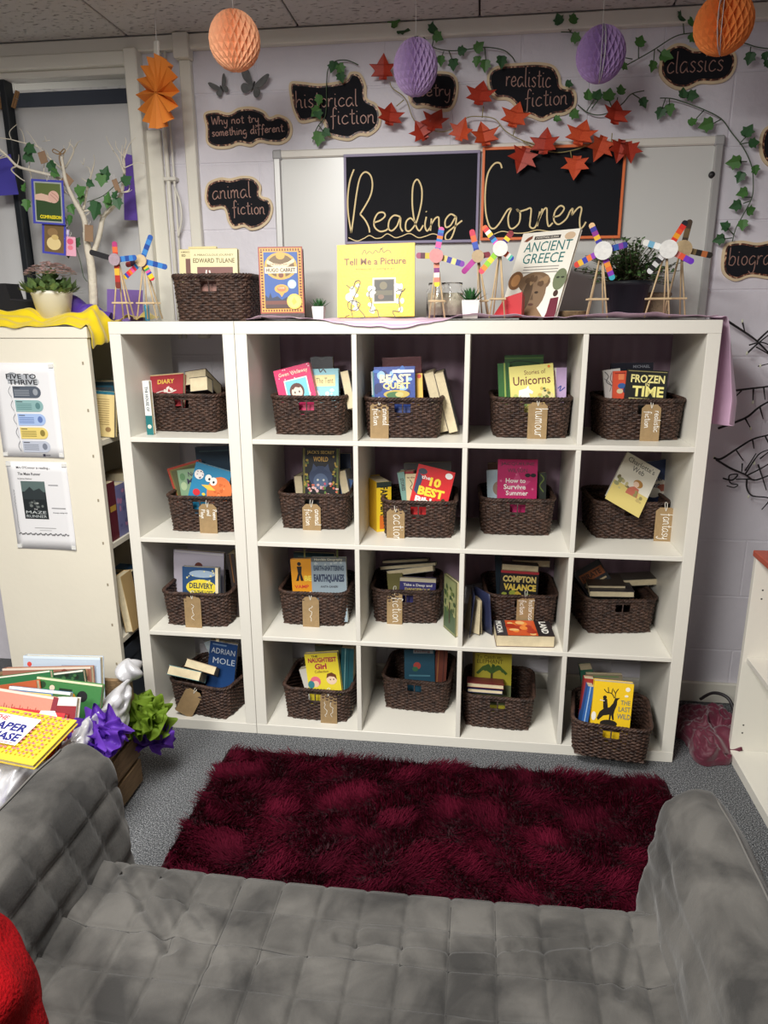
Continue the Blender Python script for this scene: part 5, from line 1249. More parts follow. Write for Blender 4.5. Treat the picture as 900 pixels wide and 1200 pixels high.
# illustrated thick book
HC = (150, 72, 44); GD = (214, 164, 70)
hops = [('r', 0, 0, 1, 1.46, (150, 62, 44)), ('r', .03, .03, .97, 1.43, GD)]
for k in range(15): hops += [('r', .055 + .06 * k, .045, .085 + .06 * k, .09, (110, 30, 30)), ('r', .055 + .06 * k, 1.37, .085 + .06 * k, 1.415, (110, 30, 30))]
for k in range(20): hops += [('r', .045, .1 + .063 * k, .09, .13 + .063 * k, (110, 30, 30)), ('r', .91, .1 + .063 * k, .955, .13 + .063 * k, (110, 30, 30))]
hops += [('r', .12, .12, .88, 1.34, (40, 86, 160)), ('e', .5, .42, .37, .30, GD), ('e', .5, .42, .31, .25, (110, 84, 44)), ('e', .5, .2, .1, .08, GD), ('e', .5, .62, .1, .1, GD), ('e', .5, .62, .06, .06, (120, 60, 40)),
         ('p', [(.2, .28), (.34, .36), (.5, .38), (.66, .34), (.8, .26), (.82, .33), (.66, .43), (.5, .46), (.34, .44), (.18, .36)], (232, 214, 176)), ('t', 'THE INVENTION OF', .5, .385, .5, .035, (110, 40, 30)),
         ('r', .14, .44, .86, .58, (236, 222, 190)), ('t', 'HUGO CABRET', .5, .51, .66, .085, (60, 30, 26), 0, .03), ('e', .5, .92, .16, .1, GD), ('e', .5, .92, .1, .06, (214, 120, 70)), ('p', [(.42, .98), (.58, .98), (.5, 1.1)], GD), ('t', 'A NOVEL', .5, .9, .14, .03, (240, 230, 200)),
         ('e', .74, .82, .1, .1, (176, 206, 226)), ('e', .74, .82, .07, .07, (214, 228, 236)), ('p', [(.12, 1.2), (.12, 1.05), (.2, 1.12), (.24, 1.0), (.28, 1.12), (.4, 1.08), (.5, 1.16), (.62, 1.1), (.7, 1.16), (.88, 1.04), (.88, 1.2)], (30, 44, 76)), ('r', .12, 1.18, .88, 1.26, (110, 56, 44)), ('r', .12, 1.26, .88, 1.34, (70, 40, 40)),
         ('e', .78, 1.2, .17, .17, (236, 206, 90)), ('e', .78, 1.2, .14, .14, (246, 222, 120)), ('p', [(.72, 1.2), (.78, 1.1), (.84, 1.22), (.76, 1.28)], (226, 190, 80))]
A = px(*zT((499, 282)), y=.10); B = px(*zT((713, 280)), y=.10)
x, yy, up, W = frame(A, B, R_(5)); x = Vector((math.cos(R_(4)), math.sin(R_(4)), 0)); H = (A.z - TOPZ - .008) / math.cos(R_(5))
bookp(zT, (499, 284), (712, 281), .10, 5, .045, (60, 40, 40), 'thick ornate book with gold frame and round gold seal, titled Hugo Cabret', hops, base=TOPZ + .008, spine=(30, 28, 34), hard=True, dy2=.022)
# yellow picture book
zK = zf(360, 220, 3.75)
LB = (60, 50, 40)
bookp(zK, (131, 252), (473, 241), .075, 9, .012, (248, 206, 20), 'big yellow picture book titled Tell Me a Picture with two sketched dancers',
      [('t', 'Tell Me a Picture', .49, .215, .80, .085, (120, 70, 30), 0, .02), ('t', 'Adventures in looking at art', .49, .31, .50, .035, (110, 70, 30), 0, 0), ('s', [(.32, .13), (.36, .07), (.38, .12), (.42, .09), (.46, .12), (.5, .08), (.54, .11), (.58, .06), (.6, .11), (.66, .08), (.7, .12)], .008, LB), ('s', [(.55, .07), (.6, .05)], .007, LB),
       ('r', .46, .42, .76, .74, (206, 206, 206)), ('r', .48, .44, .74, .72, (120, 110, 90)), ('r', .49, .45, .73, .71, (50, 46, 38)), ('e', .6, .52, .05, .05, (110, 100, 70)), ('r', .5, .58, .72, .64, (90, 84, 60)), ('e', .57, .66, .04, .03, (120, 90, 70)),
       *blobs(61, 10, .15, .3, .5, .9, [(230, 228, 214)], (.02, .05)), *blobs(62, 10, .40, .47, .55, .85, [(230, 228, 214)], (.02, .04)), *blobs(63, 10, .76, .86, .5, .85, [(230, 228, 214)], (.02, .04)),
       ('s', [(.12, .5), (.2, .55), (.24, .46), (.3, .46), (.27, .56), (.22, .66), (.18, .78), (.2, .9)], .01, LB), ('s', [(.24, .68), (.28, .8), (.36, .9), (.3, .92)], .01, LB), ('s', [(.14, .72), (.2, .7), (.3, .74), (.24, .82), (.15, .8), (.14, .72)], .009, LB), ('s', [(.1, .9), (.16, .88)], .008, LB),
       ('s', [(.46, .56), (.41, .62), (.45, .74), (.43, .84), (.52, .82), (.54, .9), (.6, .92)], .01, LB), ('s', [(.76, .6), (.84, .58), (.8, .7), (.82, .84), (.72, .84), (.76, .92)], .01, LB), ('s', [(.78, .56), (.84, .6), (.88, .56)], .009, LB), ('r', .04, .94, .14, .955, (60, 40, 30))],
      base=TOPZ + .010, hard=True)
# ancient greece
zL = zf(570, 250, 6.923)
GR = (30, 110, 110)
def proj(P):
    q = CM.inverted() @ (P - CAM); return (450 - FPX * q.x / q.z, 600 + FPX * q.y / q.z)
psi, th_ = R_(-38), R_(24)
A = px(*zL((300, 165)), y=.27)
x = Vector((math.cos(psi), math.sin(psi), 0)); up = Vector((-math.sin(psi) * math.sin(th_), math.cos(psi) * math.sin(th_), math.cos(th_))); yv = up.cross(x).normalized()
W = min((k / 1000 for k in range(100, 400)), key=lambda w_: abs(proj(A + x * w_)[0] - zL((765, 140))[0])); B = A + x * W
H = (A.z - TOPZ - .010) / up.z; o = (A + B) / 2 - up * H
GT = (120, 90, 60)
book('tall white book titled Ancient Greece with a stone head, leaning on the shelf top', Matrix(((x.x, yv.x, up.x, o.x), (x.y, yv.y, up.y, o.y), (x.z, yv.z, up.z, o.z), (0, 0, 0, 1))), W, H, .012, (238, 234, 222),
     [('r', .24, .07, .7, .125, (50, 46, 46)), ('t', 'EYEWITNESS GUIDES', .47, .097, .4, .03, (220, 214, 200)), ('p', [(.06, .14), (.12, .08), (.2, .05), (.2, .1), (.12, .15)], (130, 76, 56)), ('e', .86, .1, .09, .06, (206, 180, 150)),
      ('t', 'ANCIENT', .52, .24, .82, .16, GR, 0, .0), ('t', 'GREECE', .50, .43, .72, .16, GR, 0, .0), *lines(.2, .82, [.56, .605, .65], (150, 146, 140), .014),
      ('e', .12, .78, .13, .15, (130, 92, 60)), ('e', .12, .78, .08, .1, (190, 140, 90)), ('e', .9, .78, .11, .17, (116, 126, 96)), ('e', .86, .75, .03, .015, (50, 56, 44)), ('e', .94, .75, .03, .015, (50, 56, 44)),
      ('e', .47, .82, .28, .17, (118, 94, 70)), ('e', .5, 1.0, .22, .30, (132, 108, 84)), ('p', [(.36, 1.2), (.62, 1.2), (.78, 1.36), (.66, 1.46), (.4, 1.46)], (140, 112, 84)), ('e', .4, 1.02, .08, .26, (84, 66, 50)), ('e', .56, .98, .035, .02, (60, 46, 36)), ('p', [(.5, .98), (.54, 1.1), (.48, 1.1)], (96, 76, 58)), ('e', .52, 1.17, .05, .02, (90, 60, 50)), *blobs(71, 12, .3, .68, .72, .86, [(150, 122, 90), (96, 74, 54)], (.03, .06)),
      ('p', [(.1, 1.3), (.14, 1.05), (.22, 1.0), (.26, 1.1), (.3, 1.3), (.22, 1.22)], (50, 40, 36)), ('e', .9, 1.0, .04, .05, (70, 50, 44)), ('p', [(.84, 1.08), (.97, 1.06), (1.0, 1.3), (.98, 1.58), (.78, 1.58), (.84, 1.3)], (110, 40, 56)), ('e', .7, 1.5, .07, .07, (150, 140, 110)), ('r', .3, 1.5, .5, 1.52, (120, 116, 110)), ('r', .3, 1.54, .5, 1.56, (120, 116, 110))], hard=True)
# red card wedge
A = px(590, 369, y=.06); B = px(611, 369, y=.045); T1 = px(612, 345, y=.045); T0 = px(596, 351, y=.06); Lf = px(577, 370, y=.075)
t = thing('red_card', 'folded red card wedge in front of the Ancient Greece book', 'card', (A.x, .07, TOPZ + .008))
zc = TOPZ + .009
poly = [(Lf.x, .085), (A.x + .003, .066), (B.x, .045)]
g = MB(); hts = [.012, .055, .072]
vs = [(p_[0], p_[1], zc) for p_ in poly] + [(poly[0][0] + .02, poly[0][1], zc + .030), (poly[1][0], poly[1][1], zc + .058), (poly[2][0], poly[2][1], zc + .074)]
g.add(vs, [(0, 1, 4, 3), (1, 2, 5, 4)]); o_ = g.build('front_fold', [plain(190, 46, 52)], t, world=True); q = o_.modifiers.new('thick', 'SOLIDIFY'); q.thickness = .001
g = MB(); g.add([(B.x, .045, zc), (B.x + .01, .085, zc), (B.x + .01, .085, zc + .06), (B.x, .045, zc + .074)], [(0, 1, 2, 3)]); o_ = g.build('back_fold', [plain(180, 40, 46)], t, world=True); q = o_.modifiers.new('thick', 'SOLIDIFY'); q.thickness = .001

# small succulents
POTW = mat('white_ceramic', S(236, 234, 228), .35); SUCC = mat('succulent_green', S(46, 104, 50), .5, var=(60, .3)); SOIL = mat('soil', S(60, 46, 38), .95)
def succulent(label, u, v, y, s):
    b_ = px(u, v, y=y)
    t = thing('succulent_pot', label, 'potted plant', (b_.x, y, TOPZ + .006), group='small potted succulents')
    g = MB(); a, h = .019 * s, .038 * s
    def ring(w_, z_): return [(-w_, -w_, z_), (w_, -w_, z_), (w_, w_, z_), (-w_, w_, z_)]
    vs = ring(a * .82, 0) + ring(a, h) + ring(a * .9, h) + ring(a * .86, h - .006)
    fs = [(0, 3, 2, 1)]
    for k in range(3):
        for i in range(4): fs.append((k * 4 + i, k * 4 + (i + 1) % 4, k * 4 + 4 + (i + 1) % 4, k * 4 + 4 + i))
    g.add(vs, fs); g.build('pot', [POTW], t)
    MB().add(ring(a * .86, h - .006), [(0, 1, 2, 3)]).build('soil', [SOIL], t)
    rg = random.Random(int(u))
    for k in range(22):
        az = k * 2.4; el = R_(22 + 60 * (k / 22)); L = (.040 - .012 * k / 22) * s
        d = Vector((math.cos(az) * math.cos(el), math.sin(az) * math.cos(el), math.sin(el))); sd = Vector((-math.sin(az), math.cos(az), 0)); nn = d.cross(sd)
        b0 = Vector((0, 0, h - .006)); w_ = .0052 * s
        pts = [b0 + sd * w_ * .6, b0 - sd * w_ * .6, b0 + d * L * .4 + sd * w_, b0 + d * L * .4 - sd * w_, b0 + d * L + Vector((0, 0, .004)), b0 + d * L * .4 - nn * .003]
        MB().add(pts, [(0, 1, 3, 2), (2, 3, 4), (0, 2, 5), (1, 5, 3), (2, 4, 5), (3, 5, 4)]).build('leaf', [SUCC], t)
succulent('tiny succulent in white pot between the ornate book and yellow book', 374, 371, .07, 1.0)
succulent('small spiky succulent in white pot beside the glass jars', 551, 371, .06, 1.42)

# glass jars
JAR = mat('jar_glass', (1, 1, 1, 1), .03, trans=1.0)
JAR.node_tree.nodes['Principled BSDF'].inputs['IOR'].default_value = 1.25
SAND = mat('pale_filling', S(212, 204, 182), .85, bump=(200, .3), var=(40, .12))
for (u, lab, y) in ((514, 'glass jar of pale filling behind the windmill next to the yellow book', .16), (529, 'glass jar of pale filling nearest the spiky succulent', .15)):
    b_ = px(u, 368, y=y)
    t = thing('glass_jar', lab, 'jar', (b_.x, y, TOPZ + .007), group='glass jars')
    MB().lathe([(0, 0), (.036, 0), (.040, .006), (.040, .082), (.032, .093), (.032, .1), (.034, .102), (.034, .108), (.030, .108), (.030, .092), (.037, .080), (.037, .008), (0, .004)], 24).build('glass', [JAR], t)
    MB().lathe([(0, .005), (.0362, .009), (.0362, .076), (0, .077)], 20).build('filling', [SAND], t)

# popsicle-stick windmills
def pal(seed): 
    g = random.Random(seed)
    return [g.choice([(214, 40, 60), (240, 200, 40), (60, 70, 170), (240, 120, 40), (130, 60, 170), (240, 230, 220), (60, 150, 90), (230, 90, 160), (40, 120, 190)]) for _ in range(9)]
def windmill(label, zz, hub, feet, y, blades, hubcol, bar=None, hr=.019, depth=.05):
    Hb = px(*zz(hub), y=y)
    base = TOPZ + .007
    t = thing('craft_windmill', label, 'windmill', (Hb.x, y + depth / 2, base), group='craft stick windmills')
    F_ = [px(*zz(f), y=y).x for f in feet]
    legs = [(F_[0], y - .005), (F_[-1], y - .005), (F_[0] + .012, y + depth), (F_[-1] - .004, y + depth)]
    ap = Hb + Vector((0, .012, -.004))
    for (fx, fy) in legs:
        MB().tube([(fx, fy, base), (ap.x + (fx - ap.x) * .06, y + .012, ap.z)], .0026, 6).build('leg', [WOODSTICK], t, world=True)
    zb = base + (Hb.z - base) * (bar or .28)
    k = (bar or .28)
    for yy_ in (y - .009 + .012 * k, y + depth * (1 - k) + .016 * k):
        xa = F_[0] + (ap.x - F_[0]) * k; xb = F_[-1] + (ap.x - F_[-1]) * k
        MB().bbox(xa - .008, xb + .008, yy_ - .002, yy_ + .002, zb - .0028, zb + .0028, .0008).build('crossbar', [WOODSTICK], t, world=True)
    m = MB().lathe([(0, -.003), (hr, -.003), (hr, .003), (0, .003)], 22, smooth=False)
    m.v = [(Hb.x + a, y - .010 + c_, Hb.z + b) for a, b, c_ in m.v]
    m.build('hub', [mat('hub_%d_%d_%d' % hubcol, S(*hubcol), .6, var=(90, .12))], t, world=True)
    for bi, (ex, ez, cols) in enumerate(blades):
        E_ = px(*zz((ex, ez)), y=y - .002)
        d = Vector((E_.x - Hb.x, 0, E_.z - Hb.z)); L = d.length; d.normalize(); sd = Vector((-d.z, 0, d.x)); w_ = .0085
        yb = y - .004 + .0012 * bi
        n = len(cols)
        g = MB()
        for i, c_ in enumerate(cols):
            a0 = .3 * hr + (L - .3 * hr) * i / n; a1 = .3 * hr + (L - .3 * hr) * (i + 1) / n
            tp = i == n - 1
            prof = [(a0, -w_), (a1 - (.006 if tp else 0), -w_)] + ([(a1 - .002, -w_ * .7), (a1, 0), (a1 - .002, w_ * .7)] if tp else []) + [(a1 - (.006 if tp else 0), w_), (a0, w_)]
            vs = [(Hb.x + d.x * a + sd.x * b, yb, Hb.z + d.z * a + sd.z * b) for a, b in prof]; vs2 = [(v_[0], yb + .0018, v_[2]) for v_ in vs]; m_ = len(vs)
            g.add(vs + vs2, [tuple(range(m_)), tuple(range(2 * m_ - 1, m_ - 1, -1))] + [(k_, m_ + k_, m_ + (k_ + 1) % m_, (k_ + 1) % m_) for k_ in range(m_)], 0, S(*c_))
        g.build('blade', [PRINT], t, ink=True, world=True)
    return t
z0_ = zf(0, 0, 3.0); zM = zf(540, 240, 2.8125)
BL = [(40, 90, 170), (60, 130, 200), (30, 70, 150), (60, 130, 200), (40, 90, 170)]
windmill('craft windmill with a foil hub and one black blade, leftmost of all', z0_, (408, 913), ((402, 1118), (457, 1118)), .06,
         [(315, 885, [(30, 30, 34)] * 3), (402, 848, [(200, 60, 40), (230, 110, 60), (180, 60, 120)]), (480, 905, BL), (415, 1015, [(190, 60, 40), (230, 180, 60), (180, 50, 40), (120, 50, 40)])], (170, 150, 160), depth=.04)
windmill('craft windmill with blue blades and a plain wood hub', z0_, (500, 917), ((484, 1118), (553, 1118)), .10,
         [(532, 826, BL), (588, 940, BL), (538, 986, pal(4)), (435, 978, pal(5)), (440, 932, [(120, 60, 60), (60, 40, 60), (150, 60, 60)])], (214, 190, 150), depth=.05)
windmill('craft windmill with a red and white hub beside the yellow book', zK, (568, 300), ((537, 548), (606, 545)), .045,
         [(592, 172, pal(11)), (478, 298, [(120, 60, 60), (200, 180, 60), (90, 40, 60), (160, 80, 110)]), (692, 338, [(60, 60, 150), (220, 200, 120), (60, 60, 160), (240, 220, 140), (60, 60, 160), (130, 60, 170)]), (570, 436, [(230, 100, 40), (240, 150, 120), (130, 50, 120), (240, 230, 220), (240, 130, 110), (250, 220, 50)])], (222, 150, 150), hr=.021)
windmill('craft windmill with a bare wood hub and magenta blade behind the white hub one', zK, (750, 302), ((752, 560), (800, 558)), .13,
         [(722, 183, [(40, 60, 150), (60, 90, 190), (230, 110, 60), (220, 60, 90)]), (682, 376, [(190, 60, 160)] * 3), (806, 292, [(130, 30, 50)] * 3)], (200, 176, 140), hr=.019)
windmill('craft windmill with a white hub and rainbow blades, before the Ancient Greece book', zK, (848, 268), ((800, 560), (868, 560)), .035,
         [(774, 168, [(230, 80, 200), (220, 60, 190), (60, 150, 210), (30, 40, 110), (240, 200, 60), (240, 240, 230), (230, 60, 60), (240, 110, 60)]), (902, 190, [(90, 40, 140), (60, 40, 120), (240, 210, 50), (150, 40, 50), (130, 30, 40)]), (758, 376, [(150, 80, 190), (150, 210, 60), (240, 220, 60), (150, 210, 60), (240, 150, 60), (230, 80, 100)]), (905, 318, [(250, 220, 60), (240, 150, 60), (240, 110, 80), (240, 236, 226), (90, 190, 170), (40, 60, 170)])], (240, 238, 230), hr=.022)
windmill('craft windmill with a white hub standing before the leafy black pot plant', zM, (467, 152), ((412, 366), (482, 366)), .05,
         [(428, 60, [(220, 60, 90), (60, 60, 160), (240, 190, 60), (150, 60, 150), (60, 60, 160), (240, 200, 150)]), (550, 130, [(220, 110, 60), (60, 70, 160), (40, 90, 170), (130, 60, 160), (60, 60, 150)]), (374, 202, [(60, 60, 170), (150, 70, 190), (240, 130, 60), (60, 70, 180), (240, 190, 60), (220, 70, 60)]), (502, 248, [(220, 60, 60), (150, 60, 190), (240, 150, 60), (230, 110, 60), (130, 60, 180), (60, 170, 190)])], (238, 238, 234), hr=.026)
windmill('craft windmill with a white hub at the right end of the shelf top', zM, (682, 147), ((604, 366), (686, 366)), .05,
         [(744, 52, [(40, 30, 30), (220, 60, 40), (240, 160, 40), (230, 80, 40), (220, 50, 40), (30, 30, 40)]), (600, 122, [(150, 200, 220), (240, 240, 236), (120, 180, 210), (236, 236, 230)]), (768, 190, [(230, 90, 50), (240, 140, 130), (230, 90, 60), (120, 60, 200), (110, 50, 190)]), (618, 226, [(30, 30, 30), (220, 220, 220), (40, 40, 40), (210, 210, 210), (30, 30, 30), (220, 220, 220)])], (240, 240, 236), hr=.026)
windmill('craft windmill with a wood hub at the far right, behind the white hub one', zM, (730, 147), ((665, 366), (738, 366)), .14,
         [(756, 48, [(70, 56, 44), (110, 90, 60), (70, 56, 44)]), (830, 168, [(150, 126, 84), (130, 110, 70), (40, 34, 30), (190, 110, 60), (40, 34, 30)])], (206, 182, 140), hr=.026, depth=.04)

# leafy plant in a black pot
b_ = px(732, 371, y=.24)
t = thing('potted_bush', 'bushy small-leaved green plant in a black plastic pot', 'potted plant', (b_.x, .24, TOPZ + .006))
POTB = mat('black_plastic', S(34, 38, 44), .45)
MB().lathe([(0, 0), (.052, 0), (.070, .098), (.075, .098), (.076, .112), (.070, .112), (.064, .10), (0, .098)], 28).build('pot', [POTB], t)
rg = random.Random(5); g = MB(); st = MB()
BUSH = mat('bush_green', S(104, 142, 80), .45, var=(70, .4, S(60, 92, 54)))
for k in range(170):
    az = rg.uniform(0, 6.283); el = R_(rg.uniform(5, 85)); L = rg.uniform(.10, .185) * (1.0 if el < 1.0 else .85)
    d = Vector((math.cos(az) * math.cos(el), math.sin(az) * math.cos(el) * .75, math.sin(el) * .85 + .1)); b0 = Vector((rg.uniform(-.02, .02), rg.uniform(-.02, .02), .10))
    e = b0 + d * L + Vector((0, 0, -.02 * math.cos(el)))
    st.tube([b0, (b0 + e) / 2 + Vector((0, 0, .012)), e], [.0016, .0012, .0008], 4)
    for j in range(11):
        f = .3 + .7 * j / 10; c_ = b0.lerp(e, f) + Vector((0, 0, .012 * 4 * f * (1 - f)))
        a2 = rg.uniform(0, 6.283); q = Vector((math.cos(a2), math.sin(a2), rg.uniform(-.2, .9))).normalized(); s_ = rg.uniform(.013, .020)
        sd = q.cross(Vector((0, 0, 1))).normalized() * s_ * .32
        g.add([c_, c_ + q * s_ * .55 + sd, c_ + q * s_, c_ + q * s_ * .55 - sd], [(0, 1, 2, 3)])
g.build('foliage', [BUSH], t)['kind'] = 'stuff'
st.build('stems', [mat('bush_stem', S(70, 64, 44), .7)], t)['kind'] = 'stuff'
# wood slice, wicker scrap, gold paper
b_ = px(671, 370, y=.12)
t = thing('wood_slice', 'low bark-edged wood slice beside the Ancient Greece book', 'wood slice', (b_.x, .12, TOPZ + .006))
MB().lathe([(.040, 0), (.042, .005), (.042, .015), (.040, .020)], 22).build('bark', [mat('bark', S(112, 90, 62), .9, bump=(120, .6), var=(40, .4))], t)
MB().lathe([(0, .0), (.040, .0), (.040, .0205), (0, .0205)], 22).build('wood_face', [mat('end_grain', S(206, 178, 132), .7, var=(50, .15))], t)
b_ = px(762, 368, y=.32)
t = thing('hessian_bag', 'beige hessian covered box behind the rightmost windmills', 'box', (b_.x, .33, TOPZ + .005))
MB().bbox(-.055, .055, -.035, .035, 0, .075, .006).build('body', [mat('hessian', S(150, 130, 104), .95, bump=(260, .6), var=(30, .2))], t)
MB().bbox(-.058, .058, -.038, .038, .066, .080, .004).build('band', [mat('hessian', S(150, 130, 104), .95)], t)
b_ = px(293, 372, y=.22)
def gold(u, v): a = u * 6.283; r = .022 + .006 * math.sin(5 * a + 7 * v); return (b_.x + r * math.cos(a) * (1 - .3 * v), .22 + r * math.sin(a), TOPZ + .004 + .045 * v)
o_ = MB().grid(gold, 28, 8, closed_u=True).build('foil_wrapper', [mat('gold_foil', S(190, 150, 70), .3, metal=.9, bump=(120, .6))]); tag(o_, 'crumpled gold foil between the top basket and the ornate book', 'foil')

# ------------------------------------------------------------------ left bookcase top and twig tree
zN = zf(0, 130, 4.5)
# yellow satin
def ysat(u, v):
    x = -1.0 + .56 * u
    fold = .026 * (.5 + .5 * math.sin(13 * u + 5 * v)) + .016 * (.5 + .5 * math.sin(29 * u - 9 * v)) + .006 * math.sin(41 * v + 6 * u)
    hump = .030 * math.exp(-((v - .52) / .22) ** 2) * (.7 + .3 * math.sin(9 * u))
    y = .24 - .25 * v; z = LT + .004 + abs(fold) * (1 - .75 * v ** 3) + hump
    if v > .9: z -= (v - .9) * .10
    if u > .885:
        k = (u - .885) / .115; x = -.494 + .02 * math.sin(k * 1.5) + .004 * math.sin(20 * v); z = LT + .012 - .075 * k * (.5 + .7 * v) + abs(fold) * .4
    return (x, y, z)
cloth_obj('yellow_satin', 'shiny yellow satin cloth bunched along the cream bookcase top', ysat, 90, 34, SATINY, noise_amp=.009, noise_sc=18)
# white bucket plant
b_ = px(61, 362, y=.16); t = thing('flower_pot', 'white bucket of pale pink flowers and green leaves on the yellow cloth', 'potted plant', (b_.x, .17, LT + .022))
MB().lathe([(0, 0), (.050, 0), (.066, .082), (.068, .084), (.068, .094), (.063, .094), (.058, .080), (0, .078)], 28).build('bucket', [mat('cream_enamel', S(228, 224, 208), .4)], t)
rg = random.Random(9); g = MB(); fl = MB()
for k in range(360):
    az = rg.uniform(0, 6.283); r = rg.uniform(0, .115); z_ = .085 + rg.uniform(.0, .06) * (1 - r / .14); L = rg.uniform(.026, .045)
    el = R_(rg.uniform(0, 70)); d = Vector((math.cos(az) * math.cos(el), math.sin(az) * math.cos(el), math.sin(el))); sd = Vector((-math.sin(az), math.cos(az), 0)) * L * .3; c_ = Vector((math.cos(az) * r * .7, math.sin(az) * r * .7, z_))
    g.add([c_, c_ + d * L * .5 + sd, c_ + d * L, c_ + d * L * .5 - sd], [(0, 1, 2, 3)])
for k in range(300):
    az = rg.uniform(0, 6.283); r = .084 * math.sqrt(rg.uniform(0, 1)); c_ = Vector((math.cos(az) * r + .005, math.sin(az) * r, .142 + .042 * (1 - (r / .09) ** 2) + rg.uniform(-.006, .006)))
    s_ = rg.uniform(.006, .010)
    for j in range(5):
        a2 = j * 1.2566 + az; p1 = c_ + Vector((math.cos(a2 - .5), math.sin(a2 - .5), .3)) * s_; p2 = c_ + Vector((math.cos(a2 + .5), math.sin(a2 + .5), .3)) * s_
        fl.add([c_, p1, p2], [(0, 1, 2)])
g.build('foliage', [mat('geranium_green', S(118, 148, 88), .55, var=(60, .35))], t)['kind'] = 'stuff'
fl.build('flowers', [mat('pale_pink_petal', S(240, 214, 210), .6, var=(80, .2))], t)['kind'] = 'stuff'
# purple cloth and papers
def purp(u, v): 
    p_ = px(80 + 50 * u, 362, y=.26); return (p_.x, .30 - .09 * v, LT + .012 + (.075 * (1 - u) + .025) * math.sin(math.pi * min(1, v * 1.05)) ** .6 + .008 * math.sin(17 * u + 8 * v))
cloth_obj('purple_cloth', 'purple cloth heap behind the white flower bucket', purp, 26, 18, PURP, noise_amp=.006, noise_sc=22)
def paper(label, zz, pts, y, col, name='coloured_paper', lean=0):
    P = [px(*zz(q), y=y) for q in pts]; g = MB(); n = len(P)
    g.prism([(p_.x, p_.z) for p_ in P], y, y + .0012); o_ = g.build(name, [col]); return tag(o_, label, 'paper')
VIO = mat('violet_paper', S(104, 76, 172), .8)
paper('tall violet paper strip taped to the window edge behind the twigs', zN, [(650, 222), (715, 238), (745, 578), (655, 575)], .405, VIO)
paper('blue violet paper hanging at the far left photo edge', zN, [(-60, 240), (55, 228), (98, 440), (-40, 450)], .36, mat('blue_violet_paper', S(74, 68, 170), .8))
paper('lilac card standing on the shelf top behind the leftmost windmills', z0_, [(376, 1016), (502, 1020), (502, 1132), (376, 1132)], .30, mat('lilac_card', S(132, 104, 180), .8))
o_ = thing('black_case', 'black angular case at the far left behind the yellow cloth', 'case', (-.86, .22, LT + .004))
P = [px(u, v, y=.25) for u, v in ((0, 332), (6, 332), (12, 350), (40, 352), (42, 372), (-12, 372))]
MB().prism([(p_.x, p_.z) for p_ in P], .25, .33).build('body', [mat('black_fabric', S(26, 26, 30), .8)], o_, world=True)
MB().prism([(P[2].x, P[2].z), (P[3].x, P[3].z), (P[3].x, P[3].z - .006), (P[2].x, P[2].z - .006)], .248, .26).build('lid', [plain(40, 40, 46)], o_, world=True)
def drape2(u, v): p_ = px(140 + 36 * u, 366, y=.22); return (p_.x, .20 + .1 * v, TOPZ + .003 + .022 * abs(math.sin(5 * u + 2 * v)) * math.sin(math.pi * u) + .01 * v)
cloth_obj('yellow_scarf', 'scrap of yellow cloth behind the leftmost windmills', drape2, 20, 10, SATINY, noise_amp=.004, noise_sc=20)
p_ = px(171, 352, y=.20)
t = thing('tape_roll', 'small shiny blue cylinder behind the blue bladed windmill', 'tube', (p_.x, .2, TOPZ + .001))
MB().lathe([(0, 0), (.008, 0), (.008, .05), (.007, .052), (0, .052)], 14).build('tube', [mat('shiny_blue', S(70, 170, 210), .2, metal=.3)], t); MB().lathe([(0, .052), (.005, .052), (.005, .056), (0, .056)], 12).build('cap', [plain(200, 220, 230)], t)
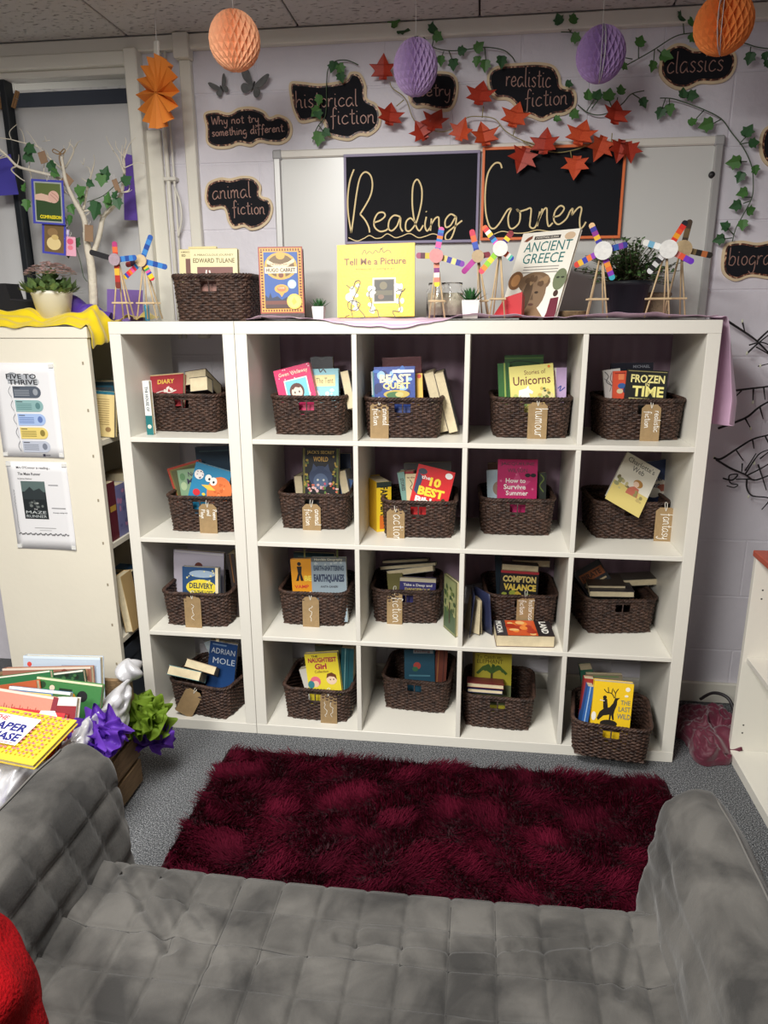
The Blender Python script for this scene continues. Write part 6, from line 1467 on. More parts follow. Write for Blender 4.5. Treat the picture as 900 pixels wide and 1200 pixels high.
# twig tree
YT = .27
BARK = mat('white_painted_bark', S(226, 218, 200), .7, bump=(80, .4), var=(25, .15))
pb = px(*zN((492, 1000)), y=YT)
t = thing('twig_tree', 'white painted twig tree with ivy leaves and hanging cards', 'decorative tree', (pb.x, YT, LT + .012))
def branch(pts, r0, r1, nm='branch', dy=0.0):
    P = [px(*zN(q), y=YT + dy * i / max(1, len(pts) - 1)) for i, q in enumerate(pts)]; P = smooth_path(P, 5); n = len(P)
    MB().tube(P, [r0 + (r1 - r0) * i / (n - 1) for i in range(n)], 7).build(nm, [BARK], t, world=True)
branch([(494, 1030), (488, 900), (478, 800), (462, 720), (452, 640)], .0165, .012, 'trunk')
for q, r0, r1, dy in (([(455, 650), (440, 560), (390, 470), (350, 380), (332, 290), (325, 240)], .011, .004, -.05), ([(490, 760), (525, 650), (545, 560), (600, 500), (640, 430), (655, 330), (652, 240), (658, 200)], .010, .003, .02),
                      ([(345, 300), (378, 240), (388, 200), (362, 165)], .004, .0015, -.03), ([(388, 205), (408, 175)], .002, .001, 0), ([(350, 380), (290, 345), (230, 330), (150, 310), (90, 290), (40, 240), (0, 205), (-40, 180)], .006, .003, -.08), ([(90, 290), (60, 310), (100, 350), (130, 370)], .003, .0015, -.02),
                      ([(340, 320), (260, 250), (200, 190), (130, 170), (55, 150)], .004, .0015, -.03), ([(60, 152), (50, 110), (90, 70)], .0015, .0008, 0), ([(440, 520), (462, 400), (480, 340), (495, 285)], .005, .002, -.04), ([(470, 380), (430, 355)], .002, .001, 0), ([(480, 340), (470, 300)], .002, .001, 0),
                      ([(655, 330), (625, 250), (598, 210)], .003, .0012, .02), ([(640, 432), (678, 420), (682, 392)], .003, .0015, 0), ([(655, 250), (680, 180), (715, 140)], .0025, .0008, .03), ([(545, 560), (490, 525), (440, 530)], .004, .003, 0), ([(655, 300), (640, 250), (645, 180)], .002, .001, 0), ([(440, 540), (400, 470), (350, 430), (325, 400)], .005, .003, -.02), ([(40, 240), (20, 235), (0, 245)], .0025, .002, 0), ([(150, 310), (165, 340), (160, 370)], .0025, .001, 0), ([(230, 330), (255, 360), (262, 380)], .002, .001, 0), ([(245, 160), (235, 130)], .0012, .0008, 0), ([(265, 155), (225, 160)], .0012, .0008, 0), ([(440, 285), (425, 262)], .0012, .0008, 0), ([(445, 250), (440, 285)], .0012, .0008, 0)):
    branch(q, r0, r1, dy=dy)
rg = random.Random(21)
for (sx, sy, ang) in ((330, 280, 100), (325, 245, 70), (388, 205, 60), (495, 290, 80), (480, 340, 120), (652, 240, 110), (655, 200, 75), (658, 300, 40), (600, 500, 100), (640, 430, 20), (260, 250, 100), (200, 190, 110), (130, 170, 120), (55, 150, 150), (40, 240, 200), (90, 290, 100), (150, 310, 80), (230, 330, 100), (390, 470, 150), (545, 560, 60), (0, 205, 130), (440, 560, 30), (350, 430, 190), (598, 210, 100)):
    a1 = R_(ang + rg.uniform(-25, 25)); l1 = rg.uniform(35, 75); mx, my = sx + l1 * math.cos(a1), sy - l1 * math.sin(a1); a2 = a1 + rg.uniform(-.6, .6)
    branch([(sx, sy), (mx, my), (mx + l1 * .6 * math.cos(a2), my - l1 * .6 * math.sin(a2))], .0018, .0007, 'twig', dy=rg.uniform(-.04, .03))
lt = [(165, 205, 120, 1.1), (158, 248, 130, 1.1), (280, 300, 150, 1.1), (295, 330, 120, .9), (560, 325, 20, 1.2), (535, 368, 190, 1.1), (430, 418, 60, 1.1), (505, 530, 200, 1.6), (430, 470, 200, .9), (572, 455, 10, 1.0), (622, 492, 170, 1.0), (380, 522, 160, .9), (370, 580, 200, .9), (142, 500, 190, 1.0), (672, 362, 60, 1.0), (408, 688, 40, .9), (320, 700, 200, .8), (335, 730, 180, .8), (480, 385, 120, .8), (568, 490, 200, .9), (130, 400, 20, .8), (610, 440, 30, .8), (360, 760, 180, .6)]
rg = random.Random(12)
p0 = Vector((pb.x, YT, LT + .012))
for (lx, ly, an, k) in lt:
    c_ = px(*zN((lx, ly)), y=YT - .02 - rg.uniform(0, .02)); s_ = .036 * k
    share('leaf', rg.choice(IVM), t, Matrix.Translation(c_ - p0) @ Matrix.Rotation(R_(an), 4, 'Y') @ Matrix.Rotation(R_(rg.uniform(-25, 25)), 4, 'Z') @ Matrix.Translation((0, 0, -s_ * .45)) @ Matrix.Diagonal((s_, s_, s_, 1)))
MB().tube(smooth_path([px(*zN(q), y=YT - .015) for q in ((460, 480), (540, 450), (600, 400), (640, 370))], 5), .0014, 5).build('ivy_stem', [VINE], t, world=True)
MB().tube(smooth_path([px(*zN(q), y=YT - .03) for q in ((345, 560), (360, 640), (400, 720), (425, 800), (440, 870), (460, 900))], 5), .0014, 5).build('ivy_stem', [VINE], t, world=True)
# things hung on the tree
def hungcard(label, corners, y, ops, rim, W, name='hanging_card', Hm=None):
    P = [px(*zN(q), y=y) for q in corners]; A, B, C_, D_ = P
    x = (B - A); w_ = x.length; x.normalize(); up = (A - D_); up = (up - x * up.dot(x)); h = up.length; up.normalize(); yv = up.cross(x)
    o = (C_ + D_) / 2
    M = Matrix(((x.x, yv.x, up.x, o.x), (x.y, yv.y, up.y, o.y), (x.z, yv.z, up.z, o.z), (0, 0, 0, 1)))
    t = thing(name, label, 'card', M=M)
    bk_ = MB().box(-w_ / 2, w_ / 2, 0, .0015, 0, h).build('backing', [rim], t)
    draw(MB(), ops(h / w_), w_, h).build('picture', [PRINT], bk_, ink=True)
    MB().tube([(0, -.001, h * .97), (.006, .0, h + .012), (-.004, .0, h + .02), (0, -.001, h * .97)], .0008, 5).build('thread', [THREAD], t)
BLF = mat('blue_card_frame', S(70, 74, 178), .8)
hungcard('blue framed card lettered compassion with two clasped hands', ((145, 355), (315, 365), (355, 605), (165, 590)), YT - .06,
         lambda r: [('r', .08, .06, .94, r - .05, (170, 176, 170)), ('r', .12, .10, .9, r - .09, (52, 78, 44)), ('r', .12, .10, .9, r * .36, (96, 112, 60)), ('p', [(.1, .42), (.3, .38), (.5, .42), (.64, .52), (.6, .62), (.4, .58), (.1, .56)], (226, 190, 170)), ('e', .68, .46, .17, .17, (222, 180, 164)), ('s', [(.58, .4), (.72, .5), (.8, .58)], .02, (190, 140, 126)), ('s', [(.62, .34), (.76, .42), (.84, .52)], .02, (190, 140, 126)), ('t', 'COMPASSION', .56, r - .2, .66, .1, (246, 226, 40), 0, .04)], BLF, .1)
hungcard('blue framed photo card hanging under the compassion card', ((175, 595), (300, 610), (330, 745), (240, 768)), YT - .05,
         lambda r: [('r', .1, .06, .92, r - .08, (120, 96, 60)), ('e', .5, r * .65, .3, .25, (232, 210, 150)), ('e', .45, r * .3, .22, .16, (150, 120, 80)), ('e', .55, r * .45, .15, .1, (214, 186, 120))], BLF, .1)
hungcard('small pink card hanging low among the ivy', ((335, 668), (392, 672), (402, 760), (345, 770)), YT - .045, lambda r: [('e', .5, .4, .3, .25, (226, 96, 130)), ('e', .5, .9, .25, .2, (236, 130, 150))], mat('pink_card', S(236, 176, 196), .8), .1)
hungcard('small lilac card between the framed photo card and the ivy', ((305, 610), (350, 625), (355, 690), (312, 680)), YT - .04, lambda r: [('r', .1, .1, .9, .5, (236, 226, 240))], mat('lilac_paper2', S(190, 170, 214), .8), .1)
for (c_, lab) in ((((188, 222), (225, 210), (255, 270), (215, 280)), 'brown leaf-shaped tag on the upper left twig'), (((328, 345), (362, 300), (395, 370), (350, 410)), 'brown tag hanging below the twine bow'), (((445, 600), (490, 605), (492, 690), (445, 688)), 'brown kraft tag on the twig tree trunk'), (((625, 345), (650, 335), (640, 430), (612, 430)), 'brown curled tag on the right twig')):
    hungcard(lab, c_, YT - .03, lambda r: [('r', .1, .1, .9, .12, (120, 90, 70))], mat('brown_tag', S(150, 122, 96), .85), .1, name='twig_tag')
JUTE = mat('jute', S(140, 112, 76), .95)
c_ = px(*zN((318, 220)), y=YT - .03)
t = thing('twine_bow', 'jute twine bow tied on the central twig', 'bow', c_)
k = .0045
for sg in (-1, 1):
    MB().tube(smooth_path([(0, 0, 0), (sg * .018, -.006, .010), (sg * .022, -.008, .002), (sg * .008, -.003, -.005), (0, 0, 0)], 6), .0018, 6).build('loop', [JUTE], t)
    MB().tube(smooth_path([(0, 0, 0), (sg * .004, -.004, -.018), (sg * .003 + .002, -.003, -.042)], 6), .0016, 6).build('tail', [JUTE], t)

# ------------------------------------------------------------------ posters on the cream bookcase
zQ = zf(0, 420, 5.0)
POSTER = mat('poster_paper', S(226, 226, 228), .6)
def poster(label, corners, ops):
    P = [px(*zQ(q), y=LY0 - .001) for q in corners]; x0 = (P[0].x + P[3].x) / 2; x1 = (P[1].x + P[2].x) / 2; z1 = (P[0].z + P[1].z) / 2; z0 = (P[2].z + P[3].z) / 2
    Wd = x1 - x0; H = z1 - z0
    t = thing('poster', label, 'poster', ((x0 + x1) / 2, LY0 - .0012, z0))
    def f(u, v): return (-Wd / 2 + Wd * u, -.0006 - .004 * (u ** 6) * (1 - v) ** 6, H * v)
    o_ = MB().grid(f, 10, 10).build('sheet', [POSTER], t); sh_ = o_; q = o_.modifiers.new('thick', 'SOLIDIFY'); q.thickness = .0006; q.offset = 1
    draw(MB(), ops(H / Wd), Wd, H, y=-.0016).build('print', [PRINT], sh_, ink=True)
    for (a, b) in ((-.46, .97), (.46, .97), (-.46, .03), (.46, .03)):
        MB().box(a * Wd - .008, a * Wd + .008, -.0050, -.0010, b * H - .006, b * H + .006).build('tape', [mat('clear_tape', S(222, 222, 218), .3)], t)
def ft(r):
    o_ = [('e', .32, .22, .1, .08, (150, 154, 160)), ('e', .6, .28, .14, .08, (186, 190, 194)), ('r', .24, .17, .66, .31, (170, 174, 180)), ('t', 'FIVE TO', .46, .20, .48, .075, (34, 34, 38), 0, .02), ('t', 'THRIVE', .48, .285, .46, .075, (34, 34, 38), 0, .02)]
    for k, (c_, c2) in enumerate((((84, 92, 104), (150, 156, 164)), ((140, 176, 176), (90, 130, 132)), ((166, 190, 230), (96, 120, 176)), ((226, 204, 120), (140, 124, 60)), ((186, 192, 206), (120, 126, 140)))):
        y0 = .345 + .205 * k; x0 = .30 + .012 * k
        o_ += [('r', x0, y0, x0 + .36, y0 + .175, c_), ('e', x0 + .36, y0 + .0875, .0875, .0875, c_), ('r', x0 + .02, y0 + .02, x0 + .12, y0 + .032, (50, 50, 56)), *lines(x0 + .02, x0 + .26, [y0 + .055, y0 + .08, y0 + .105, y0 + .13], c2, .010), ('e', x0 + .36, y0 + .085, .04, .05, c2), ('s', [(x0 - .03, y0), (x0 - .07, y0 + .08), (x0 - .03, y0 + .17)], .008, (120, 124, 130)), ('r', x0 - .034, y0, x0 - .028, y0 + .2, (200, 200, 204))]
    o_ += [('r', .66, 1.365, .7, 1.40, (40, 40, 60)), ('r', .71, 1.375, .78, 1.39, (110, 110, 116))]
    return o_
poster('taped poster headed Five to Thrive with five coloured tabs', ((-40, 25), (310, 25), (383, 580), (10, 578)), ft)
def mr(r):
    D_ = (50, 50, 54)
    return [('t', "Mrs O'Connor is reading...", .44, .10, .56, .05, D_, 0, .02), ('t', 'The Maze Runner', .36, .195, .38, .045, D_, 0, .02), ('t', 'by James Dashner', .28, .275, .24, .032, D_, 0, .01),
            ('r', .20, .31, .60, .92, (30, 36, 38)), ('r', .20, .31, .60, .48, (90, 108, 106)), ('p', [(.22, .5), (.34, .4), (.4, .46), (.5, .42), (.58, .5), (.58, .6), (.22, .6)], (44, 52, 54)), *blobs(81, 10, .28, .52, .6, .74, [(110, 116, 112), (70, 76, 76), (150, 154, 150)], (.015, .03)), ('t', 'THE', .4, .76, .06, .02, (200, 200, 200)), ('t', 'MAZE', .4, .81, .34, .045, (200, 206, 206), 0, .0), ('t', 'RUNNER', .4, .875, .34, .045, (190, 196, 196), 0, .0),
            ('r', .66, .36, .82, .372, (120, 120, 124)), ('r', .67, .73, .9, .742, (120, 120, 124)), ('t', 'Average rating: 4.0', .8, .81, .24, .022, (80, 80, 84)),
            ('r', .34, 1.06, .7, 1.068, (150, 150, 150)), ('r', .42, 1.10, .62, 1.106, (160, 160, 160)), *[('s', [(.06 + .012 * math.sin(k), .45 + .05 * k), (.075, .47 + .05 * k), (.06, .49 + .05 * k)], .006, (90, 90, 94)) for k in range(14)], *[('s', [(.06 + .085 * k, 1.18 + .01 * math.sin(3 * k)), (.09 + .085 * k, 1.15), (.12 + .085 * k, 1.18), (.14 + .085 * k, 1.16)], .012, (70, 70, 74)) for k in range(10)]]
poster("taped poster saying Mrs O'Connor is reading The Maze Runner", ((25, 605), (390, 605), (450, 1125), (118, 1110)), mr)
# ------------------------------------------------------------------ shaggy rug
t = thing('shag_rug', 'burgundy shaggy rug on the carpet before the shelves', 'rug', (.67, -.46, 0))
RX0, RX1, RY0, RY1 = -.075, 1.425, -.84, -.115
MB().bbox(RX0 + .01, RX1 - .01, RY0 + .01, RY1 - .01, .001, .012, .003).build('backing', [mat('rug_backing', S(44, 8, 18), .95)], t, world=True)
rs = np.random.RandomState(4); NT = 72000
bx = rs.uniform(RX0 + .012, RX1 - .012, NT); by = rs.uniform(RY0 + .012, RY1 - .012, NT)
# matted clumps: each tuft follows the direction of a patch
cxy = np.stack([rs.uniform(RX0, RX1, 420), rs.uniform(RY0, RY1, 420)], 1); cang = rs.uniform(0, 6.283, 420) * .6 + 4.0; ctilt = rs.uniform(.35, 1.25, 420)
idx = np.empty(NT, int)
for k in range(0, NT, 4000):
    d2 = (bx[k:k + 4000, None] - cxy[None, :, 0]) ** 2 + (by[k:k + 4000, None] - cxy[None, :, 1]) ** 2; idx[k:k + 4000] = d2.argmin(1)
ph = lambda k, a, b: np.sin(k * bx * a + 3 * np.sin(by * b) + k) * np.cos(k * by * b + 2 * np.sin(bx * a * .7))
ang = 4.4 + 1.9 * ph(1.0, 9, 13) + 1.0 * ph(2.3, 11, 8) + .25 * (cang[idx] - 5) + rs.normal(0, .45, NT); tl = np.clip(.8 + .28 * ph(1.7, 10, 9) + .2 * (ctilt[idx] - .8) + rs.normal(0, .25, NT), .1, 1.35); ln = rs.uniform(.026, .044, NT)
dx, dy = np.cos(ang), np.sin(ang)
V = np.empty((NT, 7, 3)); wv = .0013
sxn, syn = -dy, dx
for i, (f, ww) in enumerate(((0, 1.0), (.4, 1.0), (.78, .7))):
    bend = f * f * .5 + f * .5
    X = bx + dx * np.sin(tl) * ln * bend; Y = by + dy * np.sin(tl) * ln * bend; Z = .010 + np.cos(tl * .8) * ln * f * .85
    V[:, 2 * i, 0] = X + sxn * wv * ww; V[:, 2 * i, 1] = Y + syn * wv * ww; V[:, 2 * i, 2] = Z
    V[:, 2 * i + 1, 0] = X - sxn * wv * ww; V[:, 2 * i + 1, 1] = Y - syn * wv * ww; V[:, 2 * i + 1, 2] = Z
V[:, 6, 0] = bx + dx * np.sin(tl) * ln; V[:, 6, 1] = by + dy * np.sin(tl) * ln; V[:, 6, 2] = .010 + np.cos(tl * .8) * ln * .9
V -= np.array([.67, -.46, 0])
me = bpy.data.meshes.new('pile')
base_i = (np.arange(NT) * 7)[:, None]
tri = (base_i + np.array([0, 1, 3, 0, 3, 2, 2, 3, 5, 2, 5, 4, 4, 5, 6])[None]).ravel()
me.vertices.add(NT * 7); me.vertices.foreach_set('co', V.astype(np.float32).ravel())
me.loops.add(len(tri)); me.loops.foreach_set('vertex_index', tri.astype(np.int32))
me.polygons.add(len(tri) // 3); me.polygons.foreach_set('loop_start', np.arange(0, len(tri), 3, dtype=np.int32))
me.update(calc_edges=True)
me.materials.append(mat('burgundy_pile', S(88, 14, 36), .85, var=(5, .3, S(68, 10, 28)), spec=.08))
share('pile', me, t)['kind'] = 'stuff'

# ------------------------------------------------------------------ sofa with quilted cover
def _suede(N, L, b):
    tc = N.new('ShaderNodeTexCoord'); n = N.new('ShaderNodeTexNoise'); n.inputs['Scale'].default_value = 7; n.inputs['Detail'].default_value = 6; n.inputs['Distortion'].default_value = .6
    L.new(tc.outputs['Object'], n.inputs['Vector']); r = N.new('ShaderNodeValToRGB'); e = r.color_ramp.elements
    e[0].position = .36; e[0].color = S(42, 41, 40); e[1].position = .66; e[1].color = S(82, 80, 77)
    L.new(n.outputs['Fac'], r.inputs[0]); L.new(r.outputs[0], b.inputs['Base Color']); b.inputs['Roughness'].default_value = .85; b.inputs['Sheen Weight'].default_value = .12; b.inputs['Specular IOR Level'].default_value = .2
    n2 = N.new('ShaderNodeTexNoise'); n2.inputs['Scale'].default_value = 160; n2.inputs['Detail'].default_value = 3; L.new(tc.outputs['Object'], n2.inputs['Vector'])
    bp = N.new('ShaderNodeBump'); bp.inputs['Strength'].default_value = .18; bp.inputs['Distance'].default_value = .004; L.new(n2.outputs['Fac'], bp.inputs['Height']); L.new(bp.outputs[0], b.inputs['Normal'])
SUEDE = node_mat('grey_suede', _suede)
sofa = thing('sofa', 'grey sofa under a quilted suede cover, back facing the camera', 'sofa', (.59, -1.5, 0))
QS = .083
def quilt(a, b, h=.0075):
    """puffed square: 0 in the seams, h in the middle"""
    u = abs(math.sin(math.pi * a / QS)); v = abs(math.sin(math.pi * b / QS))
    return h * ((1 - math.exp(-min(u, v) / .16)) * .75 + .25 * u * v)
def nz(x, y, z, s): return noise.noise(Vector((x, y, z)) * s)
SZ = .40
def crease(x, y, x0, y0, x1, y1, w_, d):
    ax, ay = x1 - x0, y1 - y0; l2 = ax * ax + ay * ay; f = max(0, min(1, ((x - x0) * ax + (y - y0) * ay) / l2))
    dd = math.hypot(x - x0 - f * ax, y - y0 - f * ay)
    return -d * math.exp(-(dd / w_) ** 2) + d * .7 * math.exp(-((dd - 1.7 * w_) / w_) ** 2)
def seat(u, v):
    x = .035 + 1.10 * u
    s = v * 1.10        # arc length from the back to the front and down
    L1 = .72
    wob = (.006 * nz(x, s, 0, 5) + .004 * nz(x, s, 4, 11)) * max(0, min(1, (.74 - s) / .12)); hq = max(.3, min(1, (.80 - s) / .1))
    warpx = x; warps = s
    q = quilt(warpx, warps, .013)
    q *= hq
    if s < L1:
        y = -1.85 + s; z = SZ - .012 * math.sin(math.pi * u) + wob + q
        z += crease(x, y, .09, -1.13, .26, -1.30, .012, .010) + crease(x, y, .16, -1.12, .30, -1.24, .009, .006) + crease(x, y, .55, -1.235, .86, -1.225, .010, .007) + crease(x, y, .86, -1.225, 1.02, -1.19, .010, .006) + crease(x, y, 1.03, -1.30, 1.08, -1.15, .010, .006) + crease(x, y, .3, -1.32, .6, -1.235, .012, .004)
        z += .02 * max(0, 1 - (x - .035) / .05) + .02 * max(0, 1 - (1.135 - x) / .05)
        return (x, y, z)
    a = (s - L1) / .05
    if a < math.pi / 2:
        return (x, -1.13 + (.05 + q) * math.sin(a), SZ - .012 * math.sin(math.pi * u) - .05 + (.05 + q) * math.cos(a) + wob)
    d = s - L1 - .05 * math.pi / 2
    return (x, -1.08 + q + .01 * math.sin(x * 14), SZ - .05 - d)
MB().grid(seat, 290, 270).build('seat', [SUEDE], sofa, world=True)
SEAM = mat('dark_seam_thread', S(46, 45, 44), .9)
st_ = MB()
def seatpt(x, s_):
    p_ = seat((x - .035) / 1.10, s_ / 1.10); return Vector(p_) + Vector((0, 0, .0012))
for k in range(1, 14):
    st_.tube([seatpt(k * QS, .30 + .012 * i) for i in range(36)], .0011, 4)
for k in range(4, 10):
    st_.tube([seatpt(.05 + .0107 * i, k * QS) for i in range(100)], .0011, 4)
st_.build('stitching', [SEAM], sofa, world=True)['kind'] = 'stuff'
def arm(side):
    # profile from the inner foot over the crest to the outer hem: (offset outwards from the inner seam, z)
    prof = smooth_path([(-.012, .30, 0), (.0, .40, 0), (.012, .50, 0), (.030, .585, 0), (.070, .622, 0), (.112, .618, 0), (.150, .575, 0), (.185, .47, 0), (.215, .34, 0), (.245, .18, 0), (.260, .03, 0)], 8)
    cum = [0]
    for a, b in zip(prof, prof[1:]): cum.append(cum[-1] + (b - a).length)
    tot = cum[-1]; base = .046 if side < 0 else 1.118
    def f(u, v):
        s = u * tot; j = 0
        while j < len(cum) - 2 and cum[j + 1] < s: j += 1
        k = (s - cum[j]) / max(cum[j + 1] - cum[j], 1e-9); p_ = prof[j].lerp(prof[j + 1], k); tg = (prof[j + 1] - prof[j]).normalized(); nrm = Vector((-tg.y, tg.x))
        ylen = .885; yl = v * ylen; y = -1.88 + yl
        # rounded front end
        e = max(0, (yl - (ylen - .06)) / .06); inset_ = .055 * (1 - math.sqrt(max(0, 1 - e * e))) if e > 0 else 0
        if v > .999: y += .001
        q = 0
        if s < .30: q = quilt(s * 1.0 + .02, y + .25 * s, .0075)
        elif s > .46: q = quilt(s, y + .01, .004)
        amp = 1 if side < 0 else .55
        wr = (.006 * nz(p_.x, y, p_.y, 8) + .004 * nz(p_.x + 3, y * .6, p_.y, 18)) 
        if side > 0 and s < .26: wr += .004 * nz(s * 9, y * 2.2, 3, 4) * 1.5
        # piped seam on the crest
        seam = .004 * math.exp(-((s - .385) / .006) ** 2)
        o_ = q * amp + wr + seam
        c_ = Vector((.115, .30)); pp_ = Vector((p_.x, p_.y)); dirc = (c_ - pp_).normalized()
        pp_ = pp_ + nrm * o_ + dirc * inset_
        flare = 0
        return (base + side * pp_.x, y, max(pp_.y, .012))
    g = MB(); g.grid(f, 120, 130)
    # closed front end
    n = 120; ring = g.v[-n:]
    c0 = (sum(p_[0] for p_ in ring) / n, ring[0][1] + .004, .28)
    o0 = len(g.v); g.v.append(c0)
    for i in range(n - 1):
        g.f.append([o0 - n + i, o0 - n + i + 1, o0]); g.m.append(0); g.c.append((1, 1, 1, 1)); g.s.append(True)
    a_ = g.build('armrest', [SUEDE], sofa, world=True)
    # stitched piping along the crest as a sub-part
    pts = []
    for k in range(61):
        v = k / 60 * .93; p_ = Vector(f(.385 / tot, v)); pts.append(p_ + Vector((0, 0, .0015)))
    MB().tube(pts, .0022, 6).build('piping', [mat('suede_piping', S(84, 82, 79), .8)], a_, world=True)
arm(-1); arm(1)
MB().bbox(.0, 1.18, -2.02, -1.86, .04, .84, .05).build('backrest', [SUEDE], sofa, world=True)
MB().bbox(.06, 1.12, -1.86, -1.14, .04, .33, .01).build('base', [mat('sofa_base_cloth', S(70, 68, 66), .9)], sofa, world=True)

# ------------------------------------------------------------------ red fleece at the lower left
FLEECE = mat('red_fleece', S(140, 6, 14), .95, bump=(140, .5), var=(12, .18), spec=.1)
def fleece(u, v):
    a = u * 2 * math.pi
    # lump over the sofa arm, rounded top, falling sides
    r = math.sin(v * math.pi / 2)
    cx, cy = -.055, -1.655
    rx_ = .235 * r; ry_ = .30 * r
    z = 0.30 + .40 * math.cos(v * math.pi / 2) ** .55
    fold = .012 * math.sin(5 * a + 2.5 * v) * r - .05 * math.exp(-((v - .42 - .06 * math.sin(2 * a)) / .02) ** 2) * .3 + .012 * nz(math.cos(a) * r, math.sin(a) * r, v, 3.0)
    fold += .05 * (abs(noise.noise(Vector((math.cos(a) * 2.2, math.sin(a) * 2.2, v * 2.4)))) - .2) * r
    return (cx + (rx_ + fold) * math.cos(a) * (1.0 + .06 * math.sin(3 * a)), cy + (ry_ + fold) * math.sin(a), z + .018 * math.sin(7 * a + 3) * r * (1 - r) * 4 * .3)
o_ = MB().grid(fleece, 110, 70, closed_u=True).build('red_fleece', [FLEECE]); tag(o_, 'red fleece garment heaped over the left sofa arm', 'garment')

# ------------------------------------------------------------------ book crate with silver cloth
WOODC = mat('crate_wood', S(134, 108, 76), .8, bump=(60, .3), var=(18, .3), stretch=(1, 1, 6))
CX0, CX1, CY0, CY1, CZ = -.80, -.285, -.80, -.33, .385
cr = thing('book_crate', 'wooden slatted crate of books draped in silver satin', 'crate', ((CX0 + CX1) / 2, (CY0 + CY1) / 2, 0))
for k in range(4):
    z0 = .012 + k * .095
    MB().bbox(CX1 - .014, CX1, CY0, CY1, z0, z0 + .082, .002).build('slat', [WOODC], cr, world=True)
    MB().bbox(CX0, CX0 + .014, CY0, CY1, z0, z0 + .082, .002).build('slat', [WOODC], cr, world=True)
    MB().bbox(CX0 + .014, CX1 - .014, CY0, CY0 + .014, z0, z0 + .082, .002).build('slat', [WOODC], cr, world=True)
    MB().bbox(CX0 + .014, CX1 - .014, CY1 - .014, CY1, z0, z0 + .082, .002).build('slat', [WOODC], cr, world=True)
for xx in (CX0 + .016, CX1 - .036):
    for yy_ in (CY0 + .016, CY1 - .036): MB().bbox(xx, xx + .02, yy_, yy_ + .02, .0, CZ, .002).build('corner_post', [WOODC], cr, world=True)
MB().bbox(CX0 + .014, CX1 - .014, CY0 + .014, CY1 - .014, .006, .018, .002).build('floor_board', [WOODC], cr, world=True)
SILV = mat('silver_satin', S(198, 198, 202), .3, bump=(24, .15), metal=.25, sheen=.2)
def silver(u, v):
    # runs round the rim: right side then front side; v from inside over the rim to outside
    per = u * (.40 + .50)
    drop = .07 + .05 * math.sin(9 * u) + (.24 if u > .48 else .0) * min(1, max(0, (u - .48) / .12))
    if v < .35: off = -.05 * (1 - v / .35); z = CZ - .05 * (1 - v / .35) ** 1.3 + .008
    else:
        k = (v - .35) / .65; off = .012 + .035 * math.sin(math.pi * min(1, k * 1.1)) * (2.0 if u > .5 else .25) + .012 * math.sin(22 * u) * k; z = CZ + .012 * (1 - k) - drop * k
    z += .010 * math.sin(27 * u + 3 * v)
    if per < .40: return (CX1 + off, CY1 - .02 - per - .03, z)
    return (CX1 - (per - .40), CY0 - off, z)
def silver2(u, v):
    p_ = Vector(silver(u, v)); r1 = abs(noise.noise(p_ * 15)); r2 = abs(noise.noise(p_ * 31 + Vector((5, 1, 2))))
    d = Vector((.7 if u < .45 else .15, -.3 if u < .45 else -.9, .5)); return p_ + d * (.045 * (r1 - .15) + .018 * (r2 - .15))
cloth_obj('silver_cloth', 'silver grey satin cloth draped over the crate rim', silver2, 110, 50, SILV, noise_amp=.004, noise_sc=20)
def knot(u, v):
    a = 6.283 * u; r = .040 * math.sin(math.pi * v) ** .6 * (1 + .25 * math.sin(4 * a + 6 * v)); return (CX1 - .005 + r * math.cos(a), CY1 - .005 + r * math.sin(a), CZ - .010 + .075 * v)
o_ = MB().grid(knot, 36, 16, closed_u=True).build('silver_knot', [SILV]); tag(o_, 'gathered silver cloth knot on the crate corner nearest the shelf', 'cloth')
# books in the crate: covers leaning back, tops seen; given as (top-left, top-right, y, thickness, colour)
zR = zf(0, 740, 4.5)
def crateb(tl, tr, y, T, col, label, ops=(), lean=24, dy2=0.0, hard=True, Hh=.22):
    return bookp(zR, tl, tr, y, lean, T, col, label, ops, H=Hh, hard=hard, dy2=dy2)
crateb((122, 128), (528, 138), -.385, .022, (176, 190, 206), 'pale blue hardback at the very back of the crate', [('r', 0, .0, 1, .03, (200, 214, 226)), ('e', .08, .1, .03, .03, (200, 70, 60)), ('r', .5, .1, .9, .16, (150, 160, 176))], lean=12)
crateb((12, 196), (478, 186), -.42, .02, (150, 100, 84), 'brown floral hardback second from the back of the crate', [('r', 0, .0, 1, .02, (214, 200, 186)), *blobs(91, 30, .3, .98, .04, .35, [(200, 170, 150), (120, 60, 50), (176, 130, 100)], (.02, .04))], lean=14)
crateb((270, 222), (436, 202), -.455, .014, (34, 62, 44), 'dark green book standing between the floral hardback and the green dotted one', [('r', 0, 0, 1, .05, (220, 216, 206)), *blobs(92, 12, .1, .9, .1, .6, [(60, 100, 60), (30, 40, 30)], (.04, .08))], lean=14)
crateb((-60, 246), (262, 206), -.47, .016, (46, 108, 66), 'bright green slim book at the left of the crate', [('r', 0, 0, 1, .02, (220, 220, 206))], lean=16)
crateb((196, 238), (540, 282), -.505, .016, (58, 116, 62), 'green hardback with black and amber dots in the crate middle', [('r', 0, 0, 1, .03, (206, 204, 170)), ('e', .72, .2, .08, .08, K_), ('e', .57, .22, .05, .05, (190, 140, 40)), ('r', .36, .12, .56, .17, (24, 40, 26)), ('e', .25, .13, .04, .04, (220, 190, 170)), ('e', .1, .1, .05, .05, (30, 60, 34))], lean=20)
crateb((-30, 290), (190, 258), -.53, .018, (170, 84, 50), 'orange brown book at the left rear of the blue book in the crate', lean=18)
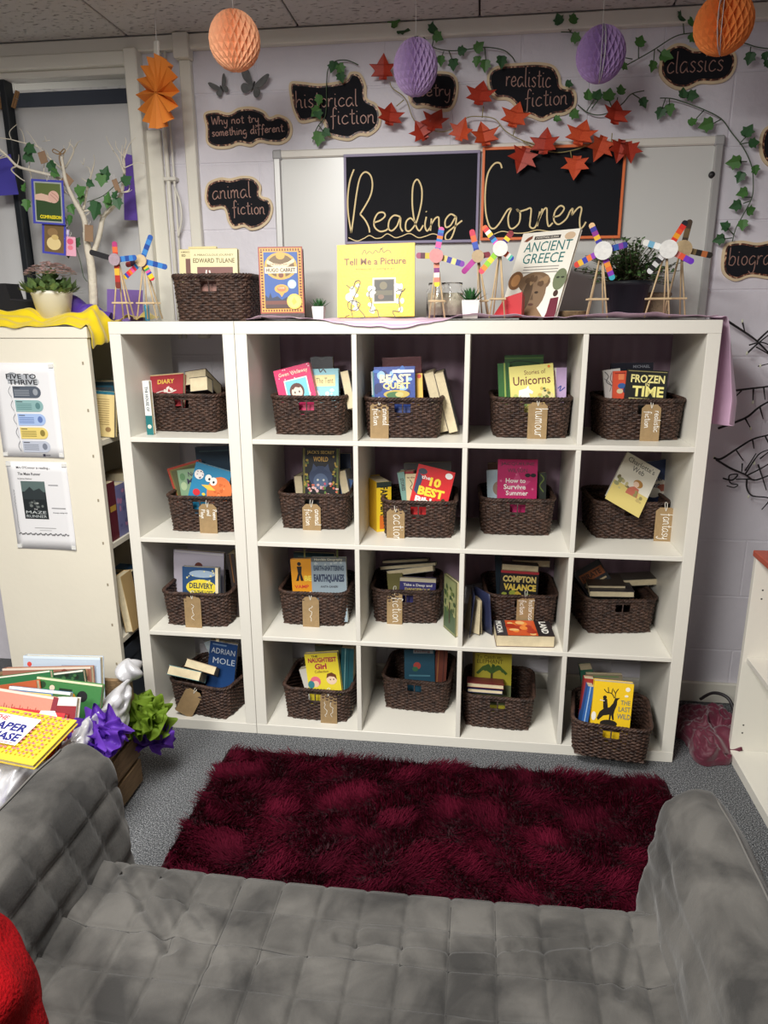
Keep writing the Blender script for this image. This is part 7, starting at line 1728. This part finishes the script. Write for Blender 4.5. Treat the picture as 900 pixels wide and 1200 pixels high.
crateb((50, 288), (372, 322), -.555, .014, (84, 120, 160), 'blue white and yellow paperback in front of the green dotted hardback', [('r', 0, 0, 1, .04, (226, 226, 222)), ('r', .3, .06, .7, .1, (230, 200, 90)), ('r', .72, .04, 1, .4, (60, 100, 60))], lean=24, hard=False)
crateb((-80, 288), (312, 350), -.60, .02, (198, 128, 110), 'salmon book with fine grass pattern in the crate', [('r', 0, 0, 1, .03, (214, 196, 180)), *[('r', .1 + .035 * k, .16 + .02 * (k % 3), .112 + .035 * k, .24 + .02 * (k % 3), (160, 84, 70)) for k in range(20)], ('r', .93, 0, 1, 1, (120, 30, 44))], lean=30)
crateb((305, 345), (408, 348), -.60, .02, (206, 204, 200), 'white and dark red book at the right end of the crate', [('r', 0, .4, 1, 2, (130, 36, 44))], lean=28)
A = px(*zR((-60, 394)), y=-.63); B = px(*zR((405, 470)), y=-.66)
# top magazine-like hardback lying on the others
zc = CZ + .045
c4 = [px(*zR(q), z=zc + .03) for q in ((-20, 392), (405, 468), (80, 660), (-340, 590))]
x = (c4[1] - c4[0]); x.z = 0; W = x.length; x.normalize(); W = .30; H = .165
up = Vector((-x.y, x.x, 0)); tilt = Matrix.Rotation(R_(10), 3, x); up = tilt @ up; yv = up.cross(x)
o = c4[0] + x * (c4[1] - c4[0]).length - x * W / 2 - up * H
book('yellow and pink patterned hardback lettered Paper Chase lying on top of the crate', Matrix(((x.x, yv.x, up.x, o.x), (x.y, yv.y, up.y, o.y), (x.z, yv.z, up.z, o.z), (0, 0, 0, 1))), W, H, .014, (226, 196, 60),
     [*[('r', .02 + .96 * rnd.random() * .92, .02 + .76 * rnd.random(), 0, 0, (0, 0, 0)) for _ in range(0)], *[('r', .03 + .045 * i + .01 * (j % 2), .03 + .04 * j, .03 + .045 * i + .03, .05 + .04 * j, (186, 110, 120) if (i + j) % 3 else (240, 216, 60)) for i in range(21) for j in range(12)],
      ('r', .22, .10, .72, .42, (236, 234, 236)), ('t', 'THE', .34, .145, .14, .055, (200, 40, 50), 0, .03), ('t', 'PAPER', .49, .23, .38, .09, (40, 44, 120), 0, .04), ('t', 'CHASE', .50, .34, .38, .09, (40, 44, 120), 0, .04), ('r', .3, .40, .68, .407, (150, 60, 60))], hard=True)
# red book and white paper under it
crateb((60, 400), (345, 432), -.64, .02, (176, 40, 46), 'red book under the patterned hardback with a white paper corner', [('p', [(.55, .0), (.8, -.02), (.98, .2), (.5, .16)], (230, 226, 220))], lean=40)

# tulle bow of purple and green net
TULP = mat('purple_tulle', S(112, 62, 190), .6, translucent=.45); TULG = mat('green_tulle', S(120, 150, 40), .7, translucent=.45)
def tulle(label, cpx, z_ctr, size, m, seed, n=5):
    c_ = Vector(cpx); t = thing('tulle_bow', label, 'tulle', c_, group='tulle bows on the crate')
    rg = random.Random(seed)
    for k in range(n):
        az = rg.uniform(0, 6.283); el = rg.uniform(-.5, .9); d = Vector((math.cos(az) * math.cos(el), math.sin(az) * math.cos(el), math.sin(el))); s1 = d.orthogonal().normalized(); s2 = d.cross(s1); L = size * rg.uniform(.75, 1.15); ph = rg.uniform(0, 6)
        def f(u, v):
            r = L * u; w_ = (.10 + .75 * u ** .8) * size * .75; a = (v - .5) * 2.4
            off = .016 * noise.noise(Vector((v * 5 + ph, u * 3, k))) * u + .010 * math.sin(17 * v + 5 * u + ph) * u
            return d * (r * math.cos(a * .7) + off) + s1 * (w_ * math.sin(a)) + s2 * (off * 1.6 + .02 * math.sin(3 * u + ph) * u)
        g = MB(); g.grid(f, 12, 26); g.build('net_loop', [m], t)
tulle('purple net bow tied on the crate corner', (-.262, -.60, .34), .36, .085, TULP, 5, 14)
tulle('green net bow tied on the crate side next to the shelf', (-.27, -.36, .25), .25, .10, TULG, 8, 14)
tulle('small purple net bow below the green one on the crate side', (-.25, -.33, .15), .2, .085, TULP, 11, 10)
tulle('purple net bow at the left edge below the silver cloth', (-.47, -.90, .30), .2, .07, TULP, 14, 10)

# ------------------------------------------------------------------ maroon bag on the floor
MAR = mat('maroon_nylon', S(92, 16, 44), .6, bump=(40, .3), var=(9, .25), sheen=.3)
c_ = px(829, 862, z=0.02)
t = thing('maroon_bag', 'crumpled maroon fabric bag on the carpet by the low bookcase', 'bag', (c_.x - .0, .17, 0))
def bag(u, v):
    a = 6.283 * u; r = math.sin(v * math.pi / 2) ** .8
    k = 1 + .18 * math.sin(3 * a + 1) + .08 * math.sin(7 * a + 4 * v)
    z = .085 * math.cos(v * math.pi / 2) ** .6 * (1 + .35 * math.sin(2 * a)) + .012 * nz(math.cos(a) * r * 3, math.sin(a) * r * 3, v * 2, 2)
    q_ = Vector((.112 * r * k * math.cos(a), .16 * r * k * math.sin(a), z)); n1 = .5 - abs(noise.noise(q_ * 22)); n2 = .5 - abs(noise.noise(q_ * 45)); return (q_.x * (1 + .1 * n2), q_.y * (1 + .1 * n1), max(z * .85 + .03 * (n1 - .3) + .012 * (n2 - .3) + .004, .002))
MB().grid(bag, 110, 50, closed_u=True).build('body', [MAR], t)
def flap(u, v): return (-.07 + .15 * u, -.15 + .12 * v - .02 * math.sin(5 * u), .03 + .05 * math.sin(math.pi * v * .8) + .010 * math.sin(14 * u + 6 * v))
o_ = MB().grid(flap, 26, 18).build('flap', [MAR], t); q = o_.modifiers.new('thick', 'SOLIDIFY'); q.thickness = .002
MB().tube(smooth_path([(.0, .10, .10), (.03, .06, .15), (.07, .02, .15), (.09, -.02, .09)], 8), .006, 6).build('strap', [plain(30, 26, 30)], t)
MB().tube(smooth_path([(-.05, .12, .07), (-.10, .10, .04), (-.14, .02, .015), (-.15, -.04, .012)], 8), .005, 6).build('cord', [plain(30, 26, 30)], t)

# ------------------------------------------------------------------ black twig lights on the wall at the right
zS = zf(780, 360, 4.615)
TWIG = mat('black_twig', S(20, 19, 21), .6)
LED = mat('led_bulb', S(220, 224, 200), .3)
def twigs(label, mains, y, leds):
    p0 = px(*zS(mains[0][0][0]), y=y); t = thing('twig_branch', label, 'twig lights', p0, group='black twig lights')
    rg = random.Random(len(label))
    for (pts, r) in mains:
        P = [px(*zS(q), y=y + rg.uniform(-.012, .012)) for q in pts]; P = smooth_path(P, 5); n = len(P)
        MB().tube(P, [r * (1 - .45 * i / (n - 1)) for i in range(n)], 6).build('twig', [TWIG], t, world=True)
    for q in leds:
        c_ = px(*zS(q), y=y - .006)
        m_ = MB().lathe([(0, -.006), (.0035, -.003), (.0035, .003), (0, .008)], 8, c=c_); m_.build('bulb', [LED], t, world=True)
twigs('highest black twig branch reaching from the shelf top corner', [([(335, 75), (420, 130), (490, 180), (560, 250), (640, 330)], .0042), ([(495, 185), (560, 125), (640, 80)], .0036), ([(440, 250), (500, 195), (570, 140)], .0036), ([(415, 78), (430, 140)], .003), ([(452, 205), (520, 190), (580, 215)], .003), ([(490, 215), (560, 255)], .003)], .395, [(415, 76), (440, 250)])
twigs('black twig branch jutting out level beside the pink drape', [([(365, 452), (460, 440), (560, 428), (660, 410)], .0042), ([(410, 452), (366, 496)], .003), ([(475, 440), (472, 512)], .003), ([(530, 430), (538, 500)], .003), ([(500, 320), (560, 305)], .0025)], .385, [(512, 318), (472, 515)])
twigs('black twig branch slanting up from below the pink drape', [([(285, 655), (430, 600), (500, 545), (560, 510), (660, 470)], .0044), ([(430, 600), (460, 655)], .003), ([(510, 540), (528, 605)], .003)], .39, [(460, 657)])
twigs('lowest tangled black twig branch beside the shelf', [([(262, 815), (300, 820), (380, 770), (470, 715), (560, 690), (660, 660)], .0042), ([(275, 825), (350, 870), (430, 905), (480, 935), (560, 910), (660, 880)], .0042), ([(380, 770), (420, 830)], .003), ([(470, 715), (478, 765)], .003), ([(430, 905), (500, 800), (560, 770)], .003), ([(440, 930), (440, 980), (470, 1020), (560, 1035), (520, 1095)], .0036), ([(310, 925), (360, 935), (390, 905), (345, 910), (350, 950), (390, 960), (370, 975), (330, 965)], .0032), ([(480, 935), (450, 930), (380, 930)], .0036), ([(415, 845), (412, 890)], .0028), ([(430, 885), (490, 790)], .0028), ([(500, 850), (520, 910), (545, 990)], .003), ([(510, 820), (560, 780)], .0028), ([(540, 700), (570, 760)], .0028), ([(440, 910), (520, 870), (600, 820)], .003)], .39, [(448, 1025), (480, 845), (262, 815)])
